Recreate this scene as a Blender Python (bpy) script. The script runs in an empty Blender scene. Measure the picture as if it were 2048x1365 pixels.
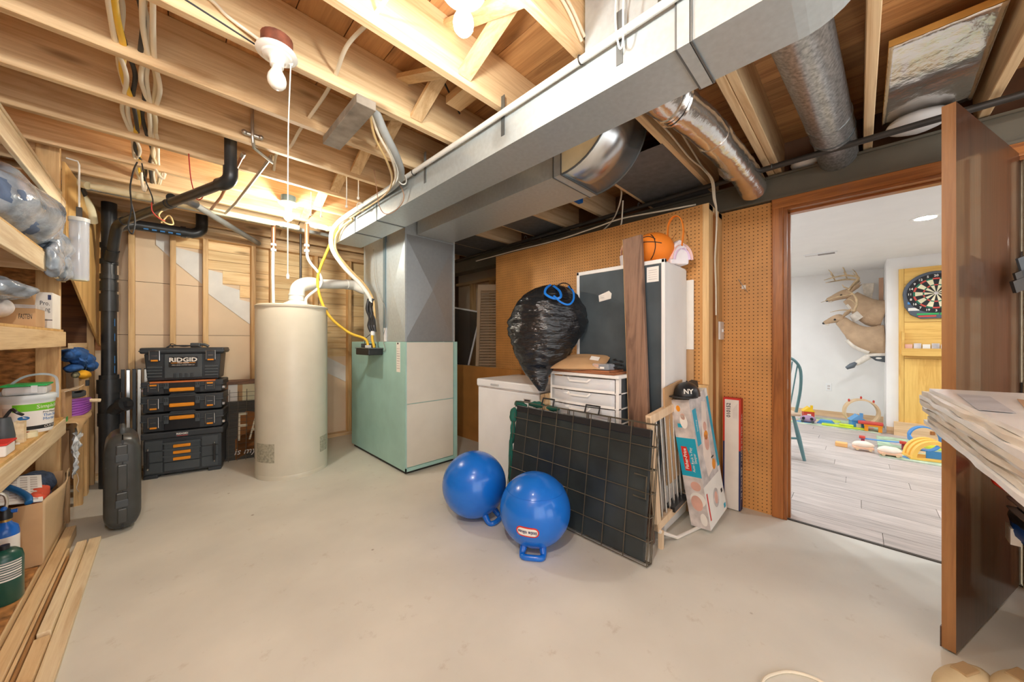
import bpy, math, random
from mathutils import Vector, Matrix, Euler, noise
random.seed(7)
sc = bpy.context.scene
COL = sc.collection
PI = math.pi

# ------------------------------------------------------------------ camera
cam_d = bpy.data.cameras.new('camera'); cam_d.sensor_width = 36.0; cam_d.lens = 36.0 * 694.0 / 2048.0
cam_d.clip_start = 0.02
cam = bpy.data.objects.new('camera', cam_d); COL.objects.link(cam)
cam.location = (0, 0, 1.18); cam.rotation_euler = (PI / 2, 0, -PI / 4)
sc.camera = cam

# ------------------------------------------------------------------ light settings
BULB = 210.0          # emission of the lit light bulbs in view
BULB_BACK = 540.0     # emission of the farthest bulb
BULB_ADDED = 850.0     # emission of the added, unseen bulb over the near end of the room
CAN = 270.0            # emission of the recessed ceiling lights, seen and added, in the room beyond
w = bpy.data.worlds.new('world'); sc.world = w; w.use_nodes = True
w.node_tree.nodes['Background'].inputs[0].default_value = (0.96, 0.98, 1.0, 1)
w.node_tree.nodes['Background'].inputs[1].default_value = 1.7
vs = sc.view_settings
vs.view_transform = 'Standard'; vs.look = 'None'; vs.gamma = 1.0; vs.use_curve_mapping = False
vs.exposure = 0.75
cy = sc.cycles
cy.use_denoising = True; cy.max_bounces = 8; cy.diffuse_bounces = 5; cy.glossy_bounces = 4
cy.transmission_bounces = 6; cy.transparent_max_bounces = 12
cy.sample_clamp_indirect = 6.0; cy.caustics_reflective = False; cy.caustics_refractive = False

# ------------------------------------------------------------------ materials
def lin(c):
    c = c / 255.0
    return c / 12.92 if c <= 0.04045 else ((c + 0.055) / 1.055) ** 2.4
def C(r, g, b): return (lin(r), lin(g), lin(b), 1.0)
MATS = {}
def newmat(name):
    m = bpy.data.materials.new(name); m.use_nodes = True
    nt = m.node_tree; b = nt.nodes['Principled BSDF']; MATS[name] = m
    return m, nt, b
def nn(nt, t, **kw):
    n = nt.nodes.new(t)
    for k, v in kw.items(): setattr(n, k, v)
    return n
def coords(nt, scale=(1, 1, 1), kind='Object', rot=(0, 0, 0)):
    tc = nn(nt, 'ShaderNodeTexCoord'); mp = nn(nt, 'ShaderNodeMapping')
    mp.inputs['Scale'].default_value = scale; mp.inputs['Rotation'].default_value = rot
    nt.links.new(tc.outputs[kind], mp.inputs[0]); return mp.outputs[0]
def ramp(nt, fac, stops):
    r = nn(nt, 'ShaderNodeValToRGB'); e = r.color_ramp.elements
    while len(e) < len(stops): e.new(0.5)
    for i, (p, c) in enumerate(stops): e[i].position = p; e[i].color = c
    nt.links.new(fac, r.inputs[0]); return r.outputs[0]
def mixc(nt, fac, a, b, mode='MIX'):
    m = nn(nt, 'ShaderNodeMix', data_type='RGBA', blend_type=mode)
    for sock, val in ((0, fac), (6, a), (7, b)):
        if hasattr(val, 'links') or isinstance(val, bpy.types.NodeSocket): nt.links.new(val, m.inputs[sock])
        else: m.inputs[sock].default_value = val
    return m.outputs[2]
def plain(name, col, rough=0.5, metal=0.0, var=0.06, nscale=6.0, bump=0.0, bscale=60.0, spec=0.5, stretch=(1, 1, 1), emis=None, estr=0, trans=0, ior=1.45, alpha=1, coat=0, objvar=0.0):
    m, nt, b = newmat(name)
    co = coords(nt, stretch)
    n = nn(nt, 'ShaderNodeTexNoise'); n.inputs['Scale'].default_value = nscale; n.inputs['Detail'].default_value = 5
    nt.links.new(co, n.inputs[0])
    lo = tuple(max(0, c * (1 - 2.2 * var)) for c in col[:3]) + (1,); hi = tuple(min(1, c * (1 + 1.6 * var)) for c in col[:3]) + (1,)
    c = ramp(nt, n.outputs[0], [(0.3, lo), (0.7, hi)])
    if objvar:
        oi = nn(nt, 'ShaderNodeObjectInfo'); hs = nn(nt, 'ShaderNodeHueSaturation')
        mr = nn(nt, 'ShaderNodeMapRange'); mr.inputs[3].default_value = 1 - objvar; mr.inputs[4].default_value = 1 + objvar
        nt.links.new(oi.outputs['Random'], mr.inputs[0]); nt.links.new(mr.outputs[0], hs.inputs['Value']); nt.links.new(c, hs.inputs['Color']); c = hs.outputs[0]
    nt.links.new(c, b.inputs['Base Color'])
    b.inputs['Roughness'].default_value = rough; b.inputs['Metallic'].default_value = metal
    b.inputs['Specular IOR Level'].default_value = spec; b.inputs['IOR'].default_value = ior
    b.inputs['Transmission Weight'].default_value = trans; b.inputs['Alpha'].default_value = alpha
    b.inputs['Coat Weight'].default_value = coat
    if emis: b.inputs['Emission Color'].default_value = emis; b.inputs['Emission Strength'].default_value = estr
    if bump:
        n2 = nn(nt, 'ShaderNodeTexNoise'); n2.inputs['Scale'].default_value = bscale; n2.inputs['Detail'].default_value = 4
        nt.links.new(co, n2.inputs[0])
        bp = nn(nt, 'ShaderNodeBump'); bp.inputs['Strength'].default_value = bump; bp.inputs['Distance'].default_value = 0.01
        nt.links.new(n2.outputs[0], bp.inputs['Height']); nt.links.new(bp.outputs[0], b.inputs['Normal'])
    return m
def wood(name, light, dark, axis=0, rough=0.6, grain=1.0, knots=0.0, objvar=0.08, coat=0.0):
    m, nt, b = newmat(name)
    s = [14 * grain, 14 * grain, 14 * grain]; s[axis] = 0.9 * grain
    oi = nn(nt, 'ShaderNodeObjectInfo')
    tc = nn(nt, 'ShaderNodeTexCoord'); ad = nn(nt, 'ShaderNodeVectorMath', operation='ADD'); sc3 = nn(nt, 'ShaderNodeVectorMath', operation='SCALE')
    cm = nn(nt, 'ShaderNodeCombineXYZ')
    for i in range(3): nt.links.new(oi.outputs['Random'], cm.inputs[i])
    nt.links.new(cm.outputs[0], sc3.inputs[0]); sc3.inputs['Scale'].default_value = 9.0
    nt.links.new(tc.outputs['Object'], ad.inputs[0]); nt.links.new(sc3.outputs[0], ad.inputs[1])
    mp = nn(nt, 'ShaderNodeMapping'); mp.inputs['Scale'].default_value = s; nt.links.new(ad.outputs[0], mp.inputs[0])
    n = nn(nt, 'ShaderNodeTexNoise'); n.inputs['Scale'].default_value = 1.0; n.inputs['Detail'].default_value = 6; n.inputs['Distortion'].default_value = 1.2; n.inputs['Roughness'].default_value = 0.6
    nt.links.new(mp.outputs[0], n.inputs[0])
    w_ = nn(nt, 'ShaderNodeMath', operation='MULTIPLY'); w_.inputs[1].default_value = 5.0; nt.links.new(n.outputs[0], w_.inputs[0])
    fr = nn(nt, 'ShaderNodeMath', operation='PINGPONG'); fr.inputs[1].default_value = 1.0; nt.links.new(w_.outputs[0], fr.inputs[0])
    mid = tuple((a * 0.72 + d * 0.28) for a, d in zip(light, dark))
    c = ramp(nt, fr.outputs[0], [(0.0, light), (0.6, mid), (1.0, tuple(a * 0.35 + d * 0.65 for a, d in zip(light, dark)))])
    s2 = [90.0, 90.0, 90.0]; s2[axis] = 3.0
    mp2 = nn(nt, 'ShaderNodeMapping'); mp2.inputs['Scale'].default_value = s2; nt.links.new(ad.outputs[0], mp2.inputs[0])
    n2 = nn(nt, 'ShaderNodeTexNoise'); n2.inputs['Scale'].default_value = 1.5; n2.inputs['Detail'].default_value = 3; nt.links.new(mp2.outputs[0], n2.inputs[0])
    f2 = nn(nt, 'ShaderNodeMapRange'); f2.inputs[1].default_value = 0.45; f2.inputs[2].default_value = 0.8; f2.inputs[4].default_value = 0.35; nt.links.new(n2.outputs[0], f2.inputs[0])
    c = mixc(nt, f2.outputs[0], c, dark)
    if knots:
        s3 = [7.0, 7.0, 7.0]; s3[axis] = 1.8
        mp3 = nn(nt, 'ShaderNodeMapping'); mp3.inputs['Scale'].default_value = s3; nt.links.new(ad.outputs[0], mp3.inputs[0])
        v = nn(nt, 'ShaderNodeTexVoronoi'); v.inputs['Scale'].default_value = 1.1; nt.links.new(mp3.outputs[0], v.inputs[0])
        f3 = nn(nt, 'ShaderNodeMapRange'); f3.inputs[1].default_value = 0.05; f3.inputs[2].default_value = 0.17; f3.inputs[3].default_value = knots; f3.inputs[4].default_value = 0.0
        nt.links.new(v.outputs['Distance'], f3.inputs[0]); c = mixc(nt, f3.outputs[0], c, tuple(d * 0.45 for d in dark[:3]) + (1,))
    hs = nn(nt, 'ShaderNodeHueSaturation'); mr = nn(nt, 'ShaderNodeMapRange'); mr.inputs[3].default_value = 1 - objvar; mr.inputs[4].default_value = 1 + objvar
    nt.links.new(oi.outputs['Random'], mr.inputs[0]); nt.links.new(mr.outputs[0], hs.inputs['Value']); nt.links.new(c, hs.inputs['Color'])
    nt.links.new(hs.outputs[0], b.inputs['Base Color']); b.inputs['Roughness'].default_value = rough; b.inputs['Coat Weight'].default_value = coat
    bp = nn(nt, 'ShaderNodeBump'); bp.inputs['Strength'].default_value = 0.15; bp.inputs['Distance'].default_value = 0.004
    nt.links.new(n2.outputs[0], bp.inputs['Height']); nt.links.new(bp.outputs[0], b.inputs['Normal'])
    return m
def pegboard(name, col, hole, pitch=0.0254, ay=1, az=2):
    m, nt, b = newmat(name)
    tc = nn(nt, 'ShaderNodeTexCoord'); sp = nn(nt, 'ShaderNodeSeparateXYZ'); nt.links.new(tc.outputs['Object'], sp.inputs[0])
    ds = []
    for a in (ay, az):
        q = nn(nt, 'ShaderNodeMath', operation='MULTIPLY'); q.inputs[1].default_value = 1 / pitch; nt.links.new(sp.outputs[a], q.inputs[0])
        r = nn(nt, 'ShaderNodeMath', operation='FRACT'); nt.links.new(q.outputs[0], r.inputs[0])
        t = nn(nt, 'ShaderNodeMath', operation='SUBTRACT'); t.inputs[1].default_value = 0.5; nt.links.new(r.outputs[0], t.inputs[0])
        p = nn(nt, 'ShaderNodeMath', operation='POWER'); p.inputs[1].default_value = 2; nt.links.new(t.outputs[0], p.inputs[0]); ds.append(p.outputs[0])
    su = nn(nt, 'ShaderNodeMath', operation='ADD'); nt.links.new(ds[0], su.inputs[0]); nt.links.new(ds[1], su.inputs[1])
    f = nn(nt, 'ShaderNodeMapRange'); f.inputs[1].default_value = 0.012; f.inputs[2].default_value = 0.022; f.inputs[3].default_value = 1; f.inputs[4].default_value = 0; nt.links.new(su.outputs[0], f.inputs[0])
    n = nn(nt, 'ShaderNodeTexNoise'); n.inputs['Scale'].default_value = 5; n.inputs['Detail'].default_value = 8; nt.links.new(tc.outputs['Object'], n.inputs[0])
    c = ramp(nt, n.outputs[0], [(0.3, tuple(v * 0.85 for v in col[:3]) + (1,)), (0.7, tuple(min(1, v * 1.1) for v in col[:3]) + (1,))])
    c = mixc(nt, f.outputs[0], c, hole); nt.links.new(c, b.inputs['Base Color']); b.inputs['Roughness'].default_value = 0.55
    bp = nn(nt, 'ShaderNodeBump'); bp.inputs['Strength'].default_value = 0.6; bp.inputs['Distance'].default_value = 0.004; bp.invert = True
    nt.links.new(f.outputs[0], bp.inputs['Height']); nt.links.new(bp.outputs[0], b.inputs['Normal'])
    return m
def emissive(name, col, strength):
    m, nt, b = newmat(name)
    b.inputs['Base Color'].default_value = (0.8, 0.8, 0.8, 1); b.inputs['Emission Color'].default_value = col; b.inputs['Emission Strength'].default_value = strength
    return m
def clear(name, col, rough=0.08, mixf=0.75, bump=0.0):
    # thin clear plastic: see-through film with gloss
    m, nt, b = newmat(name)
    b.inputs['Base Color'].default_value = col; b.inputs['Roughness'].default_value = rough
    tr = nn(nt, 'ShaderNodeBsdfTransparent'); tr.inputs[0].default_value = (0.97, 0.98, 1, 1)
    mx = nn(nt, 'ShaderNodeMixShader'); mx.inputs[0].default_value = 1 - mixf
    out = nt.nodes['Material Output']
    nt.links.new(tr.outputs[0], mx.inputs[1]); nt.links.new(b.outputs[0], mx.inputs[2]); nt.links.new(mx.outputs[0], out.inputs[0])
    return m

LUM = wood('lumber_x', C(234, 206, 162), C(186, 142, 94), 0, knots=0.7)
LUMY = wood('lumber_y', C(234, 206, 160), C(190, 146, 96), 1, knots=0.6)
LUMZ = wood('lumber_z', C(232, 196, 140), C(184, 134, 80), 2, knots=0.6)
LUMW = wood('lumber_white', C(244, 226, 190), C(206, 172, 124), 1, knots=0.35)
PLANK = wood('subfloor_wood', C(208, 158, 104), C(150, 100, 58), 1, knots=0.5, objvar=0.18)
PINEX = wood('pine_board', C(242, 216, 164), C(206, 160, 98), 0, knots=0.8, objvar=0.1)
PLY = wood('plywood', C(228, 188, 120), C(186, 138, 76), 2, grain=0.6, objvar=0.05)
OAK = wood('oak_trim', C(186, 116, 54), C(112, 60, 22), 2, rough=0.4, grain=1.3, objvar=0.06, coat=0.2)
OAKY = wood('oak_trim_y', C(186, 116, 54), C(112, 60, 22), 1, rough=0.4, grain=1.3, objvar=0.06, coat=0.2)
DOORW = wood('door_veneer', C(80, 49, 32), C(50, 29, 19), 2, rough=0.35, grain=1.0, objvar=0.0, coat=0.25)
DOORE = wood('door_edge', C(160, 112, 66), C(126, 82, 44), 2, rough=0.45, grain=0.8, objvar=0.0)
DARKPLANK = wood('stained_plank', C(150, 116, 94), C(88, 62, 48), 2, rough=0.6, knots=0.8, objvar=0.0)
PANELW = wood('knotty_panel', C(236, 194, 108), C(204, 150, 66), 2, knots=0.5, objvar=0.06)
CONC = plain('concrete', C(218, 216, 206), 0.5, var=0.055, nscale=1.7, bump=0.05, bscale=25)
def concrete_marks():
    m = CONC; nt = m.node_tree; b = nt.nodes['Principled BSDF']
    src = b.inputs['Base Color'].links[0].from_socket
    co = coords(nt, (1, 1, 1))
    n = nn(nt, 'ShaderNodeTexNoise'); n.inputs['Scale'].default_value = 9; n.inputs['Detail'].default_value = 8; n.inputs['Roughness'].default_value = 0.7; nt.links.new(co, n.inputs[0])
    f = nn(nt, 'ShaderNodeMapRange'); f.inputs[1].default_value = 0.60; f.inputs[2].default_value = 0.78; f.inputs[4].default_value = 0.5; nt.links.new(n.outputs[0], f.inputs[0])
    c = mixc(nt, f.outputs[0], src, C(160, 140, 112))
    v = nn(nt, 'ShaderNodeTexVoronoi'); v.inputs['Scale'].default_value = 3.2; v.inputs['Randomness'].default_value = 1; nt.links.new(co, v.inputs[0])
    f2 = nn(nt, 'ShaderNodeMapRange'); f2.inputs[1].default_value = 0.018; f2.inputs[2].default_value = 0.035; f2.inputs[3].default_value = 0.7; f2.inputs[4].default_value = 0; nt.links.new(v.outputs['Distance'], f2.inputs[0])
    c = mixc(nt, f2.outputs[0], c, C(120, 96, 72))
    nt.links.new(c, b.inputs['Base Color'])
concrete_marks()
KRAFT = plain('kraft_board', C(228, 206, 176), 0.8, var=0.03, nscale=3)
KRAFT2 = plain('cardboard', C(196, 158, 116), 0.85, var=0.05, nscale=8)
GYP = plain('white_sheathing', C(226, 226, 222), 0.8, var=0.04)
OSB = plain('osb', C(176, 124, 70), 0.8, var=0.3, nscale=22, stretch=(1, 1, 2.2), bump=0.4, bscale=30)
DARKBACK = plain('dark_hardboard', C(96, 66, 44), 0.8, var=0.1)
PEG = pegboard('pegboard', C(212, 154, 88), C(70, 40, 16))
HARD = plain('hardboard', C(202, 142, 76), 0.6, var=0.06, nscale=5)
GALV = plain('galvanized', C(192, 202, 205), 0.4, metal=0.5, var=0.03, nscale=45, bump=0.02)
GALVD = plain('galvanized_seam', C(120, 126, 128), 0.45, metal=0.7, var=0.05)
GALVP = plain('galvanized_spangle', C(176, 178, 178), 0.36, metal=0.8, var=0.2, nscale=70)
PAN = plain('joist_pan', C(112, 112, 112), 0.6, metal=0.3, var=0.08, nscale=20)
FOIL = plain('foil', C(226, 224, 220), 0.2, metal=0.95, var=0.05, bump=0.5, bscale=14)
STEEL = plain('painted_beam', C(104, 98, 84), 0.55, var=0.06)
BLKIRON = plain('black_iron', C(66, 62, 58), 0.45, metal=0.5, var=0.1)
ABS = plain('black_abs', C(44, 46, 48), 0.32, var=0.12, nscale=12)
ABSB = plain('abs_blue_print', C(40, 110, 170), 0.5)
PVC = plain('white_pipe', C(232, 232, 226), 0.35, var=0.03)
PVCY = plain('yellowed_pipe_wrap', C(232, 224, 188), 0.6, var=0.06)
COPPER = plain('tarnished_copper', C(196, 146, 112), 0.35, metal=0.8, var=0.12)
SILVERP = plain('silver_pipe', C(200, 196, 186), 0.35, metal=0.8, var=0.1)
WIREW = plain('white_cable', C(232, 222, 200), 0.55, var=0.05)
WIREY = plain('yellow_cable', C(232, 190, 60), 0.5, var=0.05)
WIREB = plain('black_cable', C(40, 42, 44), 0.5, var=0.05)
WIREG = plain('grey_cable', C(150, 146, 138), 0.5, var=0.05)
WIRER = plain('red_wire', C(176, 50, 40), 0.5)
CORDW = plain('white_cord', C(240, 238, 228), 0.7)
PORC = plain('porcelain', C(240, 238, 232), 0.25, coat=0.4, var=0.02)
RUST = plain('rusty_box', C(128, 74, 54), 0.7, metal=0.2, var=0.25, nscale=20)
BULBOFF = plain('bulb_off', C(244, 242, 236), 0.25, coat=0.3, var=0.01)
BULBON = emissive('bulb_lit', (1.0, 0.94, 0.82, 1), BULB_BACK)
BULBCOOL = emissive('bulb_lit_cool', (1.0, 0.97, 0.90, 1), BULB)
BULBADDED = emissive('bulb_lit_added', (1.0, 0.97, 0.92, 1), BULB_ADDED)
CANLIT = emissive('recessed_lamp_lit', (0.92, 0.96, 1.0, 1), CAN)
GREEN = plain('furnace_green', C(164, 206, 198), 0.42, var=0.03)
CREAM = plain('furnace_cream', C(216, 212, 198), 0.42, var=0.02)
TANK = plain('heater_enamel', C(212, 206, 188), 0.38, var=0.02)
TANKL = plain('heater_sticker', C(176, 172, 152), 0.5, var=0.15, nscale=60)
WHITE = plain('white_enamel', C(236, 237, 238), 0.35, var=0.015)
WHITEM = plain('white_matte', C(238, 236, 232), 0.7, var=0.015)
PAPER = plain('white_paper', C(240, 236, 228), 0.8, var=0.03)
SLATE = plain('slate_panel', C(74, 84, 90), 0.5, var=0.14, nscale=4)
BLK = plain('black_plastic', C(56, 60, 64), 0.42, var=0.06, bump=0.03)
BLKS = plain('black_satin', C(38, 38, 40), 0.35, var=0.05)
BLKG = plain('grey_black_plastic', C(72, 78, 82), 0.45, var=0.06)
CASEM = plain('case_plastic', C(66, 68, 67), 0.3, var=0.1, nscale=10)
ORANGE = plain('tool_orange', C(236, 148, 30), 0.5, var=0.03)
SILVER = plain('bright_steel', C(216, 216, 214), 0.25, metal=0.9, var=0.03)
CRATEW = plain('black_wire', C(98, 90, 76), 0.4, metal=0.4, var=0.15)
CRATEP = plain('crate_pan', C(48, 54, 55), 0.3, var=0.2, nscale=4)
BALLB = plain('ball_blue', C(22, 112, 214), 0.24, var=0.02, coat=0.3)
RED = plain('red_print', C(214, 50, 40), 0.5, var=0.02)
NAVY = plain('navy_print', C(36, 48, 96), 0.55, var=0.02)
TEAL = plain('teal_print', C(34, 166, 196), 0.5, var=0.02)
INK = plain('black_ink', C(30, 30, 32), 0.6)
GREENP = plain('green_print', C(112, 192, 40), 0.5, var=0.03)
GREENL = plain('green_lid', C(48, 176, 92), 0.4, var=0.03)
GREENF = plain('green_fabric', C(28, 92, 78), 0.8, var=0.12)
DKGREEN = plain('dark_green_paint', C(20, 74, 62), 0.35, var=0.04, coat=0.3)
BLUEC = plain('blue_can', C(24, 104, 200), 0.3, var=0.03, coat=0.3)
BLUEF = plain('blue_fabric', C(44, 92, 156), 0.8, var=0.25, nscale=14)
NAVYF = plain('dark_blue_towel', C(62, 76, 100), 0.95, var=0.2, nscale=40, bump=0.8, bscale=120)
PURPLE = plain('purple_cable', C(142, 74, 168), 0.5, var=0.15)
YELLOW = plain('yellow_plastic', C(244, 200, 40), 0.45, var=0.03)
PINK = plain('skin_print', C(226, 176, 158), 0.7, var=0.1)
GREYP = plain('grey_print', C(206, 198, 194), 0.7, var=0.14, nscale=14)
BAG = plain('black_bag_film', C(24, 26, 30), 0.2, var=0.1, bump=1.0, bscale=7, spec=0.8, stretch=(3, 3, 9))
BAGBLUE = plain('blue_drawstring', C(30, 120, 216), 0.4, var=0.05)
CLEARW = clear('milky_plastic', (0.93, 0.95, 0.97, 1), 0.2, 0.42)
FILM = clear('clear_film', (0.72, 0.78, 0.86, 1), 0.1, 0.42)
GLASSY = clear('clear_canister', (0.74, 0.80, 0.88, 1), 0.08, 0.68)
ORANGEF = plain('orange_felt', C(240, 132, 34), 0.7, var=0.06)
WHITEWALL = plain('white_wall_paint', C(236, 235, 233), 0.7, var=0.01)
LVP = plain('vinyl_plank', C(188, 178, 172), 0.45, var=0.12, nscale=3, stretch=(16, 1.2, 1), objvar=0.1)
DEERF = plain('deer_fur', C(188, 160, 130), 0.95, var=0.07, nscale=9, bump=0.5, bscale=90)
DEERW = plain('deer_white_fur', C(226, 218, 206), 0.95, var=0.08, nscale=16)
ANTLER = plain('antler', C(204, 178, 140), 0.6, var=0.2, nscale=14)
TEALP = plain('teal_chair_paint', C(96, 134, 138), 0.4, var=0.06)
TOYY = plain('toy_yellow', C(246, 196, 96), 0.45, var=0.03)
TOYB = plain('toy_blue', C(70, 146, 214), 0.4, var=0.04)
TOYR = plain('toy_red', C(206, 72, 60), 0.45)
TOYL = plain('toy_lime', C(206, 226, 60), 0.45)
RUGM = plain('play_rug', C(186, 210, 180), 0.95, var=0.2, nscale=7)
BEIGE = plain('beige_block', C(226, 196, 156), 0.6, var=0.05)
MAUVE = plain('mauve_toy', C(170, 140, 170), 0.6)
WRAP = plain('wrapped_stack', C(226, 226, 226), 0.28, var=0.05, nscale=5, bump=0.3, bscale=12, coat=0.25)

# ------------------------------------------------------------------ geometry helpers
class MB:
    def __init__(s): s.v = []; s.f = []
    def add(s, vs, fs):
        o = len(s.v); s.v += [Vector(p) for p in vs]; s.f += [tuple(i + o for i in f) for f in fs]; return s
    def box(s, x0, x1, y0, y1, z0, z1, M=None):
        vs = [Vector((x, y, z)) for x in (x0, x1) for y in (y0, y1) for z in (z0, z1)]
        if M: vs = [M @ p for p in vs]
        return s.add(vs, [(0, 1, 3, 2), (4, 6, 7, 5), (0, 4, 5, 1), (2, 3, 7, 6), (0, 2, 6, 4), (1, 5, 7, 3)])
    def cyl(s, p0, p1, r0, r1=None, n=16, cap=True):
        r1 = r0 if r1 is None else r1
        p0 = Vector(p0); p1 = Vector(p1); d = (p1 - p0).normalized(); a = d.orthogonal().normalized(); b = d.cross(a)
        vs = []
        for p, r in ((p0, r0), (p1, r1)):
            vs += [p + (a * math.cos(t) + b * math.sin(t)) * r for t in [2 * PI * i / n for i in range(n)]]
        fs = [(i, (i + 1) % n, n + (i + 1) % n, n + i) for i in range(n)]
        if cap: fs += [tuple(range(n - 1, -1, -1)), tuple(range(n, 2 * n))]
        return s.add(vs, fs)
    def sweep(s, pts, prof, closed=False, up=None, scale=None, cap=True):
        P = [Vector(p) for p in pts]; n = len(P); k = len(prof); vs = []; prev = None
        for i in range(n):
            if closed: t = P[(i + 1) % n] - P[i - 1]
            else: t = P[min(i + 1, n - 1)] - P[max(i - 1, 0)]
            t.normalize()
            if up is not None:
                a = Vector(up).cross(t)
                if a.length < 1e-4: a = t.orthogonal()
                a.normalize()
            elif prev is None: a = t.orthogonal().normalized()
            else:
                a = prev - t * prev.dot(t)
                if a.length < 1e-6: a = t.orthogonal()
                a.normalize()
            prev = a; b = t.cross(a); sc_ = 1 if scale is None else scale[i]
            vs += [P[i] + (a * x + b * y) * sc_ for x, y in prof]
        fs = []
        for i in range(n if closed else n - 1):
            j = (i + 1) % n
            fs += [(i * k + q, i * k + (q + 1) % k, j * k + (q + 1) % k, j * k + q) for q in range(k)]
        if cap and not closed: fs += [tuple(range(k - 1, -1, -1)), tuple(range((n - 1) * k, n * k))]
        return s.add(vs, fs)
    def tube(s, pts, r, n=8, closed=False, scale=None, curve=0):
        if curve: pts = smooth(pts, curve, closed)
        if scale is not None and len(scale) != len(pts):
            m = len(pts) - 1; q = len(scale) - 1; scale = [scale[min(int(i * q / m), q - 1)] * (1 - (i * q / m - min(int(i * q / m), q - 1))) + scale[min(int(i * q / m), q - 1) + 1] * (i * q / m - min(int(i * q / m), q - 1)) for i in range(m + 1)]
        return s.sweep(pts, [(r * math.cos(2 * PI * i / n), r * math.sin(2 * PI * i / n)) for i in range(n)], closed, None, scale)
    def strip(s, pts, w, t, up=(0, 0, 1), closed=False, curve=0):
        if curve: pts = smooth(pts, curve, closed)
        return s.sweep(pts, [(-w / 2, -t / 2), (w / 2, -t / 2), (w / 2, t / 2), (-w / 2, t / 2)], closed, up)
    def lathe(s, prof, c=(0, 0, 0), n=28, M=None, cap=True):
        vs = []; k = len(prof)
        for i in range(n):
            a = 2 * PI * i / n
            for r, z in prof:
                p = Vector((r * math.cos(a), r * math.sin(a), z))
                vs.append((M @ p) if M else p + Vector(c))
        fs = [(i * k + q, ((i + 1) % n) * k + q, ((i + 1) % n) * k + q + 1, i * k + q + 1) for i in range(n) for q in range(k - 1)]
        fs += [tuple(i * k for i in range(n - 1, -1, -1))] if cap and prof[0][0] > 1e-5 else []
        fs += [tuple(i * k + k - 1 for i in range(n))] if cap and prof[-1][0] > 1e-5 else []
        return s.add(vs, fs)
    def ball(s, c, r, nu=24, nv=14, fn=None, M=None):
        rx, ry, rz = (r, r, r) if not hasattr(r, '__len__') else r
        vs = []
        for j in range(nv + 1):
            ph = PI * j / nv
            for i in range(nu):
                th = 2 * PI * i / nu
                d = Vector((math.sin(ph) * math.cos(th), math.sin(ph) * math.sin(th), math.cos(ph)))
                p = Vector((d.x * rx, d.y * ry, d.z * rz))
                if fn: p = fn(p, d)
                if M: p = M @ p
                vs.append(p + Vector(c))
        fs = [(j * nu + i, (j + 1) * nu + i, (j + 1) * nu + (i + 1) % nu, j * nu + (i + 1) % nu) for j in range(nv) for i in range(nu)]
        return s.add(vs, fs)
    def prism(s, poly, h0, h1, axis=2, M=None):
        # poly in the two other axes, in order (for axis 0: y,z; axis 1: x,z; axis 2: x,y)
        n = len(poly); vs = []
        for h in (h0, h1):
            for a, b in poly:
                p = [Vector((h, a, b)), Vector((a, h, b)), Vector((a, b, h))][axis]
                vs.append(M @ p if M else p)
        return s.add(vs, [tuple(range(n - 1, -1, -1)), tuple(range(n, 2 * n))] + [(i, (i + 1) % n, n + (i + 1) % n, n + i) for i in range(n)])
    def grid(s, fn, nu, nv, thick=0.0, closed_u=False):
        vs = [Vector(fn(i / nu, j / nv)) for j in range(nv + 1) for i in range(nu + 1)]
        fs = [(j * (nu + 1) + i, j * (nu + 1) + i + 1, (j + 1) * (nu + 1) + i + 1, (j + 1) * (nu + 1) + i) for j in range(nv) for i in range(nu)]
        return s.add(vs, fs)
    def build(s, name, mat, parent=None, smooth_=False, bevel=0.0, world=False, solid=0.0, sub=0, angle=0.7, seg=2):
        me = bpy.data.meshes.new(name)
        vs = s.v
        if parent is not None and world:
            inv = BASE[parent.name].inverted(); vs = [inv @ p for p in vs]
        me.from_pydata([tuple(p) for p in vs], [], s.f); me.validate(); me.update()
        import bmesh
        bm = bmesh.new(); bm.from_mesh(me); bmesh.ops.recalc_face_normals(bm, faces=bm.faces); bm.to_mesh(me); bm.free()
        me.materials.append(mat)
        o = bpy.data.objects.new(name, me); COL.objects.link(o)
        if smooth_:
            for p in me.polygons: p.use_smooth = True
            me.set_sharp_from_angle(angle=angle)
        if solid: md = o.modifiers.new('solid', 'SOLIDIFY'); md.thickness = solid; md.offset = 0
        if sub: md = o.modifiers.new('sub', 'SUBSURF'); md.levels = sub; md.render_levels = sub
        if bevel: md = o.modifiers.new('bevel', 'BEVEL'); md.width = bevel; md.segments = seg; md.limit_method = 'ANGLE'; md.angle_limit = 0.6
        if parent is not None: o.parent = parent
        BASE[o.name] = Matrix.Identity(4) if parent is None else BASE[parent.name].copy()
        return o
BASE = {}
def smooth(pts, k=6, closed=False):
    P = [Vector(p) for p in pts]; out = []; n = len(P)
    for i in range(n if closed else n - 1):
        a = P[i - 1] if (closed or i > 0) else P[0] * 2 - P[1]
        b = P[i]; c = P[(i + 1) % n]; d = P[(i + 2) % n] if (closed or i + 2 < n) else c * 2 - b
        for q in range(k):
            t = q / k; out.append(0.5 * ((2 * b) + (c - a) * t + (2 * a - 5 * b + 4 * c - d) * t * t + (3 * b - a - 3 * c + d) * t ** 3))
    if not closed: out.append(P[-1])
    return out
def tag(o, label=None, cat=None, group=None, kind=None):
    if label: o['label'] = label
    if cat: o['category'] = cat
    if group: o['group'] = group
    if kind: o['kind'] = kind
    return o
def thing(name, label, cat, loc=(0, 0, 0), rot=(0, 0, 0), group=None, kind=None):
    o = bpy.data.objects.new(name, None); COL.objects.link(o); o.empty_display_size = 0.05
    o.location = loc; o.rotation_euler = rot
    BASE[o.name] = Matrix.Translation(Vector(loc)) @ Euler(rot).to_matrix().to_4x4()
    return tag(o, label, cat, group, kind)
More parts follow.
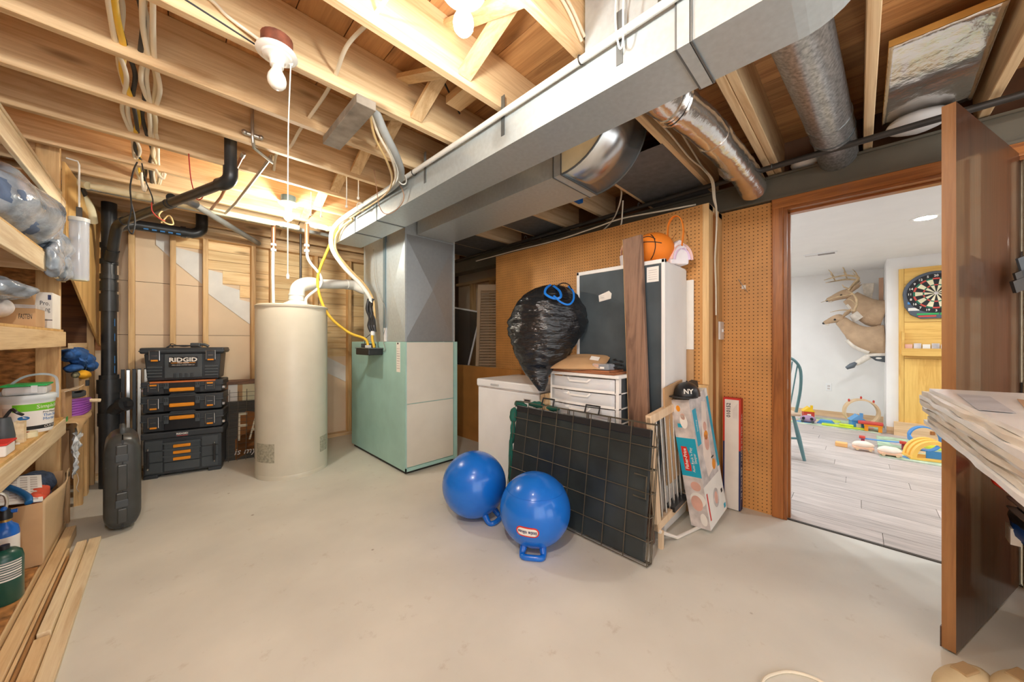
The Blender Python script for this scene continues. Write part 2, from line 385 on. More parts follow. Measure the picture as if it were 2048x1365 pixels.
def B(x0, x1, y0, y1, z0, z1): return MB().box(x0, x1, y0, y1, z0, z1)
def dup(root, loc, rot=None, label=None):
    def cp(o, p):
        c = o.copy(); COL.objects.link(c); c.parent = p; BASE[c.name] = BASE[o.name]
        for ch in list(o.children): cp(ch, c)
        return c
    r = cp(root, None); r.location = loc
    if rot is not None: r.rotation_euler = rot
    if label: r['label'] = label
    BASE[r.name] = Matrix.Translation(Vector(loc)) @ Euler(r.rotation_euler).to_matrix().to_4x4()
    return r
def text(s, size, M, mat, parent, name='lettering', depth=0.0006, align='CENTER', shear=0.0, bold=0.0, space=1.0, sx=1.0):
    # flat printed lettering: x along the line, y up, z out of the surface (local to the parent)
    cu = bpy.data.curves.new('t', 'FONT'); cu.body = s; cu.size = size; cu.align_x = align; cu.align_y = 'CENTER'; cu.shear = shear
    cu.extrude = depth; cu.offset = bold; cu.space_character = space; cu.resolution_u = 2
    t = bpy.data.objects.new('t', cu); COL.objects.link(t)
    bpy.context.view_layer.update()
    me = bpy.data.meshes.new_from_object(t.evaluated_get(bpy.context.evaluated_depsgraph_get()))
    bpy.data.objects.remove(t); bpy.data.curves.remove(cu)
    me.transform(M @ Matrix.Diagonal((sx, 1, 1, 1))); me.materials.clear(); me.materials.append(mat); me.name = name
    o = bpy.data.objects.new(name, me); COL.objects.link(o); o.parent = parent; BASE[o.name] = BASE[parent.name]
    return o
def frame(o, x, y):
    # matrix with the given origin, x direction and y direction
    x = Vector(x).normalized(); y = Vector(y); y = (y - x * y.dot(x)).normalized(); z = x.cross(y)
    M = Matrix((x, y, z)).transposed().to_4x4(); M.translation = Vector(o); return M
def rough_fn(amp, freq, seed=0):
    def f(p, d):
        q = p * freq + Vector((seed * 3.1, seed * 1.7, seed))
        return p * (1 + amp * noise.noise(q) + amp * 0.5 * noise.noise(q * 2.3))
    return f
# ================================================================== STRUCTURE
JZ = 2.30; JD = 0.235
floor = B(-1.3, 2.93, -2.6, 4.75, -0.06, 0.0).build('floor', CONC); tag(floor, kind='structure')
floor2 = B(2.9, 3.75, 2.6, 4.75, -0.06, 0.0).build('floor_storage', CONC); tag(floor2, kind='structure')
ceil = B(-1.3, 3.06, -2.6, 4.75, JZ + JD + 0.022, JZ + JD + 0.04).build('ceiling', PLANK); tag(ceil, kind='structure')
x = -1.28
while x < 3.03:
    wd = random.uniform(0.178, 0.186)
    B(x, min(x + wd, 3.05), -2.6, 4.7, JZ + JD, JZ + JD + 0.02).build('subfloor_plank', PLANK, ceil); x += wd + 0.004
JY = [-1.68, -1.27, -0.865, -0.46, -0.055, 0.36, 0.40, 0.76, 1.21, 1.62, 2.03, 2.43, 2.84, 3.25, 3.66, 4.07, 4.47]
for y in JY:
    x1 = 3.04
    B(-1.28, x1, y, y + 0.038, JZ, JZ + JD).build('joist', LUM, ceil, bevel=0.003, seg=1)
for a, b in zip(JY[:-1], JY[1:]):
    if b - a < 0.2 or a < 0.7: continue
    for k, (za, zb) in enumerate(((JZ + 0.03, JZ + JD - 0.04), (JZ + JD - 0.04, JZ + 0.03))):
        y0 = a + 0.038; xx = 0.81 + 0.075 * k
        d = Vector((0, b - y0, zb - za)); M = frame((xx, y0, za), (1, 0, 0), d)
        MB().box(0, 0.064, 0, d.length, -0.01, 0.01, M).build('bridging_brace', LUMY, ceil)
for (x0, x1, y0, y1) in ((1.99, 2.90, 0.800, 1.208), (1.99, 2.90, 2.07, 2.428), (1.99, 2.9, 2.882, 3.248), (1.99, 2.9, 3.29, 3.655)):
    B(x0, x1, y0 - 0.012, y1 + 0.012, JZ - 0.003, JZ - 0.001).build('joist_pan', PAN, ceil)
# blocking above the beam
for a, b in zip(JY[:-1], JY[1:]):
    if b - a > 0.2 and b > -0.6: B(3.0, 3.038, a + 0.038, b, JZ, JZ + JD).build('rim_block', DARKBACK, ceil)
B(0.61, 0.70, 1.60, 2.075, JZ - 0.042, JZ).build('nailing_block', plain('weathered_block', C(152, 142, 128), 0.8, var=0.2, nscale=9), ceil, bevel=0.003)
B(1.02, 1.11, 1.235, 1.50, JZ + 0.10, JZ + 0.14).build('nailing_block', LUMY, ceil)

# ---- back wall (open studs, paper-faced board, pine boards, white sheathing)
YB = 4.645
wb = B(-1.3, 3.75, YB + 0.02, YB + 0.05, 0, 2.56).build('wall_back', DARKBACK); tag(wb, kind='structure')
for (x0, x1) in ((-1.25, -0.21), (-0.207, 0.055), (0.058, 0.28), (0.283, 0.665), (0.668, 1.27), (1.273, 2.5)):
    for z0, z1 in ((0.0, 1.235), (1.239, 1.722), (1.726, 2.21)):
        B(x0, x1, YB + 0.004, YB + 0.018, z0, z1).build('board_panel', KRAFT, wb)
for x in (-0.62, -0.23, 0.033, 0.264, 0.648, 0.815, 1.25, 1.635, 2.05, 2.45):
    B(x, x + 0.04, 4.555, YB, 0.038, 2.19).build('stud', LUMZ, wb, bevel=0.002, seg=1)
B(-1.25, 3.0, 4.55, YB, 0, 0.038).build('bottom_plate', LUM, wb)
B(-1.25, 3.0, 4.548, YB, 2.19, 2.228).build('top_plate', LUM, wb)
B(-1.25, 3.0, 4.548, YB, 2.23, 2.268).build('top_plate', LUM, wb)
B(-1.25, 3.0, 4.60, YB, 2.272, 2.54).build('rim_joist', LUM, wb)
def sheath(poly, name='sheathing_piece'):
    MB().prism(poly, YB - 0.006, YB + 0.003, 1).build(name, GYP, wb)
sheath([(-0.06, 2.19), (0.030, 2.19), (0.030, 1.98), (-0.06, 2.08)])
sheath([(0.075, 2.08), (0.262, 2.05), (0.262, 1.75), (0.075, 1.93)])
sheath([(0.306, 1.90), (0.42, 1.88), (0.42, 1.76), (0.56, 1.72), (0.56, 1.62), (0.646, 1.60), (0.646, 1.36), (0.306, 1.66)])
sheath([(1.29, 0.98), (1.42, 0.98), (1.633, 0.86), (1.633, 0.66), (1.29, 0.86)])
def pine(x0, x1, z0, z1): B(x0, x1, YB - 0.012, YB + 0.003, z0 + 0.002, z1 - 0.002).build('pine_board', PINEX, wb)
pine(0.074, 0.263, 2.09, 2.19)
for i in range(3): pine(0.305, 0.647, 2.19 - 0.095 * (i + 1), 2.19 - 0.095 * i)
pine(0.42, 0.647, 1.77, 1.905); pine(0.56, 0.647, 1.64, 1.77)
for i in range(7):
    z1 = 2.19 - 0.138 * i
    pine(0.688, 0.814, z1 - 0.138, z1); pine(0.856, 1.249, z1 - 0.138, z1); pine(1.291, 1.634, z1 - 0.138, z1); pine(1.676, 2.04, z1 - 0.138, z1)
pine(1.291, 1.634, 1.085, 1.224); pine(1.40, 1.634, 0.985, 1.085); pine(1.676, 2.04, 1.085, 1.224); pine(0.856, 1.249, 1.085, 1.224)
MB().box(-1.1, 1.9, 3.90, 3.935, 2.268, 2.296).build('furring_channel', GALV, wb)

# ---- left wall behind the shelving
wl = B(-0.93, -0.90, -0.6, 4.7, 0, 2.54).build('wall_left', OSB); tag(wl, kind='structure')
sp = MB().prism([(0.0, 2.27), (1.08, 2.25), (1.08, 1.14), (0.0, 1.68)], -0.006, 0.006, 0, Matrix.Translation((-0.436, 3.415, 0)) @ Matrix.Rotation(-0.044, 4, 'Z')).build('wall_stair_side', PLY); tag(sp, kind='structure')
B(-0.45, -0.412, 4.44, 4.50, 0.0, 2.2).build('stud', LUMZ, sp)
B(-0.75, -0.36, 4.53, 4.55, 1.10, 1.95).build('dark_plywood', wood('dark_plywood', C(150, 96, 48), C(92, 52, 22), 0, grain=0.7), sp)

# ---- right wall, hardboard and pegboard
XL = 2.59; XR = 2.91
wr = B(XR + 0.02, XR + 0.05, -1.6, -0.64, 0, 2.12).build('wall_right', DARKBACK); tag(wr, kind='structure')
B(XR + 0.0, XR + 0.05, 0.42, 2.83, 0.0, 2.12).build('backing_panel', DARKBACK, wr)
B(XR - 0.006, XR - 0.001, 0.416, 0.80, 0.0, 2.12).build('pegboard_panel', PEG, wr)
B(XL - 0.006, XL, 0.752, 2.835, 0.885, 2.11).build('pegboard_panel', PEG, wr)
B(XL - 0.006, XL, 0.93, 2.6, 0.0, 0.883).build('hardboard_panel', HARD, wr)
B(XL - 0.006, XL, 2.602, 4.5, 0.0, 0.883).build('hardboard_panel', HARD, wr)
for i, (y0, y1) in enumerate(((0.714, 0.80), (0.803, 0.928))): B(XL - 0.022, XL, y0, y1, 0.0, 0.883).build('pine_board', LUMZ, wr)
for y in (0.714, 1.6, 2.79): B(XL + 0.001, XL + 0.089, y, y + 0.038, 0.0, 2.11).build('stud', LUMZ, wr, bevel=0.002, seg=1)
B(XL - 0.006, XL + 0.001, 0.714, 0.752, 0.885, 2.11).build('stud_face', LUMZ, wr)
B(XR - 0.095, XR - 0.007, 0.714, 0.752, 0.0, 2.11).build('stud', LUMZ, wr, bevel=0.002, seg=1)
B(XL + 0.09, XR - 0.096, 0.73, 0.752, 0.0, 2.07).build('cavity_board', OAK, wr)
B(XL + 0.001, XR - 0.007, 0.714, 0.752, 2.072, 2.11).build('header', LUM, wr)
B(XL + 0.03, XL + 0.07, 2.84, 4.5, 0.80, 0.88).build('sill', LUMY, wr)
# storage recess behind the low hardboard
wst = B(3.42, 3.45, 2.3, 4.7, 0, 2.5).build('wall_storage', KRAFT); tag(wst, kind='structure')
B(2.9, 3.45, 2.3, 2.33, 0, 2.5).build('side_panel', DARKBACK, wst)
for y in (2.95, 3.33, 3.75, 4.2): B(3.32, 3.41, y, y + 0.04, 0.0, 2.06).build('stud', LUMZ, wst)
B(3.32, 3.41, 2.33, 4.6, 2.06, 2.10).build('plate', LUMY, wst)
for y0, y1 in ((2.4, 2.94), (2.99, 3.32), (3.38, 3.74), (3.8, 4.18)): B(3.395, 3.41, y0, y1, 1.93, 1.99).build('batten', LUMW, wst)
B(3.0, 3.45, 2.3, 4.7, 2.5, 2.53).build('lid_panel', DARKBACK, wst)
# stud wall right of the door
for k, y in enumerate((-0.64, -0.70, -0.80, -0.90, -1.02, -1.2, -1.5)):
    B(XR - 0.075, XR + 0.014, y - 0.038, y, 0.0, 2.12).build('stud', LUMZ if k % 2 else LUMW, wr)
B(XR - 0.08, XR + 0.014, -1.55, -0.64, 2.12, 2.13).build('plate', LUMY, wr)

# ---- steel beam over the wall
bm = thing('steel_beam', 'grey painted steel beam running along above the doorway', 'beam', (2.95, 1.0, 2.126))
B(2.875, 3.03, -1.6, 4.6, 2.126, 2.14).build('flange', STEEL, bm, world=True)
B(2.875, 3.03, -1.6, 4.6, 2.275, 2.289).build('flange', STEEL, bm, world=True)
B(2.89, 2.90, -1.6, 4.6, 2.14, 2.275).build('web', STEEL, bm, world=True)

# ---- doorway casing and open door
tr = thing('trim_1', None, None, (XR, 0, 0), kind='structure')
for y0, y1 in ((0.352, 0.416), (-0.636, -0.572)):
    B(XR - 0.028, XR - 0.004, y0, y1, 0, 2.135).build('casing_board', OAK, tr, world=True, bevel=0.006)
B(XR - 0.030, XR - 0.004, -0.636, 0.416, 2.062, 2.135).build('casing_board', OAKY, tr, world=True, bevel=0.006)
for y0, y1 in ((0.335, 0.352), (-0.572, -0.555)): B(XR - 0.02, XR + 0.13, y0, y1, 0, 2.045).build('jamb', OAK if y0 > 0 else LUMW, tr, world=True)  # right jamb in paler wood: light from the far room put into its colour
B(XR - 0.02, XR + 0.13, -0.572, 0.352, 2.045, 2.062).build('jamb', OAKY, tr, world=True)
for y0, y1 in ((0.323, 0.335), (-0.555, -0.543)): B(XR + 0.035, XR + 0.07, y0, y1, 0, 2.04).build('door_stop', OAK if y0 > 0 else LUMW, tr, world=True)  # right stop paler too, lit look carried by the wood colour
B(XR + 0.035, XR + 0.07, -0.555, 0.335, 2.033, 2.045).build('door_stop', OAKY, tr, world=True)
B(XR - 0.004, XR + 0.02, -0.555, 0.335, 0.0, 0.004).build('threshold_strip', BLKIRON, tr, world=True)
B(XR + 0.02, XR + 0.024, 0.333, 0.3355, 0.86, 0.93).build('strike_plate', SILVER, tr, world=True)
dr = thing('door_1', None, None, (2.918, -0.535, 0), (0, 0, math.radians(160.3)), kind='structure')
B(0.0, 0.875, -0.0175, 0.0175, 0.012, 2.075).build('slab', DOORW, dr)
B(0.875, 0.8765, -0.0175, 0.0175, 0.012, 2.075).build('edge_strip', DOORE, dr)
B(0.83, 0.878, -0.021, -0.0175, 0.012, 0.09).build('edge_strip', DOORW, dr)
for z in (0.93, 1.56):
    h = B(-0.012, 0.003, -0.012, 0.030, z - 0.05, z + 0.05).build('hinge', BLKIRON, dr)
    for q in (-0.025, 0.02): B(-0.0135, -0.012, 0.0, 0.015, z + q - 0.01, z + q + 0.012).build('slot', SILVER, h)

# ================================================================== ROOM BEYOND THE DOOR
FX = 7.35; FC = 2.23
fl = B(2.93, 7.6, -3.2, 3.2, -0.06, -0.008).build('floor_far', LVP); tag(fl, kind='structure')
xx = 2.935; r_ = 0
while xx < FX:
    y = -1.3 - (0.37 * r_) % 1.2
    while y < 1.9:
        y1 = min(y + 1.2, 1.9)
        if y1 > -1.3: B(xx, xx + 0.175, max(y, -1.3), y1 - 0.003, -0.008, 0.0).build('floor_plank', LVP, fl)
        y += 1.2
    xx += 0.178; r_ += 1
cf = B(3.04, 7.6, -3.2, 3.2, FC, FC + 0.05).build('ceiling_far', WHITEWALL); tag(cf, kind='structure')
wf = B(FX, FX + 0.05, -0.26, 3.2, 0, FC).build('wall_far', WHITEWALL); tag(wf, kind='structure')
wc = B(6.55, FX + 0.05, -3.2, -0.25, 0, FC).build('wall_chase', WHITEWALL); tag(wc, kind='structure')
ws = B(3.04, 7.6, 3.15, 3.2, 0, FC).build('wall_far_left', WHITEWALL); tag(ws, kind='structure')
ws = B(3.04, 7.6, -3.2, -3.15, 0, FC).build('wall_far_right', WHITEWALL); tag(ws, kind='structure')
for y0, y1 in ((0.42, 3.2), (-3.2, -0.64)):
    ws = B(3.05, 3.09, y0, y1, 0, FC).build('wall_near', WHITEWALL); tag(ws, kind='structure')
ws = B(3.05, 3.09, -0.64, 0.42, 2.07, FC).build('wall_near_head', WHITEWALL); tag(ws, kind='structure')
ws = B(3.05, 3.09, -3.2, 3.2, FC, 2.60).build('light_blocker_top', DARKBACK); tag(ws, kind='structure')  # added above the ceiling to block light from the far room
bb = B(FX - 0.015, FX, -0.25, 3.1, 0, 0.085).build('baseboard_far', wood('pale_base', C(226, 196, 156), C(196, 158, 116), 1)); tag(bb, kind='structure')
bb = B(6.535, 6.55, -0.36, -0.25, 0, 0.085).build('baseboard_chase', MATS['pale_base']); tag(bb, kind='structure')
# recessed lights of that room: one in view, the rest added to brighten it
def can(x, y, label):
    t = thing('recessed_light', label, 'ceiling light', (x, y, FC), group='recessed lights in the white room')
    MB().lathe([(0.062, -0.004), (0.085, -0.006), (0.095, -0.001), (0.095, 0.0), (0.062, 0.0), (0.062, -0.004)], n=28, cap=False).build('trim_ring', WHITEM, t, True)
    MB().lathe([(0.0, -0.003), (0.062, -0.003), (0.062, -0.001), (0.0, -0.001)], n=28).build('lens', CANLIT, t)
can(4.58, -0.40, 'round white recessed ceiling light in the room through the doorway')
for i, (x, y) in enumerate(((4.4, 1.5), (6.0, 1.5), (5.2, 2.4), (3.7, 1.4), (3.7, -1.6), (5.4, -1.8))):  # added beyond view to make the white room bright
    can(x, y, 'added recessed ceiling light out of sight beyond the doorway')
# ================================================================== DUCTS
def elbow_up(x0, x1, y0, zb, R, zt, n=10, wall=0.0):
    # bottom sheet of a rectangular duct that curves up from going -Y; returns profile (y, z) list
    pts = [(y0 - R * math.sin(a), zb + R - R * math.cos(a)) for a in [PI / 2 * i / n for i in range(n + 1)]]
    pts.append((y0 - R, zt)); return pts
t = thing('trunk_duct', 'long galvanized rectangular supply duct hung under the joists', 'duct', (1.25, 1.5, 2.1))
x0, x1, zb, zt = 1.14, 1.37, 2.10, 2.286
pr = [(3.48, zt), (3.48, zb)] + elbow_up(x0, x1, 0.13, zb, 0.17, zt)
MB().prism(pr, x0, x1, 0).build('duct_body', GALV, t, world=True)
for y in (3.02, 2.60): 
    B(x0 - 0.004, x1 + 0.003, y - 0.008, y + 0.008, zb - 0.004, zt).build('seam_cleat', GALVD, t, world=True)
for y, wd, mt in ((0.385, 0.02, GALV), (0.407, 0.003, GALVD), (0.363, 0.004, GALVD)): B(x0 - 0.006, x1 + 0.005, y - wd, y + wd, zb - 0.006, zt).build('seam_cleat', mt, t, world=True)
for y in (1.9, 1.2, 0.6):
    B(x0 - 0.003, x0, y - 0.012, y + 0.012, zb + 0.06, JZ + 0.05).build('hanger_strap', GALVD, t, world=True)
# upper boot at the camera end
B(x0 + 0.02, x1 - 0.01, -0.06, 0.10, zt, 2.53).build('duct_riser', GALV, t, world=True)
t = thing('duct_boot', 'spangled metal duct piece rising to the subfloor left of the trunk duct', 'duct', (1.0, 0.45, 2.3))
B(1.15, 1.36, 0.47, 0.75, zt + 0.004, 2.53).build('boot_side', GALV, t, world=True)

t = thing('return_duct', 'shorter galvanized return duct with a curved upturned end', 'duct', (1.8, 2.0, 2.134))
x0, x1, zb = 1.60, 1.975, 2.134
pr = [(2.80, 2.29), (2.80, zb)] + elbow_up(x0, x1, 1.20, zb, 0.33, 2.50)
pr2 = pr[:2] + pr[2:] + [(1.20, 2.50), (1.20, 2.29)]
# body made of convex pieces
MB().prism([(2.80, zb), (2.80, 2.286), (1.255, 2.286), (1.255, zb)], x0, x1, 0).build('duct_body', GALV, t, world=True)
ar = [(1.20 - 0.33 * math.sin(a), zb + 0.33 - 0.33 * math.cos(a)) for a in [PI / 2 * i / 12 for i in range(13)]]
m = MB()
for i in range(12):
    (ya, za), (yb_, zb_) = ar[i], ar[i + 1]
    m.prism([(ya, za), (yb_, zb_), (yb_, 2.40), (ya, 2.40)] if zb_ < 2.39 else [(ya, za), (yb_, zb_), (yb_, zb_ + 0.01), (ya, zb_ + 0.01)], x0 + 0.002, x1 - 0.002, 0)
m2 = MB(); m2.grid(lambda u, v: (x0 + (x1 - x0) * u, ar[min(12, int(v * 12 + 1e-6))][0], ar[min(12, int(v * 12 + 1e-6))][1]), 1, 12)
elb = m2.build('elbow_sheet', plain('shiny_galv', C(204, 206, 206), 0.25, metal=0.9, var=0.05, nscale=5), t, True, world=True, solid=0.003, angle=1.0)
for xa in (x0, x1):
    MB().prism(ar + [(0.87, 2.46), (1.21, 2.46)], xa - 0.003, xa + 0.003, 0).build('elbow_cheek', PVCY if xa == x0 else GALV, t, world=True)
    MB().tube([(xa, y, z - 0.002) for y, z in ar], 0.006, 6).build('standing_seam', GALVD, t, world=True)
B(x0 - 0.006, x1 + 0.006, 1.20, 1.255, zb - 0.006, 2.286).build('seam_band', GALV, t, world=True)
for y in (1.20, 1.255): B(x0 - 0.008, x1 + 0.008, y - 0.003, y + 0.003, zb - 0.009, 2.286).build('seam_cleat', GALVD, t, world=True)

# round galvanized branch
t = thing('round_duct', 'round spangled galvanized duct slanting to the beam by the doorway', 'duct', (2.0, 0.13, 2.3))
MB().tube([(1.37, 0.165, 2.31), (1.6, 0.16, 2.33), (2.45, 0.115, 2.345), (2.66, 0.10, 2.335), (2.98, 0.09, 2.30)], 0.092, 28).build('pipe', GALVP, t, True, world=True)
MB().tube([(2.44, 0.115, 2.345), (2.465, 0.114, 2.345)], 0.095, 28).build('pipe_seam', GALVP, t, True, world=True)
MB().tube([(2.60, 0.105, 2.338), (2.61, 0.104, 2.338)], 0.096, 28).build('pipe_seam', GALVD, t, True, world=True)
# foil covered branch
t = thing('foil_duct', 'shiny foil wrapped round duct leaving the side of the trunk duct', 'duct', (2.0, 0.55, 2.2))
def crink(p, d): return p
m = MB().tube([(1.365, 0.60, 2.245), (1.50, 0.60, 2.24), (1.58, 0.585, 2.24)], 0.085, 26); m.build('collar_elbow', FOIL, t, True, world=True)
for xx in (1.565, 1.585, 1.61): MB().tube([(xx, 0.585, 2.24), (xx + 0.012, 0.58, 2.24)], 0.092, 26).build('crimp_ring', FOIL, t, True, world=True)
pts = smooth([(1.60, 0.58, 2.24), (1.9, 0.545, 2.245), (2.3, 0.525, 2.245), (2.62, 0.51, 2.235), (2.80, 0.505, 2.20)], 8)
m = MB().tube(pts, 0.078, 26)
for v in m.v: v += Vector((noise.noise(v * 22), noise.noise(v * 22 + Vector((5, 0, 0))), noise.noise(v * 22 + Vector((0, 7, 0))))) * 0.005
m.build('foil_sleeve', FOIL, t, True, world=True, angle=1.2)
for xx in (2.0, 2.42): MB().tube([(xx, 0.538, 2.245), (xx + 0.05, 0.536, 2.245)], 0.082, 26).build('foil_tape', FOIL, t, True, world=True)
# foil-faced insulation board tucked between joists at the right
t = thing('insulation_board', 'foil faced insulation board tucked between joists above the door', 'insulation', (2.5, -0.25, 2.35))
M = frame((2.18, -0.09, 2.43), (0.97, 0, -0.10), (0, -1, 0.0))
MB().box(0, 0.62, 0.0, 0.30, -0.03, 0.0, M).build('foam_core', plain('insulation_foam', C(214, 168, 92), 0.9, var=0.1), t, world=True)
m = MB(); m.grid(lambda u, v: M @ Vector((0.62 * u, 0.30 * v, 0.003 + 0.004 * noise.noise(Vector((u * 6, v * 20, 1))))), 20, 16)
m.build('foil_face', FOIL, t, True, world=True, solid=0.001, angle=2)
m = MB(); m.box(0, 0.62, 0.298, 0.302, -0.03, 0.0, M); m.build('foil_edge', FOIL, t, world=True)
t = thing('insulation_batt', 'cream insulation piece above the beam beside the foil board', 'insulation', (2.7, -0.2, 2.3))
MB().ball((2.80, -0.22, 2.335), (0.10, 0.12, 0.045), 16, 10, rough_fn(0.15, 8)).build('batt', WHITEM, t, True, world=True)
t = thing('insulation_batt', 'cream insulation piece above the beam under the round duct', 'insulation', (2.8, 0.25, 2.3))
MB().ball((2.93, 0.24, 2.335), (0.07, 0.08, 0.045), 16, 10, rough_fn(0.15, 8)).build('batt', WHITEM, t, True, world=True)

# ================================================================== FURNACE
t = thing('furnace', 'sea green furnace cabinet with two cream front panels', 'furnace', (1.76, 3.42, 0))
X0, X1, Y0, Y1, ZT = 1.487, 2.035, 2.81, 4.04, 1.173
B(X0, X1, Y0 + 0.004, Y1, 0.03, ZT).build('cabinet', GREEN, t, world=True, bevel=0.004)
B(X0 + 0.02, X1 - 0.02, Y0 + 0.03, Y1 - 0.02, 0.0, 0.03).build('plinth', BLKIRON, t, world=True)
B(X0 + 0.012, X1 - 0.042, Y0 - 0.006, Y0 + 0.004, 0.625, ZT - 0.004).build('upper_panel', CREAM, t, world=True, bevel=0.003)
B(X0 + 0.012, X1 - 0.042, Y0 - 0.006, Y0 + 0.004, 0.065, 0.619).build('lower_panel', CREAM, t, world=True, bevel=0.003)
B(X1 - 0.038, X1, Y0 - 0.012, Y0 + 0.004, 0.03, ZT).build('edge_flange', GREEN, t, world=True)
B(X0, X0 + 0.01, Y0 - 0.008, Y0 + 0.004, 0.03, ZT).build('edge_flange', GREEN, t, world=True)
B(X0, X1, Y0 - 0.008, Y0 + 0.004, 0.03, 0.06).build('base_rail', GREEN, t, world=True)
lb = B(X0 - 0.001, X0, 2.90, 2.97, 0.90, 1.168).build('rating_label', PAPER, t, world=True)
B(X0 - 0.0015, X0 - 0.001, 2.93, 2.955, 1.15, 1.165).build('label_print', INK, t, world=True)
for i in range(9): B(X0 - 0.0015, X0 - 0.001, 2.907, 2.962, 0.93 + i * 0.022, 0.938 + i * 0.022).build('label_print', GREYP, t, world=True)
t = thing('plenum', 'galvanized supply plenum with cross-broken faces standing on the furnace', 'duct', (1.76, 3.3, 1.173))
px0, px1, py0, py1 = 1.49, 2.012, 2.812, 3.74
pz0, pz1 = 1.175, 2.285
B(px0 + 0.012, px1 - 0.002, py0 + 0.012, py1, pz0, pz1).build('sheet_box', GALV, t, world=True)
def crossbreak(a, b, c, d, name, mats):
    a, b, c, d = map(Vector, (a, b, c, d)); n = (b - a).cross(d - a).normalized(); ctr = (a + b + c + d) / 4 + n * 0.030
    for p, q, mt in ((a, b, mats[0]), (b, c, mats[1]), (c, d, mats[2]), (d, a, mats[3])):
        m = MB(); m.add([p, q, ctr], [(0, 1, 2)]); m.build(name, mt, t, world=True, solid=0.001)
crossbreak((px0 + 0.008, 3.20, pz0), (px0 + 0.008, py0, pz0), (px0 + 0.008, py0, pz1 - 0.16), (px0 + 0.008, 3.20, pz1 - 0.16), 'face_triangle', [GALV] * 4)
GA = plain('galv_face_a', C(132, 138, 142), 0.5, metal=0.55, var=0.1, nscale=40); GB = plain('galv_face_b', C(160, 166, 168), 0.42, metal=0.6, var=0.02, nscale=40)
crossbreak((px0, py0 + 0.008, pz0), (px1, py0 + 0.008, pz0), (px1, py0 + 0.008, pz1 - 0.16), (px0, py0 + 0.008, pz1 - 0.16), 'face_triangle', [GB] * 4)
B(px0 - 0.004, px0 + 0.012, py0 - 0.002, py0 + 0.016, pz0, pz1).build('corner_seam', GALV, t, world=True)
B(px1 - 0.012, px1 + 0.002, py0 - 0.002, py0 + 0.016, pz0, pz1).build('corner_seam', GALV, t, world=True)
B(px0 - 0.006, px0 + 0.012, 3.20, 3.24, pz0, pz1).build('standing_seam', plain('blue_grey_metal', C(124, 144, 152), 0.4, metal=0.5, var=0.05), t, world=True)
B(px0 - 0.008, px0 + 0.01, 3.19, 3.22, pz0, pz0 + 0.13).build('seam_clip', WHITE, t, world=True)
# black relay tray hanging on the furnace side
t = thing('control_box', 'small black control box with yellow conduits on the furnace side', 'control box', (1.4, 3.4, 1.05))
B(1.345, 1.486, 3.24, 3.55, 1.045, 1.105).build('tray', BLKS, t, world=True, bevel=0.008)
B(1.340, 1.487, 3.235, 3.555, 1.105, 1.115).build('tray_lid', GALVD, t, world=True, bevel=0.003)
B(1.40, 1.486, 3.40, 3.56, 1.115, 1.155).build('relay_body', BLKG, t, world=True, bevel=0.004)
B(1.385, 1.42, 3.36, 3.42, 1.115, 1.14).build('terminal_block', WHITE, t, world=True)
t = thing('yellow_conduit', 'long yellow flexible conduit looping down to the control box', 'conduit', (1.3, 3.5, 1.1))
MB().tube([(1.15, 3.40, 2.27), (1.09, 3.55, 2.05), (1.02, 3.62, 1.75), (1.08, 3.55, 1.45), (1.25, 3.50, 1.27), (1.385, 3.42, 1.20), (1.41, 3.40, 1.115)], 0.0125, 10, curve=10).build('conduit_run', WIREY, t, True, world=True)
t = thing('yellow_conduit', 'short yellow conduit stub rising from the control box', 'conduit', (1.4, 3.3, 1.1))
MB().tube([(1.43, 3.31, 1.115), (1.42, 3.335, 1.20), (1.43, 3.35, 1.245)], 0.0125, 10, curve=8).build('conduit_run', WIREY, t, True, world=True)
MB().cyl((1.43, 3.35, 1.235), (1.435, 3.35, 1.275), 0.02, n=12).build('fitting', WHITE, t, True, world=True)
t = thing('wire_bundle', 'taped black cable joint hanging beside the plenum', 'cable', (1.44, 3.4, 1.25))
for k, (dx, dy) in enumerate(((0, 0), (-0.012, 0.03), (0.01, -0.025))):
    pts = [(1.445 + dx, 3.42 + dy, 1.60), (1.43 + dx, 3.40 + dy + 0.02 * k, 1.50), (1.44 + dx, 3.39 + dy, 1.42 - 0.01 * k), (1.43 + dx, 3.37 + dy, 1.33), (1.44 + dx, 3.36 + dy, 1.27)]
    MB().tube(pts, 0.016, 8, curve=6, scale=[0.8, 1.1, 0.7, 1.3, 0.8]).build('taped_wire', BLKS, t, True, world=True)
MB().tube([(1.44, 3.40, 1.45), (1.45, 3.38, 1.37)], 0.009, 8).build('copper_clip', COPPER, t, True, world=True)

# ================================================================== WATER HEATER
HX, HY, HR = 0.834, 3.697, 0.283
t = thing('water_heater', 'tall cream cylindrical water heater tank', 'water heater', (HX, HY, 0))
MB().lathe([(0.0, 0.0), (HR - 0.008, 0.0), (HR, 0.008), (HR, 1.485), (HR - 0.004, 1.492)], n=64).build('tank_body', TANK, t, True)
MB().lathe([(HR + 0.004, 1.478), (HR + 0.004, 1.492), (HR - 0.01, 1.502), (0.0, 1.508)], n=64).build('top_cap', TANK, t, True)
MB().lathe([(HR + 0.003, 0.0), (HR + 0.003, 0.03), (HR, 0.035)], n=64, cap=False).build('base_ring', TANK, t, True)
def sticker(a0, a1, z0, z1, mat, name):
    m = MB(); m.grid(lambda u, v: ((HR + 0.0012) * math.cos(a0 + (a1 - a0) * u), (HR + 0.0012) * math.sin(a0 + (a1 - a0) * u), z0 + (z1 - z0) * v), 14, 1); m.build(name, mat, t, True)
base_a = math.atan2(-HY, -HX)
sticker(base_a - 1.15, base_a - 0.48, 0.15, 0.31, TANKL, 'energy_sticker')
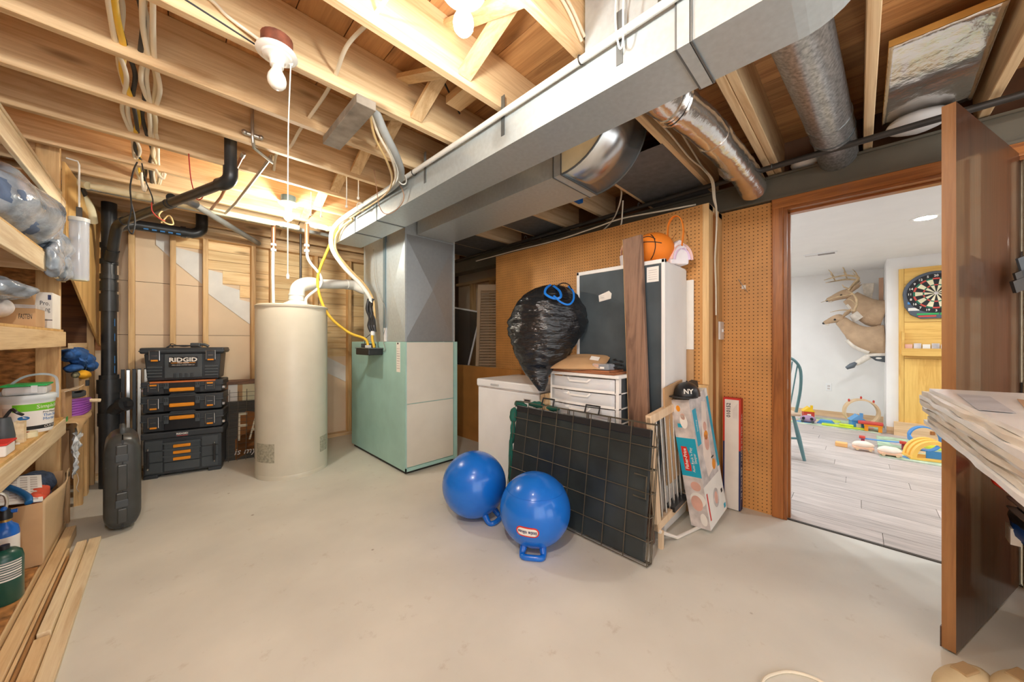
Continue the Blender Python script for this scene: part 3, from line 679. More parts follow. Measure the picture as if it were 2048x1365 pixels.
sticker(base_a + 0.82, base_a + 1.25, 0.17, 0.31, TANKL, 'energy_sticker')
t = thing('vent_pipe', 'white plastic vent pipe bending from heater top to the plenum', 'pipe', (HX, HY, 1.508))
v0 = (HX + 0.03, HY - 0.01)
MB().lathe([(0.115, 1.505), (0.10, 1.53), (0.064, 1.55), (0.064, 1.505)], (v0[0], v0[1], 0), n=28, cap=False).build('draft_collar', PVC, t, True, world=True)
MB().tube([(v0[0], v0[1], 1.53), (v0[0], v0[1], 1.60), (v0[0] + 0.02, v0[1] + 0.012, 1.68), (v0[0] + 0.09, v0[1] + 0.035, 1.725), (v0[0] + 0.16, v0[1] + 0.06, 1.735)], 0.062, 20, curve=5).build('elbow', PVC, t, True, world=True)
for z in (1.56, 1.60): MB().cyl((v0[0], v0[1], z), (v0[0], v0[1], z + 0.012), 0.066, n=24).build('hub_ring', PVC, t, True, world=True)
MB().tube([(v0[0] + 0.13, v0[1] + 0.05, 1.733), (1.40, 3.90, 1.79)], 0.047, 20).build('pipe_run', PVC, t, True, world=True)
MB().tube([(v0[0] + 0.13, v0[1] + 0.05, 1.733), (v0[0] + 0.20, v0[1] + 0.075, 1.74)], 0.055, 20).build('hub_ring', PVC, t, True, world=True)
MB().tube([(1.37, 3.89, 1.787), (1.46, 3.915, 1.79), (1.55, 3.87, 1.75), (1.6, 3.80, 1.72)], 0.053, 20, curve=4).build('elbow', PVC, t, True, world=True)
for nm, lab, pts in (('water_pipe', 'straight water pipe with wrapped top rising from heater left side', [(0.70, 3.78, 1.50), (0.695, 3.78, 1.80), (0.70, 3.78, 2.27)]),
                     ('water_pipe', 'bent flexible water pipe rising from heater behind the vent elbow', [(0.92, 3.60, 1.50), (0.925, 3.60, 1.58), (1.04, 3.62, 1.70), (1.045, 3.62, 1.80), (0.945, 3.60, 1.92), (0.925, 3.60, 2.02), (0.925, 3.60, 2.27)])):
    q = thing(nm, lab, 'pipe', pts[0])
    k = 8 if len(pts) > 3 else 1
    PP = smooth(pts, k) if k > 1 else pts
    MB().tube(PP, 0.0125, 10).build('pipe_run', PVC, q, True, world=True)
    x, y, _ = pts[-1]
    MB().cyl((x, y, 2.03), (x, y, 2.26), 0.019, n=14).build('copper_top', COPPER, q, True, world=True)
    for z in (2.0, 2.05): MB().cyl((x, y, z), (x, y, z + 0.02), 0.023, n=12).build('union_nut', PVC, q, True, world=True)
q = thing('gas_pipe', 'slim dark vertical pipe behind the water heater vent', 'pipe', (0.96, 3.95, 1.3))
MB().tube([(0.96, 3.95, 1.2), (0.96, 3.95, 2.25)], 0.011, 10).build('pipe_run', BLKIRON, q, True, world=True)
# ================================================================== BULBS
def lamp(x, y, lit, label, boxmat, zd=2.268, cord=None, tilt=0.0, onmat=None):
    t = thing('ceiling_lamp', label, 'lamp', (x, y, zd), group='bare bulb lampholders')
    MB().lathe([(0.0, 0.055), (0.052, 0.055), (0.052, 0.002), (0.0, 0.002)], n=20).build('junction_box', boxmat, t, True)
    MB().lathe([(0.0, 0.003), (0.066, 0.003), (0.068, -0.004), (0.060, -0.010), (0.050, -0.012), (0.046, -0.018), (0.030, -0.022), (0.024, -0.030), (0.022, -0.052), (0.016, -0.053)], n=32).build('porcelain_base', PORC, t, True)
    MB().cyl((0.045, 0, -0.022), (0.048, 0, -0.010), 0.006, n=8).build('pull_switch', PORC, t, True)
    pr = [(0.0, -0.045), (0.015, -0.05), (0.0165, -0.062), (0.022, -0.074), (0.029, -0.088), (0.0315, -0.103), (0.029, -0.118), (0.020, -0.130), (0.009, -0.1355), (0.0, -0.1365)]
    MB().lathe(pr, n=28).build('bulb', onmat if lit else BULBOFF, t, True, angle=2)
    return t
lamp(0.299, 1.555, False, 'unlit bare bulb in a porcelain holder on a rusty box', RUST)
lamp(0.655, 0.868, True, 'glowing bare bulb at the top edge beside the ceiling duct', GALVD, onmat=BULBCOOL)
lamp(0.69, 3.19, True, 'glowing bare bulb farthest back above the water heater', plain('blue_box', C(110, 140, 156), 0.5, metal=0.4), onmat=BULBON)
lamp(-0.15, 0.29, True, 'added bare bulb out of view over the near end of the shelving', GALVD, onmat=BULBADDED)  # bulb added out of view as a strong light for the room

def run(name, label, cat, pts, r, mat, curve=6, n=8, part='run', group=None, extra=None):
    q = thing(name, label, cat, pts[0], group=group)
    MB().tube(pts, r, n, curve=curve).build(part, mat, q, True, world=True)
    return q
# pull cord of the near bulb
q = thing('pull_cord', 'long white pull cord hanging from the unlit bulb holder', 'cord', (0.345, 1.555, 2.25))
m = MB(); m.tube([(0.344, 1.555, 2.246), (0.334, 1.545, 2.0), (0.331, 1.54, 1.7), (0.331, 1.54, 1.435)], 0.0022, 6, curve=6); m.build('string', CORDW, q, True, world=True)
MB().lathe([(0.0, 0.0), (0.005, 0.002), (0.006, 0.016), (0.002, 0.024), (0.0, 0.025)], (0.331, 1.54, 1.415), n=10).build('cord_end', CORDW, q, True, world=True)
for k, (x, y, z0, z1, lab) in enumerate(((0.80, 3.0, 2.335, 2.16, 'left white hanging cord tied to the insulated pipe'), (0.875, 3.01, 2.33, 2.17, 'right white hanging cord tied to the insulated pipe'), (0.885, 2.50, 2.37, 2.11, 'white hanging cord knotted over the duct end wires'), (0.965, 2.50, 2.36, 2.19, 'shorter white cord beside the knotted hanging cord'))):
    q = thing('hanging_cord', lab, 'cord', (x, y, z1), group='white cords hanging from the joists')
    MB().tube([(x, y, z0), (x + 0.002, y + 0.002, (z0 + z1) / 2), (x, y, z1)], 0.0035, 6, curve=4).build('string', CORDW, q, True, world=True)
    MB().ball((x, y, z1), (0.009, 0.009, 0.011), 10, 6).build('knot', CORDW, q, True, world=True)

# ================================================================== CABLES THROUGH THE JOISTS
holes = [0.40, 0.76, 1.21, 1.62, 2.03, 2.43, 2.84, 3.25, 3.66]
def through(label, x, dz, mat, r, amp, ph, ys=holes, name='electric_cable', group='cables threaded through the joists', last=None):
    pts = []
    for i, y in enumerate(ys):
        pts.append((x, y + 0.019, 2.335 + dz * 0.3))
        if i < len(ys) - 1:
            ym = (y + ys[i + 1]) / 2 + 0.02
            pts.append((x + amp * math.sin(ph + 2.1 * i), ym, 2.335 + dz + 0.02 * math.cos(ph * 2 + i)))
    if last: pts += last
    q = thing(name, label, 'cable', pts[0], group=group)
    m = MB(); m.sweep(smooth(pts, 8), [(r * 1.5 * math.cos(a), r * 0.8 * math.sin(a)) for a in [2 * PI * i / 8 for i in range(8)]], up=(0, 0, 1))
    m.build('sheath', mat, q, True, world=True)
for k, (dx, mt, lab) in enumerate(((-0.014, WIREW, 'white cable, outermost of the left bundle through the joists'), (-0.005, WIREW, 'white cable in the middle of the left joist bundle'), (0.006, WIREY, 'yellow cable in the left bundle through the joists'), (0.013, WIREB, 'black cable in the left bundle through the joists'))):
    through(lab, -0.122 + dx, 0.012 + 0.008 * (k % 2), mt, 0.0055 if mt is not WIREY else 0.007, 0.02, k * 1.7)
for k, (dx, mt, lab) in enumerate(((-0.02, WIREB, 'dark cable in the right bundle through the joists'), (-0.010, WIREW, 'white cable with green print in the right joist bundle'), (0.0, WIREW, 'white cable in the middle of the right joist bundle'), (0.010, plain('cream_cable', C(224, 206, 168), 0.55), 'cream cable in the right bundle through the joists'), (0.02, WIREW, 'white cable, outermost of the right bundle through the joists'))):
    through(lab, -0.05 + dx, 0.010 + 0.007 * (k % 2), mt, 0.0055, 0.016, k * 1.3 + 1)
through('single white cable looping between joists right of the unlit bulb', 0.53, 0.035, WIREW, 0.0055, 0.02, 0.5, [0.40, 0.76, 1.21, 1.62, 2.03, 2.43, 2.84])
for x, in ((-0.122,), (-0.05,), ):
    pass
run('electric_cable', 'white cable stapled along the joist to the unlit bulb box', 'cable', [(-0.5, 1.612, 2.44), (-0.1, 1.612, 2.44), (0.10, 1.611, 2.385), (0.16, 1.608, 2.35), (0.25, 1.59, 2.31)], 0.006, WIREW)
run('black_string', 'thin black wire strung across below the joists to the bulb', 'wire', [(-0.12, 1.50, 2.30), (0.0, 1.53, 2.287), (0.15, 1.56, 2.28), (0.26, 1.60, 2.288)], 0.003, WIREB)
run('black_cable', 'black cable running over joists beside the bridging', 'cable', [(0.75, 1.30, 2.49), (0.95, 1.45, 2.49), (1.18, 1.60, 2.47)], 0.005, WIREB, curve=3)
run('electric_cable', 'white cable stapled to the joist above the trunk duct', 'cable', [(0.70, 0.755, 2.46), (0.9, 0.752, 2.45), (1.05, 0.752, 2.42), (1.15, 0.752, 2.36)], 0.006, WIREW)
run('electric_cable', 'lower of two white cables stapled above the trunk duct', 'cable', [(0.68, 0.754, 2.445), (0.88, 0.752, 2.43), (1.03, 0.752, 2.395), (1.13, 0.752, 2.33)], 0.006, WIREW)
run('cable_loop', 'white cord loop hanging down beside the trunk duct', 'cord', [(1.10, 0.55, 2.40), (1.09, 0.56, 2.32), (1.105, 0.57, 2.20), (1.115, 0.59, 2.205), (1.11, 0.60, 2.3), (1.12, 0.60, 2.42)], 0.0035, CORDW, curve=8)
run('cable_loop', 'coiled white wire lying on the duct boot', 'cord', [(1.10, 0.46, 2.44), (1.13, 0.50, 2.46), (1.12, 0.55, 2.42), (1.09, 0.53, 2.37), (1.08, 0.49, 2.40)], 0.004, CORDW, curve=8)
# black drop wire, tied with red wire, at the left
run('drop_wire', 'black wire looping down from the left cable bundle', 'wire', [(-0.125, 3.25, 2.32), (-0.14, 3.24, 2.26), (-0.155, 3.25, 2.15), (-0.15, 3.25, 2.02), (-0.165, 3.26, 1.90), (-0.145, 3.25, 1.86), (-0.135, 3.25, 1.95), (-0.15, 3.25, 2.05)], 0.004, WIREB)
run('drop_wire', 'second black wire dropping to the drain pipe with a curl', 'wire', [(-0.105, 3.25, 2.32), (-0.09, 3.24, 2.22), (-0.06, 3.24, 2.12), (-0.055, 3.24, 2.07)], 0.0035, WIREB)
run('tie_wire', 'red tie wire holding the slanting drain pipe near its upper end', 'wire', [(0.10, 2.83, 2.30), (0.105, 2.86, 2.24), (0.115, 2.90, 2.16), (0.14, 2.95, 2.08), (0.16, 2.93, 2.075), (0.175, 2.90, 2.10)], 0.003, WIRER)
run('tie_wire', 'red tie wire under the drain pipe at the left', 'wire', [(-0.06, 3.24, 2.08), (-0.06, 3.26, 2.03), (-0.03, 3.30, 2.0), (0.0, 3.35, 2.0)], 0.003, WIRER)
run('tan_wire', 'tan wire loops hanging under the slanting drain pipe', 'wire', [(0.0, 3.40, 2.10), (-0.03, 3.38, 2.04), (0.0, 3.36, 1.99), (0.04, 3.40, 2.0), (0.02, 3.42, 2.06), (-0.02, 3.42, 2.0)], 0.005, plain('tan_cable', C(206, 176, 122), 0.6), curve=8)
run('cable_stub', 'bundle of short white cable ends below the back joist, left', 'cable', [(-0.115, 3.46, 2.33), (-0.11, 3.47, 2.26), (-0.10, 3.47, 2.21), (-0.09, 3.48, 2.27)], 0.008, WIREW)
run('cable_stub', 'short white cable ends below the back joist, right', 'cable', [(-0.05, 3.27, 2.33), (-0.03, 3.24, 2.27), (-0.01, 3.24, 2.25), (0.0, 3.25, 2.29)], 0.008, WIREW)

# cable bundle over and down the trunk duct
q = thing('cable_bundle', 'grey and white cable bundle curving down past the duct end', 'cable', (1.1, 2.6, 2.3))
MB().tube([(0.70, 1.65, 2.325), (0.80, 1.74, 2.27), (0.93, 1.86, 2.23), (1.04, 2.02, 2.22), (1.10, 2.25, 2.235), (1.105, 2.6, 2.245), (1.10, 3.05, 2.25)], 0.022, 12, curve=8).build('grey_conduit', plain('grey_flex', C(176, 180, 178), 0.45), q, True, world=True)
MB().tube([(0.69, 1.66, 2.32), (0.78, 1.76, 2.255), (0.91, 1.87, 2.205), (1.02, 2.05, 2.195), (1.08, 2.3, 2.215), (1.085, 2.6, 2.225), (1.085, 3.05, 2.225)], 0.007, 8, curve=8).build('white_cable', WIREW, q, True, world=True)
MB().tube([(0.685, 1.65, 2.31), (0.77, 1.78, 2.245), (0.90, 1.90, 2.19), (1.01, 2.08, 2.18), (1.09, 2.4, 2.20), (1.09, 3.0, 2.205)], 0.006, 8, curve=8).build('tan_cable', MATS['tan_cable'], q, True, world=True)
for y in (2.08, 2.75): 
    MB().tube([(1.08 + 0.03 * math.cos(a), y, 2.225 + 0.035 * math.sin(a)) for a in [2 * PI * i / 14 for i in range(14)]], 0.004, 6, closed=True).build('zip_tie', CORDW, q, True, world=True)
q = thing('cable_drop', 'thick white cable dropping from the duct end to the plenum', 'cable', (1.1, 3.1, 2.2))
MB().tube([(1.10, 3.02, 2.25), (1.085, 3.25, 2.23), (1.07, 3.38, 2.16), (1.09, 3.42, 2.02), (1.20, 3.43, 1.87), (1.34, 3.43, 1.74), (1.43, 3.42, 1.62), (1.45, 3.41, 1.56)], 0.020, 12, curve=8).build('white_sheath', PVC, q, True, world=True)
MB().tube([(1.12, 3.02, 2.21), (1.11, 3.25, 2.19), (1.10, 3.37, 2.12), (1.12, 3.40, 2.0), (1.24, 3.41, 1.86), (1.38, 3.41, 1.73), (1.455, 3.40, 1.60), (1.46, 3.38, 1.5), (1.462, 3.37, 1.4)], 0.010, 10, curve=8).build('tan_sheath', MATS['tan_cable'], q, True, world=True)
run('thermostat_wire', 'thin brown wire loop hanging across the duct side', 'wire', [(0.99, 2.30, 2.33), (1.02, 2.33, 2.24), (1.06, 2.38, 2.14), (1.10, 2.38, 2.085), (1.12, 2.28, 2.075), (1.125, 2.16, 2.11), (1.118, 2.14, 2.17), (1.09, 2.18, 2.25), (1.06, 2.2, 2.27)], 0.0028, plain('brown_wire', C(170, 130, 100), 0.6), curve=8)
run('thermostat_wire', 'thin grey wire dropping down the plenum face', 'wire', [(1.478, 3.44, 2.1), (1.476, 3.40, 1.8), (1.478, 3.30, 1.62), (1.476, 3.18, 1.5), (1.478, 3.17, 1.35), (1.476, 3.22, 1.2), (1.48, 3.18, 1.1), (1.48, 3.22, 1.08)], 0.0028, WIREG, curve=8)
run('thermostat_wire', 'thin black wire arching over the control box', 'wire', [(1.43, 3.54, 1.155), (1.42, 3.5, 1.2), (1.43, 3.42, 1.24), (1.44, 3.38, 1.255)], 0.003, WIREB)
# white pipe along the trunk duct
q = thing('white_pipe', 'long white plastic pipe clipped along the trunk duct side', 'pipe', (1.115, 1.5, 2.25))
MB().tube([(1.118, -0.35, 2.245), (1.118, 1.4, 2.25), (1.115, 2.9, 2.262), (1.10, 3.1, 2.262)], 0.0135, 12).build('pipe_run', PVC, q, True, world=True)
for y in (0.75, 2.0): MB().tube([(1.118 + 0.016 * math.cos(a), y, 2.25 + 0.016 * math.sin(a)) for a in [2 * PI * i / 14 for i in range(14)]], 0.003, 6, closed=True).build('pipe_hook', BLKIRON, q, True, world=True)

# ================================================================== PLUMBING
SX, SY = -0.32, 4.30
q = thing('drain_stack', 'tall black plastic drain stack standing at the left rear', 'pipe', (SX, SY, 0))
MB().cyl((SX, SY, 0.80), (SX, SY, 2.30), 0.044, n=24).build('upper_pipe', ABS, q, True, world=True)
MB().cyl((SX, SY, 0.0), (SX, SY, 0.80), 0.057, n=24).build('lower_pipe', ABS, q, True, world=True)
for z0, z1, r in ((0.76, 0.87, 0.068), (0.87, 0.905, 0.056), (0.50, 0.60, 0.064), (0.60, 0.76, 0.060), (1.42, 1.56, 0.053), (1.585, 1.66, 0.052), (1.68, 1.72, 0.052), (1.80, 1.84, 0.052), (1.93, 1.97, 0.052)):
    MB().cyl((SX, SY, z0), (SX, SY, z1), r, n=24).build('hub', ABS, q, True, world=True)
d = Vector((0.72, -0.70, 0)).normalized(); c0 = Vector((SX, SY, 0.60))
MB().cyl(c0, c0 + d * 0.10 + Vector((0, 0, 0.06)), 0.052, 0.046, n=20).build('cleanout_wye', ABS, q, True, world=True)
e = c0 + d * 0.10 + Vector((0, 0, 0.06)); MB().cyl(e, e + d * 0.035 + Vector((0, 0, 0.01)), 0.056, n=20).build('cleanout_cap', ABS, q, True, world=True)
e2 = e + d * 0.035 + Vector((0, 0, 0.01)); M = frame(e2, (-d.y, d.x, 0), (0, 0, 1)); MB().box(-0.02, 0.02, -0.02, 0.02, -0.02, 0.03, M).build('cap_nut', ABS, q, world=True)
m = MB()
for z in (1.30, 1.18, 1.0, 0.92): B(SX + 0.030, SX + 0.034, SY - 0.036, SY - 0.028, z, z + 0.06).build('blue_print', ABSB, q, world=True)
MB().tube([(SX, SY, 2.05), (SX + 0.05, SY + 0.02, 2.13), (SX + 0.12, SY + 0.05, 2.168)], 0.046, 20, curve=4).build('sweep_elbow', ABS, q, True, world=True)
q = thing('drain_pipe', 'black horizontal drain pipe with upturned elbow along the back wall', 'pipe', (-0.1, 4.36, 2.17))
MB().tube([(SX + 0.10, 4.35, 2.168), (0.12, 4.36, 2.175), (0.19, 4.36, 2.18), (0.235, 4.36, 2.215), (0.245, 4.36, 2.26), (0.245, 4.36, 2.40)], 0.044, 20, curve=5).build('pipe_run', ABS, q, True, world=True)
MB().cyl((0.10, 4.36, 2.175), (0.135, 4.36, 2.176), 0.05, n=20).build('hub', ABS, q, True, world=True)
for k in range(5): B(-0.13 + k * 0.05, -0.10 + k * 0.05, 4.317, 4.3185, 2.135, 2.147).build('blue_print', ABSB, q, world=True)
q = thing('drain_branch', 'thinner black drain pipe slanting from the ceiling to the stack', 'pipe', (0.27, 2.58, 2.3))
MB().tube([(0.27, 2.585, 2.53), (0.27, 2.585, 2.15)], 0.030, 18).build('vertical_drop', ABS, q, True, world=True)
MB().tube([(0.27, 2.585, 2.19), (0.268, 2.59, 2.13), (0.25, 2.62, 2.105), (0.23, 2.67, 2.105)], 0.036, 18, curve=4).build('elbow', ABS, q, True, world=True)
MB().tube([(0.25, 2.62, 2.108), (-0.10, 3.62, 2.10), (-0.235, 4.0, 2.09)], 0.028, 18).build('slanting_run', ABS, q, True, world=True)
MB().tube([(-0.215, 3.94, 2.092), (-0.245, 4.03, 2.085), (-0.27, 4.10, 2.04), (-0.30, 4.22, 1.86)], 0.032, 18, curve=4).build('lower_elbow', ABS, q, True, world=True)
MB().cyl((-0.292, 4.19, 1.90), (-0.305, 4.235, 1.83), 0.038, n=18).build('hub', ABS, q, True, world=True)
a, b = Vector((0.25, 2.62, 2.108)), Vector((-0.10, 3.62, 2.10))
for tq in (0.62, 0.66): MB().cyl(a.lerp(b, tq), a.lerp(b, tq + 0.012), 0.032, n=18).build('coupling', ABS, q, True, world=True)
q = thing('drain_branch', 'grey black drain pipe slanting down to the right at back wall', 'pipe', (0.05, 3.4, 2.19))
MB().tube([(0.04, 3.30, 2.15), (0.10, 3.42, 2.19), (0.16, 3.5, 2.20), (0.22, 3.62, 2.20), (0.70, 4.50, 2.215)], 0.024, 16, curve=4).build('pipe_run', plain('grey_abs', C(120, 122, 120), 0.35, var=0.1), q, True, world=True)
MB().tube([(0.03, 3.28, 2.145), (0.11, 3.43, 2.195), (0.16, 3.5, 2.20)], 0.030, 16, curve=4).build('elbow', ABS, q, True, world=True)
for (lab, y, z, x0, x1, mt, r) in (('upper white wrapped pipe crossing below the back joists', 3.79, 2.262, -0.20, 0.68, PVC, 0.024), ('lower yellowed wrapped pipe crossing below the back joists', 3.70, 2.235, -0.36, 0.70, PVCY, 0.024), ('white wrapped pipe piece between the two heater pipes', 3.78, 2.262, 0.71, 0.905, PVC, 0.024), ('thick white wrapped pipe ending at the duct', 3.62, 2.265, 0.93, 1.26, PVC, 0.027)):
    q = thing('wrapped_pipe', lab, 'pipe', (x0, y, z), group='white wrapped pipes under the ceiling')
    MB().tube([(x0, y, z), (x0 + 0.06, y, z + 0.003), (x1 - 0.04, y, z), (x1, y, z)], r, 14, scale=[0.7, 1.0, 1.0, 0.9]).build('wrap', mt, q, True, world=True, angle=1.2)
    for k in range(3):
        xx = x0 + (x1 - x0) * (0.2 + 0.3 * k); MB().cyl((xx, y, z), (xx + 0.018, y, z), r + 0.002, n=14).build('tape_band', PVCY, q, True, world=True)
q = thing('wrapped_pipe_bend', 'wrapped pipe elbow dropping at the left end of the white pipes', 'pipe', (-0.37, 3.7, 2.2))
MB().tube([(-0.37, 3.70, 2.235), (-0.42, 3.74, 2.25), (-0.44, 3.86, 2.25), (-0.395, 4.0, 2.17), (-0.385, 4.1, 2.08)], 0.026, 14, curve=5).build('wrap', PVCY, q, True, world=True)
MB().tube([(-0.43, 3.82, 2.25), (-0.42, 3.90, 2.23)], 0.030, 14).build('black_tape', ABS, q, True, world=True)
for lab, p0, p1 in (('left slim copper pipe slanting below the joists', (0.335, 2.62, 2.31), (0.28, 3.20, 2.20)), ('right slim copper pipe slanting below the joists', (0.47, 2.58, 2.33), (0.37, 3.25, 2.20))):
    q = thing('copper_pipe', lab, 'pipe', p0, group='slim copper pipes')
    MB().tube([p0, p1, (p1[0] - 0.02, p1[1] + 0.45, p1[2] + 0.03)], 0.009, 10).build('pipe_run', SILVERP if 'right' in lab else COPPER, q, True, world=True)
    MB().cyl(p0, Vector(p0).lerp(Vector(p1), 0.06), 0.012, n=10).build('fitting', SILVERP, q, True, world=True)
q = thing('copper_pipe', 'slim pipe with valve tee fixed across two joists', 'pipe', (0.36, 2.42, 2.3))
MB().tube([(0.345, 2.40, 2.53), (0.345, 2.40, 2.33), (0.35, 2.41, 2.30), (0.36, 2.45, 2.287), (0.47, 2.57, 2.287), (0.475, 2.58, 2.33)], 0.009, 10).build('pipe_run', SILVERP, q, True, world=True)
MB().cyl((0.31, 2.405, 2.335), (0.385, 2.405, 2.335), 0.012, n=10).build('valve_body', SILVERP, q, True, world=True)
for x in (0.31, 0.385): MB().ball((x, 2.40, 2.335), 0.014, 10, 6).build('valve_knob', SILVERP, q, True, world=True)
q = thing('gas_line', 'black iron pipe running along under the joists beside the beam', 'pipe', (2.66, 1.0, 2.24))
MB().tube([(2.645, -1.6, 2.262), (2.65, 0.3, 2.255), (2.66, 1.7, 2.235), (2.69, 4.5, 2.215)], 0.017, 14).build('pipe_run', BLKIRON, q, True, world=True)
for y in (0.38, 1.23, 2.45): MB().tube([(2.652 + 0.019 * math.cos(a), y, 2.252 + 0.022 * math.sin(a)) for a in [PI * i / 8 for i in range(-1, 10)]], 0.003, 6).build('pipe_strap', GALVD, q, True, world=True)
# blue junction box in the dark joist bay, wires near beam
q = thing('junction_box', 'small blue plastic junction box in the joist bay', 'electrical box', (2.33, 1.6, 2.34))
B(2.25, 2.39, 1.575, 1.618, 2.295, 2.36).build('box_body', plain('blue_plastic', C(30, 96, 176), 0.45), q, world=True, bevel=0.006)
MB().ball((2.32, 1.572, 2.315), (0.012, 0.006, 0.01), 8, 6).build('wire_nut', RED, q, True, world=True)
run('electric_cable', 'white cable draped along the top of the pegboard wall', 'cable', [(2.60, 3.2, 2.125), (2.60, 2.6, 2.13), (2.595, 2.0, 2.125), (2.60, 1.6, 2.15), (2.61, 1.35, 2.17), (2.60, 1.0, 2.14), (2.60, 0.80, 2.125)], 0.006, WIREW)
run('electric_cable', 'white cable dropping from the bay over the pegboard', 'cable', [(2.58, 1.33, 2.30), (2.59, 1.34, 2.22), (2.61, 1.36, 2.13), (2.63, 1.4, 2.09)], 0.006, WIREW)
run('electric_cable', 'white cable arching over the iron pipe', 'cable', [(2.40, 1.26, 2.33), (2.5, 1.30, 2.32), (2.6, 1.38, 2.26), (2.68, 1.48, 2.20), (2.7, 1.6, 2.13)], 0.006, WIREW)
for k, lab in enumerate(('outer white cable along the joist down to the wall end', 'inner white cable along the joist down to the wall end')):
    run('electric_cable', lab, 'cable', [(1.75, 0.745 - 0.022 * k, 2.33 + 0.05 * k), (2.0, 0.748 - 0.02 * k, 2.34 + 0.06 * k), (2.3, 0.745 - 0.01 * k, 2.32 + 0.05 * k), (2.52, 0.735, 2.325 + 0.012 * k), (2.615, 0.708 - 0.01 * k, 2.27), (2.64, 0.70 - 0.008 * k, 2.15), (2.71, 0.70, 2.08), (2.72, 0.706, 1.9), (2.70, 0.708, 1.75), (2.715, 0.706, 1.55), (2.72, 0.706, 1.36)], 0.0055, WIREW)
q = thing('light_switch', 'white light switch box on the wall end stud', 'light switch', (2.86, 0.705, 1.25))
B(2.80, 2.90, 0.700, 0.713, 1.19, 1.32).build('plate', WHITEM, q, world=True, bevel=0.003)
B(2.845, 2.855, 0.690, 0.700, 1.245, 1.265).build('toggle', WHITE, q, world=True)
# ================================================================== CHEST FREEZER
t = thing('chest_freezer', 'small white chest freezer standing beside the hardboard wall', 'freezer', (2.27, 2.1, 0))
B(2.012, 2.55, 1.72, 2.45, 0.0, 0.772).build('cabinet', WHITE, t, world=True, bevel=0.012)
B(2.0, 2.555, 1.715, 2.455, 0.778, 0.842).build('lid', WHITE, t, world=True, bevel=0.01)
B(2.006, 2.02, 1.725, 2.445, 0.772, 0.778).build('gasket', GREYP, t, world=True)
B(1.994, 2.004, 2.16, 2.26, 0.795, 0.812).build('lid_handle', plain('grey_handle', C(196, 198, 200), 0.4), t, world=True, bevel=0.004)
p = B(2.008, 2.0125, 1.80, 1.88, 0.70, 0.725).build('name_plate', GREYP, t, world=True)
B(2.0068, 2.0082, 1.81, 1.87, 0.706, 0.719).build('plate_print', INK, p, world=True)
# ================================================================== TRASH BAG
rows = [(572, 1105, 16, 0), (578, 1104, 34, 0), (592, 1100, 54, 0), (615, 1097, 70, 0), (640, 1097, 76, 0), (665, 1093, 74, 0), (692, 1086, 64, -0.01), (716, 1084, 50, -0.03), (738, 1076, 32, -0.06), (752, 1074, 20, -0.12), (766, 1078, 13, -0.20), (778, 1081, 6, -0.215)]
DEP = 2.54
PXM = DEP / 694
def bag_pt(row, th):
    y, c, w_, dep = row
    z = 1.18 + (682.5 - y) * PXM; u = (c - 1024) * PXM; dd = DEP + dep * 0.5
    a = w_ * PXM
    uu = u + a * math.cos(th); de = dd + a * 0.78 * math.sin(th)
    return Vector(((de + uu) / math.sqrt(2), (de - uu) / math.sqrt(2), z))
def bag_surf(n=96, sub=9):
    R = []
    for i in range(len(rows) - 1):
        for k in range(sub):
            tt = k / sub; R.append(tuple(a * (1 - tt) + b * tt for a, b in zip(rows[i], rows[i + 1])))
    R.append(rows[-1]); vs = []
    for j, r in enumerate(R):
        zf = j / len(R)
        for i in range(n):
            th = 2 * PI * i / n; p = bag_pt(r, th); c = bag_pt((r[0], r[1], 0, r[3]), 0); d = p - c
            pl = 0.10 * math.exp(-zf * 9) * math.cos(13 * th) + 0.05 * noise.noise(p * 7) + 0.045 * noise.noise(Vector((p.x * 6, p.y * 6, p.z * 30))) * min(1, zf * 3) + (0.10 * noise.noise(p * 16) if zf > 0.55 else 0) + 0.02 * noise.noise(p * 30) - 0.05 * abs(noise.noise(p * 9 + Vector((3, 1, 2)))) - 0.03 * abs(noise.noise(Vector((p.x * 12, p.y * 12, p.z * 26)))) + 0.035
            vs.append(c + d * (1 + pl))
    fs = [(j * n + i, j * n + (i + 1) % n, (j + 1) * n + (i + 1) % n, (j + 1) * n + i) for j in range(len(R) - 1) for i in range(n)]
    fs += [tuple(range(n)), tuple(range((len(R) - 1) * n, len(R) * n))]
    return MB().add(vs, fs)
t = thing('trash_bag', 'stuffed shiny black trash bag with blue drawstring on the freezer', 'trash bag', (2.0, 1.62, 0.95))
bag_surf().build('bag', BAG, t, True, world=True, angle=3)
def bp(px, py, out):  # a point near the bag front, at a place in its own frame
    z = 1.18 + (682.5 - py) * PXM; u = (px - 1024) * PXM; de = DEP - out * 0.9
    return ((de + u) / math.sqrt(2), (de - u) / math.sqrt(2), z)
MB().strip([bp(1100, 572, 0.06), bp(1088, 584, 0.16), bp(1086, 596, 0.22), bp(1100, 605, 0.255), bp(1112, 603, 0.265), bp(1112, 590, 0.21), bp(1104, 576, 0.10)], 0.016, 0.003, up=(-0.7, -0.7, 0.3), curve=8).build('drawstring', BAGBLUE, t, True, world=True)
MB().strip([bp(1100, 600, 0.25), bp(1112, 613, 0.29), bp(1126, 617, 0.29), bp(1136, 607, 0.25), bp(1138, 590, 0.19), bp(1132, 577, 0.11)], 0.012, 0.003, up=(-0.7, -0.7, 0.3), curve=8).build('drawstring', BAGBLUE, t, True, world=True)
MB().tube([bp(1112, 574, 0.04), bp(1122, 570, 0.08), bp(1132, 574, 0.12), bp(1136, 584, 0.17)], 0.004, 6, curve=6).build('drawstring', BLKS, t, True, world=True)
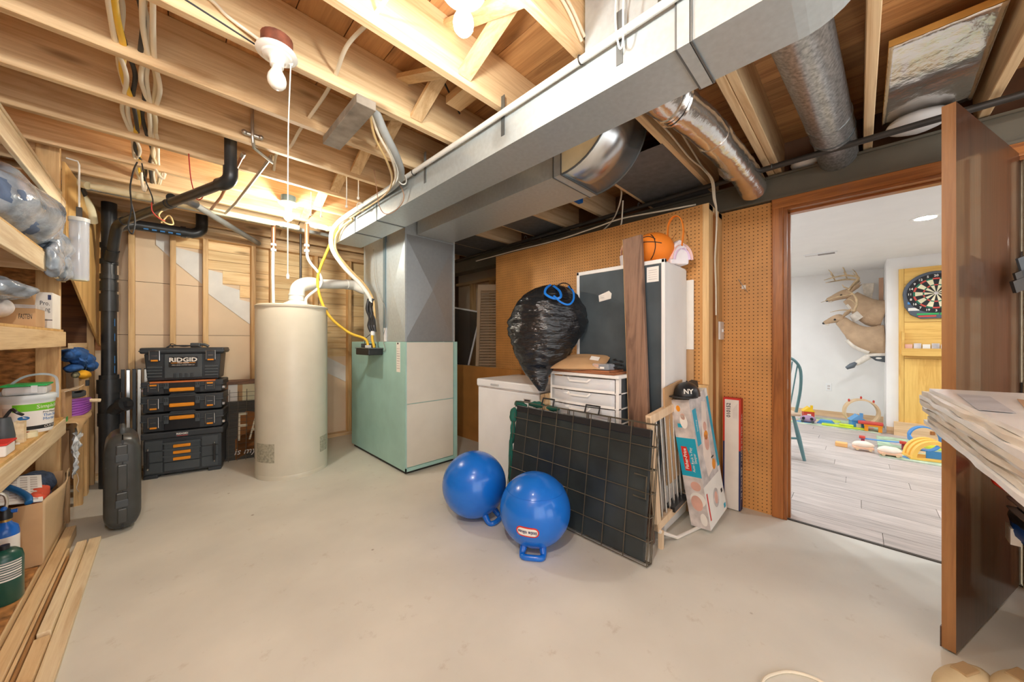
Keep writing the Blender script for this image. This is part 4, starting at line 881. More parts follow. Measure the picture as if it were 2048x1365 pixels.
# folded cream pad between freezer and drawers
t = thing('folded_pad', 'cream folded pad wedged between the freezer and plastic drawers', 'pad', (2.05, 1.64, 0))
for k in range(3): B(2.0 + 0.002 * k, 2.12, 1.582 + k * 0.042, 1.62 + k * 0.042, 0.0, 0.80 - 0.01 * k).build('fold', plain('cream_pad%d' % k, C(232, 210 - 4 * k, 172 - 6 * k), 0.9, var=0.08), t, world=True, bevel=0.012)
# ================================================================== PLASTIC DRAWERS
TX0, TX1, TY0, TY1 = 1.955, 2.14, 1.04, 1.574
t = thing('storage_tower', 'white plastic drawer tower with milky see-through drawers', 'drawers', (2.05, 1.3, 0))
B(TX0 - 0.006, TX1, TY0 - 0.006, TY1 + 0.006, 0.945, 0.968).build('top_panel', WHITEM, t, world=True, bevel=0.006)
for y0, y1 in ((TY0, TY0 + 0.022), (TY1 - 0.016, TY1)):
    for x0, x1 in ((TX0 + 0.012, TX0 + 0.042), (TX1 - 0.03, TX1)): B(x0, x1, y0, y1, 0.0, 0.945).build('frame_post', WHITEM, t, world=True)
B(TX0 + 0.04, TX1 - 0.03, TY0 + 0.006, TY0 + 0.010, 0.0, 0.945).build('side_panel', BLKG, t, world=True)
B(TX1 - 0.004, TX1, TY0 + 0.02, TY1 - 0.016, 0.0, 0.945).build('bounce_panel', WHITEM, t, world=True)  # white liner added inside to bounce light into the drawers
cols = [[YELLOW, TOYR, PAPER], [GREYP, BEIGE, ORANGE], [TOYL, RED, TOYB]]
for k in range(10):
    z1 = 0.942 - 0.0945 * k; z0 = z1 - 0.088
    if z0 < 0: break
    B(TX0 + 0.01, TX1, TY0, TY1, z0 - 0.007, z0).build('frame_shelf', WHITEM, t, world=True)
    def bow(u, v, off=0.0, z0=z0): return (TX0 + 0.008 - 0.026 * math.sin(PI * u) + off, TY1 - 0.02 - (TY1 - TY0 - 0.045) * u, z0 + 0.004 + (0.080) * v)
    m = MB(); m.grid(lambda u, v: bow(u, v), 14, 2); d_ = m.build('drawer', CLEARW, t, True, world=True, solid=0.004)
    MB().strip([bow(u / 14, 0.02, -0.003) for u in range(15)], 0.006, 0.016, up=(0, 0, 1)).build('drawer_lip', WHITEM, d_, world=True)
    MB().strip([bow(0.32, 0.95, -0.008), bow(0.36, 0.72, -0.012), bow(0.64, 0.72, -0.012), bow(0.68, 0.95, -0.008)], 0.012, 0.004, up=(1, 0, 0)).build('drawer_pull', WHITEM, d_, world=True)
    if k < 3:
        rr = random.Random(k)
        for q in range(7):
            y = TY0 + 0.06 + q * 0.062; h = rr.uniform(0.02, 0.055)
            B(TX0 + 0.03 + rr.uniform(0, 0.03), TX1 - 0.04, y, y + rr.uniform(0.04, 0.06), z0 + 0.001, z0 + h).build('drawer_item', cols[k][q % 3] if q % 2 else PAPER, t, world=True)
t = thing('brown_boards', 'two thin brown boards lying on the drawer tower', 'board', (2.05, 1.3, 0.97))
B(1.945, 2.135, 1.06, 1.57, 0.969, 0.982).build('lower_board', wood('brown_board', C(176, 116, 78), C(120, 72, 44), 1), t, world=True)
B(1.955, 2.138, 1.10, 1.575, 0.9825, 0.992).build('upper_board', MATS['brown_board'], t, world=True)
t = thing('padded_envelope', 'kraft padded envelope lying on the drawer tower boards', 'envelope', (2.03, 1.38, 0.99))
def env(u, v, s):
    x = u - 0.5; y = v - 0.5; e = max(0, (1 - (2 * abs(x)) ** 2.2)) * max(0, (1 - (2 * abs(y)) ** 2.2))
    M = frame((2.035, 1.36, 1.035), (0.25, -0.93, 0.02), (0.93, 0.25, 0.32))
    return M @ Vector((x * 0.36, y * 0.25, s * 0.036 * e ** 0.6 + 0.006 * noise.noise(Vector((u * 4, v * 4, s)))))
m = MB(); m.grid(lambda u, v: env(u, v, 1), 18, 14); m.grid(lambda u, v: env(u, v, -1), 18, 14); m.build('envelope', KRAFT2, t, True, world=True, angle=2)
M = frame(env(0.80, 0.42, 1) + Vector((-0.004, 0, 0.004)), (0.25, -0.93, -0.12), (0.80, 0.2, 0.55)); MB().box(-0.03, 0.03, -0.02, 0.02, 0, 0.001, M).build('address_label', PAPER, t, world=True)
t = thing('battery_pack', 'clear blister pack with orange tool battery on the boards', 'package', (1.97, 1.16, 0.99))
B(1.965, 2.05, 1.11, 1.23, 0.993, 1.035).build('blister', GLASSY, t, world=True, bevel=0.008)
B(1.972, 2.03, 1.125, 1.185, 0.994, 1.028).build('battery_body', BLKG, t, world=True, bevel=0.004)
B(1.969, 2.03, 1.186, 1.222, 0.996, 1.030).build('orange_panel', ORANGE, t, world=True, bevel=0.003)
B(1.9635, 1.965, 1.14, 1.17, 1.003, 1.016).build('label_print', PAPER, t, world=True)
t = thing('cable_coil', 'coil of black cable lying at the right of the boards', 'cable', (2.06, 1.075, 0.99))
MB().tube([(2.06 + 0.03 * math.cos(a), 1.095 + 0.03 * math.sin(a), 1.0 + 0.004 * a) for a in [0.45 * i for i in range(36)]], 0.005, 6).build('coil', WIREB, t, True, world=True)
t = thing('scissors', 'small green handled scissors lying under the envelope', 'scissors', (1.98, 1.49, 0.993))
for s in (-1, 1):
    MB().tube([(1.965, 1.50, 0.999), (1.98 + 0.01 * s, 1.53, 1.0), (1.985, 1.555, 1.0)], 0.003, 6, curve=4).build('blade', SILVER, t, True, world=True)
    MB().tube([(1.962 + 0.012 * math.cos(a) + 0.008 * s, 1.475 + 0.015 * math.sin(a), 1.0) for a in [2 * PI * i / 12 for i in range(12)]], 0.003, 6, closed=True).build('handle_loop', GREENL, t, True, world=True)
# ================================================================== TALL WHITE CABINET
t = thing('tall_cabinet', 'tall white cabinet with a dark slate back panel', 'cabinet', (2.36, 1.15, 0))
CX0, CX1, CY0, CY1, CZ = 2.15, 2.555, 0.836, 1.476, 1.685
B(CX0 + 0.016, CX1, CY0 + 0.004, CY1 - 0.004, 0.0, CZ - 0.004).build('body', WHITEM, t, world=True, bevel=0.02, seg=3)
B(CX0 + 0.008, CX0 + 0.018, CY0 + 0.02, CY1 - 0.02, 0.02, CZ - 0.02).build('slate_panel', SLATE, t, world=True)
for y0, y1 in ((CY0, CY0 + 0.022), (CY1 - 0.022, CY1)): B(CX0, CX0 + 0.03, y0, y1, 0, CZ).build('rim_side', WHITEM, t, world=True, bevel=0.004)
B(CX0, CX0 + 0.03, CY0, CY1, CZ - 0.026, CZ).build('rim_top', WHITEM, t, world=True, bevel=0.004)
B(CX0 + 0.0065, CX0 + 0.008, 0.875, 0.95, 1.55, 1.645).build('paper_label', PAPER, t, world=True)
for k in range(5): B(CX0 + 0.0058, CX0 + 0.0066, 0.885, 0.94, 1.565 + 0.014 * k, 1.569 + 0.014 * k).build('label_print', GREYP, t, world=True)
MB().prism([(1.20, 1.47), (1.29, 1.455), (1.295, 1.50), (1.215, 1.525), (1.195, 1.505)], CX0 + 0.006, CX0 + 0.008, 0).build('tag_sticker', PAPER, t, world=True)
for k in range(2): B(CX0 + 0.0052, CX0 + 0.0061, 1.25, 1.285, 1.48 + 0.012 * k, 1.483 + 0.012 * k).build('label_print', GREYP, t, world=True)
t = thing('cardboard_sheet', 'tan cardboard sheet standing behind the tall cabinet', 'cardboard', (2.57, 0.84, 0))
B(2.558, 2.567, 0.80, 1.0, 0.0, 1.12).build('sheet', KRAFT2, t, world=True); B(2.556, 2.566, 0.80, 0.93, 1.122, 1.60).build('white_sheet', PAPER, t, world=True)
# leaning dark plank
t = thing('leaning_plank', 'dark stained wooden plank leaning against the tall cabinet', 'plank', (1.95, 0.90, 0))
b0, b1 = Vector((1.99, 0.895, 0.0)), Vector((2.118, 1.03, 1.85)); M = frame(b0, (0.0, -1, 0.07), b1 - b0)
MB().box(-0.07, 0.055, 0.0, (b1 - b0).length, -0.032, 0.0, M).build('board', DARKPLANK, t, world=True, bevel=0.004)
MB().box(-0.0715, -0.070, 0.0, (b1 - b0).length, -0.032, 0.0, M).build('raw_edge', LUMZ, t, world=True)
# ================================================================== BASKETS ON THE CABINET
t = thing('basketball_basket', 'orange basketball shaped felt basket on the tall cabinet', 'basket', (2.33, 0.985, CZ))
bc = Vector((0, 0, 0.108))
MB().ball(bc, (0.13, 0.135, 0.115), 30, 18, lambda p, d: Vector((p.x, p.y, max(p.z, -0.104)))).build('ball_body', ORANGEF, t, True)
def onball(n): n = Vector(n).normalized(); return bc + Vector((n.x * 0.131, n.y * 0.136, n.z * 0.116))
arcs = [[(-1, k / 6 - 1, 0.15 + 0.02 * k) for k in range(13)], [(-1, 0.35, k / 5 - 0.9) for k in range(10)], [(-1, 0.9 - 0.09 * (k - 5) ** 2 / 10, k / 5 - 1) for k in range(11)], [(-1, -0.55 + 0.09 * (k - 5) ** 2 / 8, k / 5 - 1) for k in range(11)], [(-1, -0.55 + k * 0.14, 0.75 - 0.02 * (k - 4) ** 2) for k in range(9)]]
for a in arcs: MB().tube([onball(n) for n in a], 0.0028, 6).build('seam_line', INK, t, True)
MB().strip([(0.02, -0.09, 0.19), (0.01, -0.10, 0.26), (0.0, -0.135, 0.30), (-0.01, -0.18, 0.28), (-0.01, -0.20, 0.20), (-0.01, -0.19, 0.10)], 0.004, 0.022, up=(1, 0, 0), curve=6).build('handle', ORANGEF, t, True)
t = thing('rainbow_basket', 'white rainbow felt basket at the right end of the cabinet top', 'basket', (2.40, 0.88, CZ))
MB().prism([(-0.05, 0.0), (0.085, 0.0), (0.085, 0.07), (0.06, 0.13), (0.02, 0.165), (-0.02, 0.13), (-0.05, 0.07)], -0.05, 0.06, 1, Matrix.Rotation(-0.6, 4, 'Z')).build('basket_body', plain('white_felt', C(240, 234, 236), 0.9), t, bevel=0.01)
for k, (mt, r) in enumerate(((plain('pale_pink', C(240, 204, 196), 0.9), 0.075), (plain('pale_lilac', C(222, 200, 226), 0.9), 0.055))):
    MB().strip([Matrix.Rotation(-0.6, 4, 'Z') @ Vector((0.03 + r * math.cos(a), -0.052, 0.03 + r * 1.3 * math.sin(a))) for a in [PI * i / 12 for i in range(13)]], 0.004, 0.016, up=(0, 1, 0)).build('rainbow_band', mt, t, True)
t = thing('white_basket', 'white and pink basket handle behind the leaning plank top', 'basket', (2.34, 1.16, CZ))
MB().lathe([(0.055, 0.0), (0.065, 0.10), (0.058, 0.10), (0.05, 0.006), (0.0, 0.006)], n=20).build('basket_body', MATS['white_felt'], t, True)
MB().strip([(0, 0.058, 0.09), (0, 0.055, 0.16), (0, 0.02, 0.21), (0, -0.03, 0.205), (0, -0.058, 0.15), (0, -0.06, 0.09)], 0.004, 0.02, up=(1, 0, 0), curve=6).build('handle', plain('peach_felt', C(244, 196, 170), 0.9), t, True)
# ================================================================== BALLS
def ballobj(label, c, R, hd, logo=False):
    t = thing('hopper_ball', label, 'ball', (c[0], c[1], 0.0), group='blue hopper balls')
    cc = Vector((0, 0, c[2]))
    MB().ball(cc, R, 48, 28).build('ball', BALLB, t, True, angle=3)
    hd = Vector(hd).normalized(); s = hd.cross(Vector((0, 0, 1))).normalized()
    pts = [cc + hd * (R * 0.93) + s * 0.052, cc + hd * (R + 0.045) + s * 0.058, cc + hd * (R + 0.090) + s * 0.046, cc + hd * (R + 0.098), cc + hd * (R + 0.090) - s * 0.046, cc + hd * (R + 0.045) - s * 0.058, cc + hd * (R * 0.93) - s * 0.052]
    pts = [Vector((p.x, p.y, max(p.z, 0.0155))) for p in pts]
    MB().tube(pts, 0.0155, 12, curve=5, scale=[1.4, 1.0, 1.0, 1.0, 1.0, 1.0, 1.4]).build('handle', BALLB, t, True)
    if logo:
        ax = Vector((-0.02, -0.02, 1.0)).normalized()
        u = ax.orthogonal().normalized(); v = ax.cross(u); q = R * math.cos(0.93); rr = R * math.sin(0.93) + 0.0004
        MB().tube([cc + ax * q + (u * math.cos(a) + v * math.sin(a)) * rr for a in [2 * PI * i / 60 for i in range(60)]], 0.0016, 5, closed=True).build('seam_ring', BALLB, t, True)
        n = Vector((-0.862, -0.489, -0.17)).normalized(); ex = Vector((-0.707, 0.707, 0)); ex = (ex - n * ex.dot(n)).normalized(); ey = n.cross(ex)
        def wrap(o, off):
            for vv in o.data.vertices:
                p = vv.co.copy(); d = (n * R + ex * p.x + ey * p.y).normalized(); vv.co = cc + d * (R + off + p.z)
            return o
        def oval(w_, h_, mat, off, nm):
            m = MB(); k = 36; ring = []
            for i in range(k):
                a = 2 * PI * i / k; cx = (w_ - h_) / 2 * (1 if math.cos(a) > 0 else -1); ring.append((cx + h_ / 2 * math.cos(a), h_ / 2 * math.sin(a)))
            ring = [p_ for i in range(k) for p_ in ([ring[i]] if abs(ring[i][0] - ring[(i + 1) % k][0]) < h_ * 0.4 else [tuple(a_ + (b_ - a_) * q_ / 6 for a_, b_ in zip(ring[i], ring[(i + 1) % k])) for q_ in range(6)])]; k = len(ring)
            for s_ in (1.0, 0.66, 0.33): m.v += [Vector((x * s_, y * s_, 0)) for x, y in ring]
            for lv in (0, 1): m.f += [(lv * k + i, lv * k + (i + 1) % k, (lv + 1) * k + (i + 1) % k, (lv + 1) * k + i) for i in range(k)]
            m.f.append(tuple(range(2 * k, 3 * k)))
            return wrap(m.build(nm, mat, t, True), off)
        oval(0.130, 0.058, RED, 0.0010, 'logo_border'); oval(0.114, 0.042, PAPER, 0.0016, 'logo_field')
        wrap(text('little tikes', 0.0265, Matrix.Identity(4), NAVY, t, 'logo_lettering', 0.0001, bold=0.0006), 0.0024)
    return t
ballobj('blue hopper ball nearer the furnace, without a visible logo', (1.48, 1.84, 0.215), 0.214, (0.15, -0.55, -0.75))
ballobj('blue hopper ball nearer the camera with an upside-down red logo', (1.525, 1.335, 0.205), 0.2045, (-0.42, -0.30, -0.80), True)
# ================================================================== FOLDED DOG CRATE
t = thing('dog_crate', 'folded black wire dog crate leaning behind the blue balls', 'dog crate', (1.76, 1.3, 0))
c0 = Vector((1.755, 0.775, 0.012)); e1 = Vector((0.015, 1.0, 0)).normalized(); e2 = Vector((0.105, -0.012, 0.715)); HL = e2.length
M = frame(c0, e1, e2)      # x along the crate, y up the lean, z out of the face
if M.to_3x3().col[2].x > 0: M = frame(c0 + e1 * 1.06, -e1, e2)
LW = 1.06
MB().box(0.012, LW - 0.02, 0.012, HL - 0.03, -0.030, -0.008, M).build('plastic_pan', CRATEP, t, world=True, bevel=0.006)
MB().box(0.012, LW - 0.02, HL - 0.075, HL - 0.028, -0.012, -0.002, M).build('pan_rim', BLKS, t, world=True, bevel=0.006)
def wire(a, b, r, nm='wire'): MB().tube([M @ Vector(a), M @ Vector(b)], r, 6).build(nm, CRATEW, t, world=True)
for layer, z in enumerate((0.0, -0.040, -0.058)):
    nv = 9 if layer == 0 else 8
    for i in range(nv): 
        x = LW * i / (nv - 1); wire((x, 0, z), (x, HL, z), 0.0026)
    for j in range(7): wire((0, HL * j / 6, z - 0.003), (LW, HL * j / 6, z - 0.003), 0.0026)
for i in range(9): wire((LW * i / 8, HL, 0.0), (LW * i / 8, HL, -0.06), 0.0026)
for j in range(7): wire((0, HL * j / 6, 0), (0, HL * j / 6, -0.058), 0.0026); wire((LW, HL * j / 6, 0), (LW, HL * j / 6, -0.058), 0.0026)
for x in (0.29, 0.65):
    MB().tube([M @ Vector(p) for p in ((x - 0.05, HL, -0.02), (x - 0.05, HL + 0.05, -0.03), (x + 0.05, HL + 0.05, -0.03), (x + 0.05, HL, -0.02))], 0.006, 8).build('carry_handle', BLKS, t, True, world=True)
xs = LW - 0.045
MB().tube([M @ Vector(p) for p in ((xs - 0.05, HL * 0.62, 0.004), (xs + 0.02, HL * 0.62, 0.006), (xs + 0.02, HL * 0.46, 0.006), (xs - 0.05, HL * 0.46, 0.004))], 0.004, 6).build('door_latch', CRATEW, t, True, world=True)
# which end is at the right? the latch end is the lower Y end
t = thing('green_tarp', 'crumpled dark green fabric behind the top left of the crate', 'fabric', (1.95, 1.75, 0.6))
for k, (c, r) in enumerate((((1.90, 1.80, 0.70), (0.02, 0.06, 0.03)), ((1.91, 1.66, 0.715), (0.02, 0.07, 0.025)), ((1.915, 1.52, 0.71), (0.02, 0.06, 0.02)), ((1.875, 1.855, 0.62), (0.03, 0.035, 0.06)), ((1.86, 1.850, 0.50), (0.022, 0.020, 0.08)), ((1.83, 1.845, 0.27), (0.018, 0.018, 0.22)))):
    MB().ball(c, r, 18, 12, rough_fn(0.45, 22, k)).build('fabric_fold', GREENF, t, True, world=True, angle=2)
# ================================================================== BABY GATE
t = thing('baby_gate', 'wooden framed baby gate with metal bars behind the crate', 'gate', (2.2, 0.80, 0.1))
g0 = Vector((1.975, 0.818, 0.095)); M = frame(g0, (1, -0.03, 0.10), (0.03, 0.02, 1))
GW = wood('gate_wood', C(232, 206, 172), C(204, 170, 130), 2, objvar=0.03)
for x0, x1 in ((0.0, 0.05), (0.47, 0.51)): MB().box(x0, x1, 0, 0.66, -0.014, 0.014, M).build('upright', GW, t, world=True, bevel=0.003)
for y0, y1 in ((0.0, 0.045), (0.62, 0.67)): MB().box(0.0, 0.51, y0, y1, -0.016, 0.016, M).build('rail', GW, t, world=True, bevel=0.003)
for k in range(7): x = 0.09 + k * 0.058; MB().cyl(M @ Vector((x, 0.04, 0.0)), M @ Vector((x, 0.63, 0.0)), 0.007, n=10).build('bar', SILVER, t, True, world=True)
MB().tube([(1.98, 0.80, 0.10), (2.15, 0.765, 0.012), (2.40, 0.70, 0.012)], 0.01, 8).build('foot_bar', PAPER, t, True, world=True)
MB().box(0.20, 0.40, 0.03, 0.06, -0.03, 0.03, M).build('latch', BLKS, t, world=True)
B(1.985, 2.01, 0.785, 0.81, 0.0, 0.10).build('foot_post', GW, t, world=True)
# ================================================================== SLEEPER BOX
t = thing('sleeper_box', 'leaning carton with baby photos and a teal and red logo panel', 'carton', (2.34, 0.63, 0))
u = Vector((-0.135, 0.085, 0.803)).normalized(); v = Vector((1, -0.08, 0)); v = (v - u * v.dot(u)).normalized(); wv = u.cross(v).normalized()
if wv.y < 0: wv = -wv
L = 0.815; V = 0.285; Wd = 0.115; O = Vector((2.339, 0.634, 0.028))
def bx(a, b, c): return O + v * a + wv * b + u * c
MB().add([bx(a, b, c) for a in (0, V) for b in (0, Wd) for c in (0, L)], [(0, 1, 3, 2), (4, 6, 7, 5), (0, 4, 5, 1), (2, 3, 7, 6), (0, 2, 6, 4), (1, 5, 7, 3)]).build('carton', PAPER, t, world=True)
def patch(face, a0, a1, c0_, c1_, mat, nm, off=0.0008, poly=None):
    P = poly or [(a0, c0_), (a1, c0_), (a1, c1_), (a0, c1_)]
    pts = [(bx(-off, a, c) if face == 'L' else bx(a, -off, c)) for a, c in P]
    m = MB(); m.add(pts, [tuple(range(len(pts)))]); return m.build(nm, mat, t, world=True)
def disc(face, a, c, ra, rc, mat, nm, off=0.0012): return patch(face, 0, 0, 0, 0, mat, nm, off, [(a + ra * math.cos(q), c + rc * math.sin(q)) for q in [2 * PI * i / 20 for i in range(20)]])
patch('L', 0, Wd, 0.33, 0.575, TEAL, 'teal_panel'); patch('L', 0, Wd, 0.575, L, GREYP, 'photo_print'); patch('L', 0, Wd, 0.0, 0.33, GREYP, 'photo_print')
disc('L', 0.055, 0.16, 0.034, 0.05, PINK, 'baby_face'); disc('L', 0.045, 0.185, 0.045, 0.045, PAPER, 'baby_hat', 0.001); disc('L', 0.045, 0.27, 0.03, 0.03, PINK, 'baby_hand', 0.001)
disc('L', 0.05, 0.68, 0.022, 0.045, PAPER, 'baby_suit'); disc('L', 0.05, 0.71, 0.014, 0.02, PINK, 'baby_face'); disc('L', 0.07, 0.76, 0.012, 0.02, ORANGE, 'toy_print'); patch('L', 0.065, 0.09, 0.64, 0.665, TEAL, 'toy_print', 0.001)
disc('L', 0.03, 0.06, 0.02, 0.04, PAPER, 'blanket_print', 0.001)
patch('L', 0, 0, 0, 0, RED, 'logo_shape', 0.0012, [(0.052, 0.36), (0.056, 0.355), (0.062, 0.36)][:0] + [(0.090, 0.365), (0.052, 0.365), (0.050, 0.40), (0.055, 0.43), (0.050, 0.46), (0.055, 0.49), (0.060, 0.52), (0.094, 0.52)])
def ltext(face, s, a, c, size, mat, nm, flip=1, bold=0.0, off=0.0016, sh=0):
    o = bx(-off, a, c) if face == 'L' else bx(a, -off, c)
    inv = BASE[t.name].inverted(); xdir = u * flip; nrm = (-v if face == 'L' else -wv); ydir = nrm.cross(xdir)
    return text(s, size, inv @ frame(o, xdir, ydir), mat, t, nm, 0.0002, bold=bold, shear=sh)
ltext('L', 'Fisher-Price', 0.074, 0.442, 0.0275, PAPER, 'logo_lettering', bold=0.0006)
ltext('L', "Auto Rock 'n Play", 0.037, 0.44, 0.0215, PAPER, 'title_lettering'); ltext('L', 'Sleeper', 0.019, 0.45, 0.0215, PAPER, 'title_lettering')
patch('R', V - 0.035, V, 0.30, L - 0.05, TEAL, 'teal_strip'); patch('R', 0.02, 0.075, 0.52, 0.745, TEAL, 'teal_panel', 0.001)
patch('R', 0.0, V - 0.035, 0.27, L, GREYP, 'photo_print', 0.0005)
patch('R', 0, 0, 0, 0, plain('sleeper_cream', C(238, 224, 212), 0.7), 'sleeper_print', 0.0009, [(0.09, 0.30), (0.18, 0.32), (0.19, 0.55), (0.23, 0.74), (0.17, 0.76), (0.12, 0.62), (0.07, 0.45)])
disc('R', 0.15, 0.50, 0.035, 0.05, PINK, 'baby_print'); disc('R', 0.16, 0.60, 0.025, 0.03, PINK, 'baby_print'); disc('R', 0.155, 0.545, 0.03, 0.03, ORANGE, 'baby_print')
disc('R', 0.20, 0.34, 0.028, 0.034, ORANGE, 'round_badge'); patch('R', 0.175, 0.215, 0.385, 0.395, INK, 'strap_print', 0.0012)
patch('R', 0.02, 0.035, 0.05, 0.22, RED, 'logo_strip', 0.001); disc('R', 0.15, 0.14, 0.045, 0.06, GREYP, 'photo_print'); disc('R', 0.15, 0.14, 0.025, 0.04, PINK, 'baby_print', 0.0014)
patch('R', 0.235, 0.26, 0.13, 0.155, INK, 'icon_print', 0.001); patch('R', V - 0.04, V - 0.01, 0.02, 0.05, TEAL, 'teal_corner', 0.001)
ltext('R', 'Soothing', 0.05, 0.64, 0.02, PAPER, 'panel_lettering')
t = thing('cardboard_flap', 'tan cardboard box flap sticking up behind the leaning carton', 'cardboard', (2.3, 0.79, 0.6))
M = frame((2.16, 0.823, 0.30), (1, 0, 0.10), (0, 0.0, 1)); MB().box(0.0, 0.30, 0, 0.60, -0.006, 0.004, M).build('flap', KRAFT2, t, world=True); MB().box(0.0, 0.30, 0.47, 0.474, 0.0041, 0.0055, M).build('crease', BEIGE, t, world=True)
# baseball cap on the carton
t = thing('baseball_cap', 'black baseball cap with a white emblem on the leaning carton', 'cap', bx(0.10, 0.05, L))
MB().ball((0.0, 0.0, 0.0), (0.095, 0.075, 0.085), 24, 14, lambda p, d: Vector((p.x, p.y, max(p.z, 0.0))) ).build('crown', BLKS, t, True)
MB().prism([(0.10 * math.cos(a) * (1 if True else 1) - 0.06, 0.085 * math.sin(a)) for a in [PI / 2 + PI * i / 12 for i in range(13)]], 0.0, 0.006, 2).build('brim', BLKS, t, bevel=0.002)
MB().prism([(0.07, -0.05), (0.16, -0.02), (0.17, 0.02), (0.07, 0.05)], 0.03, 0.036, 2, Matrix.Rotation(-0.3, 4, 'Y')).build('back_flap', BLKS, t)
MB().ball((0, 0, 0.086), 0.006, 8, 6).build('button', BLKS, t, True)
text('NY', 0.04, frame((-0.078, -0.035, 0.034), (0.6, -0.75, 0), (0.15, 0.1, 0.9)), PAPER, t, 'emblem', 0.001, bold=0.001)
# ================================================================== FLAG BOX
t = thing('flag_box', 'tall narrow white carton with red and blue ends by the casing', 'carton', (2.80, 0.58, 0))
O = Vector((2.800, 0.578, 0.006)); u = Vector((0.030, 0.004, 0.775)).normalized(); v = Vector((1, 0, 0)); v = (v - u * v.dot(u)).normalized(); wv = Vector((0, 1, 0)); L = 0.772; V = 0.062; Wd = 0.106
MB().add([bx(a, b, c) for a in (0, V) for b in (0, Wd) for c in (0, L)], [(0, 1, 3, 2), (4, 6, 7, 5), (0, 4, 5, 1), (2, 3, 7, 6), (0, 2, 6, 4), (1, 5, 7, 3)]).build('carton', PAPER, t, world=True)
patch('R', 0, V, L * 0.53, L, RED, 'red_end'); patch('R', 0, V, 0, L * 0.53, NAVY, 'blue_end')
patch('L', 0, 0.010, L * 0.53, L, RED, 'red_edge'); patch('L', 0, 0.010, 0, L * 0.53, NAVY, 'blue_edge')
patch('L', Wd - 0.010, Wd, L * 0.6, L, RED, 'red_edge'); patch('L', Wd - 0.010, Wd, 0, L * 0.6, NAVY, 'blue_edge'); patch('L', 0, Wd, L - 0.012, L, RED, 'red_edge', 0.001)
B(0, 1, 0, 1, 0, 1) if False else None
MB().add([bx(a, b, L + 0.0008) for a, b in ((0, 0), (V, 0), (V, Wd), (0, Wd))], [(0, 1, 2, 3)]).build('red_top', RED, t, world=True)
ltext('L', '010152', 0.072, 0.685, 0.034, INK, 'number_lettering', bold=0.0004)
for k in range(5): patch('L', 0.020 + k * 0.006, 0.022 + k * 0.006, 0.63, 0.735 - 0.01 * k, GREYP, 'fine_print')
ltext('R', 'US FLAG SET • MADE IN THE USA', 0.030, 0.37, 0.040, PAPER, 'side_lettering', bold=0.0004)
# pegboard hook and white tag on the right pegboard
t = thing('pegboard_hook', 'thin wire hook with a small label on the right pegboard', 'hook', (2.90, 0.58, 1.62))
B(2.898, 2.9035, 0.565, 0.59, 1.55, 1.575).build('label_tab', PAPER, t, world=True)
MB().tube([(2.90, 0.61, 1.62), (2.885, 0.585, 1.58), (2.88, 0.565, 1.545), (2.90, 0.555, 1.525)], 0.0025, 6, curve=4).build('wire_hook', SILVERP, t, True, world=True)
# ================================================================== STORAGE RECESS ITEMS
t = thing('louver_door', 'tan slatted louver door leaning in the storage recess', 'louver door', (3.0, 3.1, 0))
M = frame((2.70, 3.37, 0.0), (0.45, -0.62, 0), (0.12, 0.03, 1.0))
LV = plain('louver_tan', C(196, 168, 136), 0.7, var=0.06)
for x0 in (0.0, 0.40): MB().box(x0, x0 + 0.04, 0.0, 1.92, -0.014, 0.014, M).build('stile', LV, t, world=True)
for y0, y1 in ((0.0, 0.10), (1.84, 1.92)): MB().box(0.04, 0.40, y0, y1, -0.012, 0.012, M).build('rail', LV, t, world=True)
for k in range(48):
    y = 0.12 + k * 0.036
    MS = M @ Matrix.Translation((0, y, 0)) @ Matrix.Rotation(-0.7, 4, 'X'); MB().box(0.04, 0.40, 0.0, 0.036, -0.003, 0.003, MS).build('slat', LV, t, world=True)
t = thing('window_screen', 'window screen with white frame leaning in the storage recess', 'screen', (2.75, 3.5, 0.5))
M = frame((2.70, 4.27, 0.60), (0.06, -0.56, -0.10), (0.16, -0.10, 1.0))
for a in ((0, 0.60, 0.0, 0.02), (0, 0.60, 1.08, 1.10), (0.0, 0.02, 0, 1.10), (0.58, 0.60, 0, 1.10)): MB().box(a[0], a[1], a[2], a[3], -0.006, 0.006, M).build('frame_bar', WHITE, t, world=True)
MB().box(0.02, 0.58, 0.02, 1.08, -0.001, 0.001, M).build('mesh_sheet', clear('screen_mesh', (0.05, 0.05, 0.05, 1), 0.6, 0.45), t, world=True)
B(2.66, 2.76, 3.65, 4.35, 0.0, 0.52).build('support_block', KRAFT2, t, world=True)
# ================================================================== TOOL BOX STACK
TR = (0, 0, math.radians(-13.8)); TL = (-0.14, 4.284)
def tb(name, label, z): return thing(name, label, 'toolbox', (TL[0], TL[1], z), TR, group='black tool boxes stacked by the back wall')
W_ = 0.532; D_ = 0.25
def latch(t, x, z, w=0.07, h=0.085, tabz=0.0):
    l = MB().box(x - w / 2, x + w / 2, -0.016, 0.002, z, z + h).build('latch', BLK, t, bevel=0.004)
    MB().tube([(x - w / 2 + 0.004, -0.017, z + 0.012), (x - w / 2 + 0.004, -0.019, z + h - 0.006), (x + w / 2 - 0.004, -0.019, z + h - 0.006), (x + w / 2 - 0.004, -0.017, z + 0.012)], 0.003, 6).build('wire_bail', SILVER, l, True)
    MB().box(x - w * 0.3, x + w * 0.3, -0.022, -0.014, z + 0.004 + tabz, z + 0.018 + tabz).build('orange_tab', ORANGE, l, bevel=0.002)
    MB().box(x - w * 0.25, x + w * 0.25, -0.0185, -0.014, z + h * 0.5, z + h * 0.53).build('grip_line', SILVER, l)
    return l
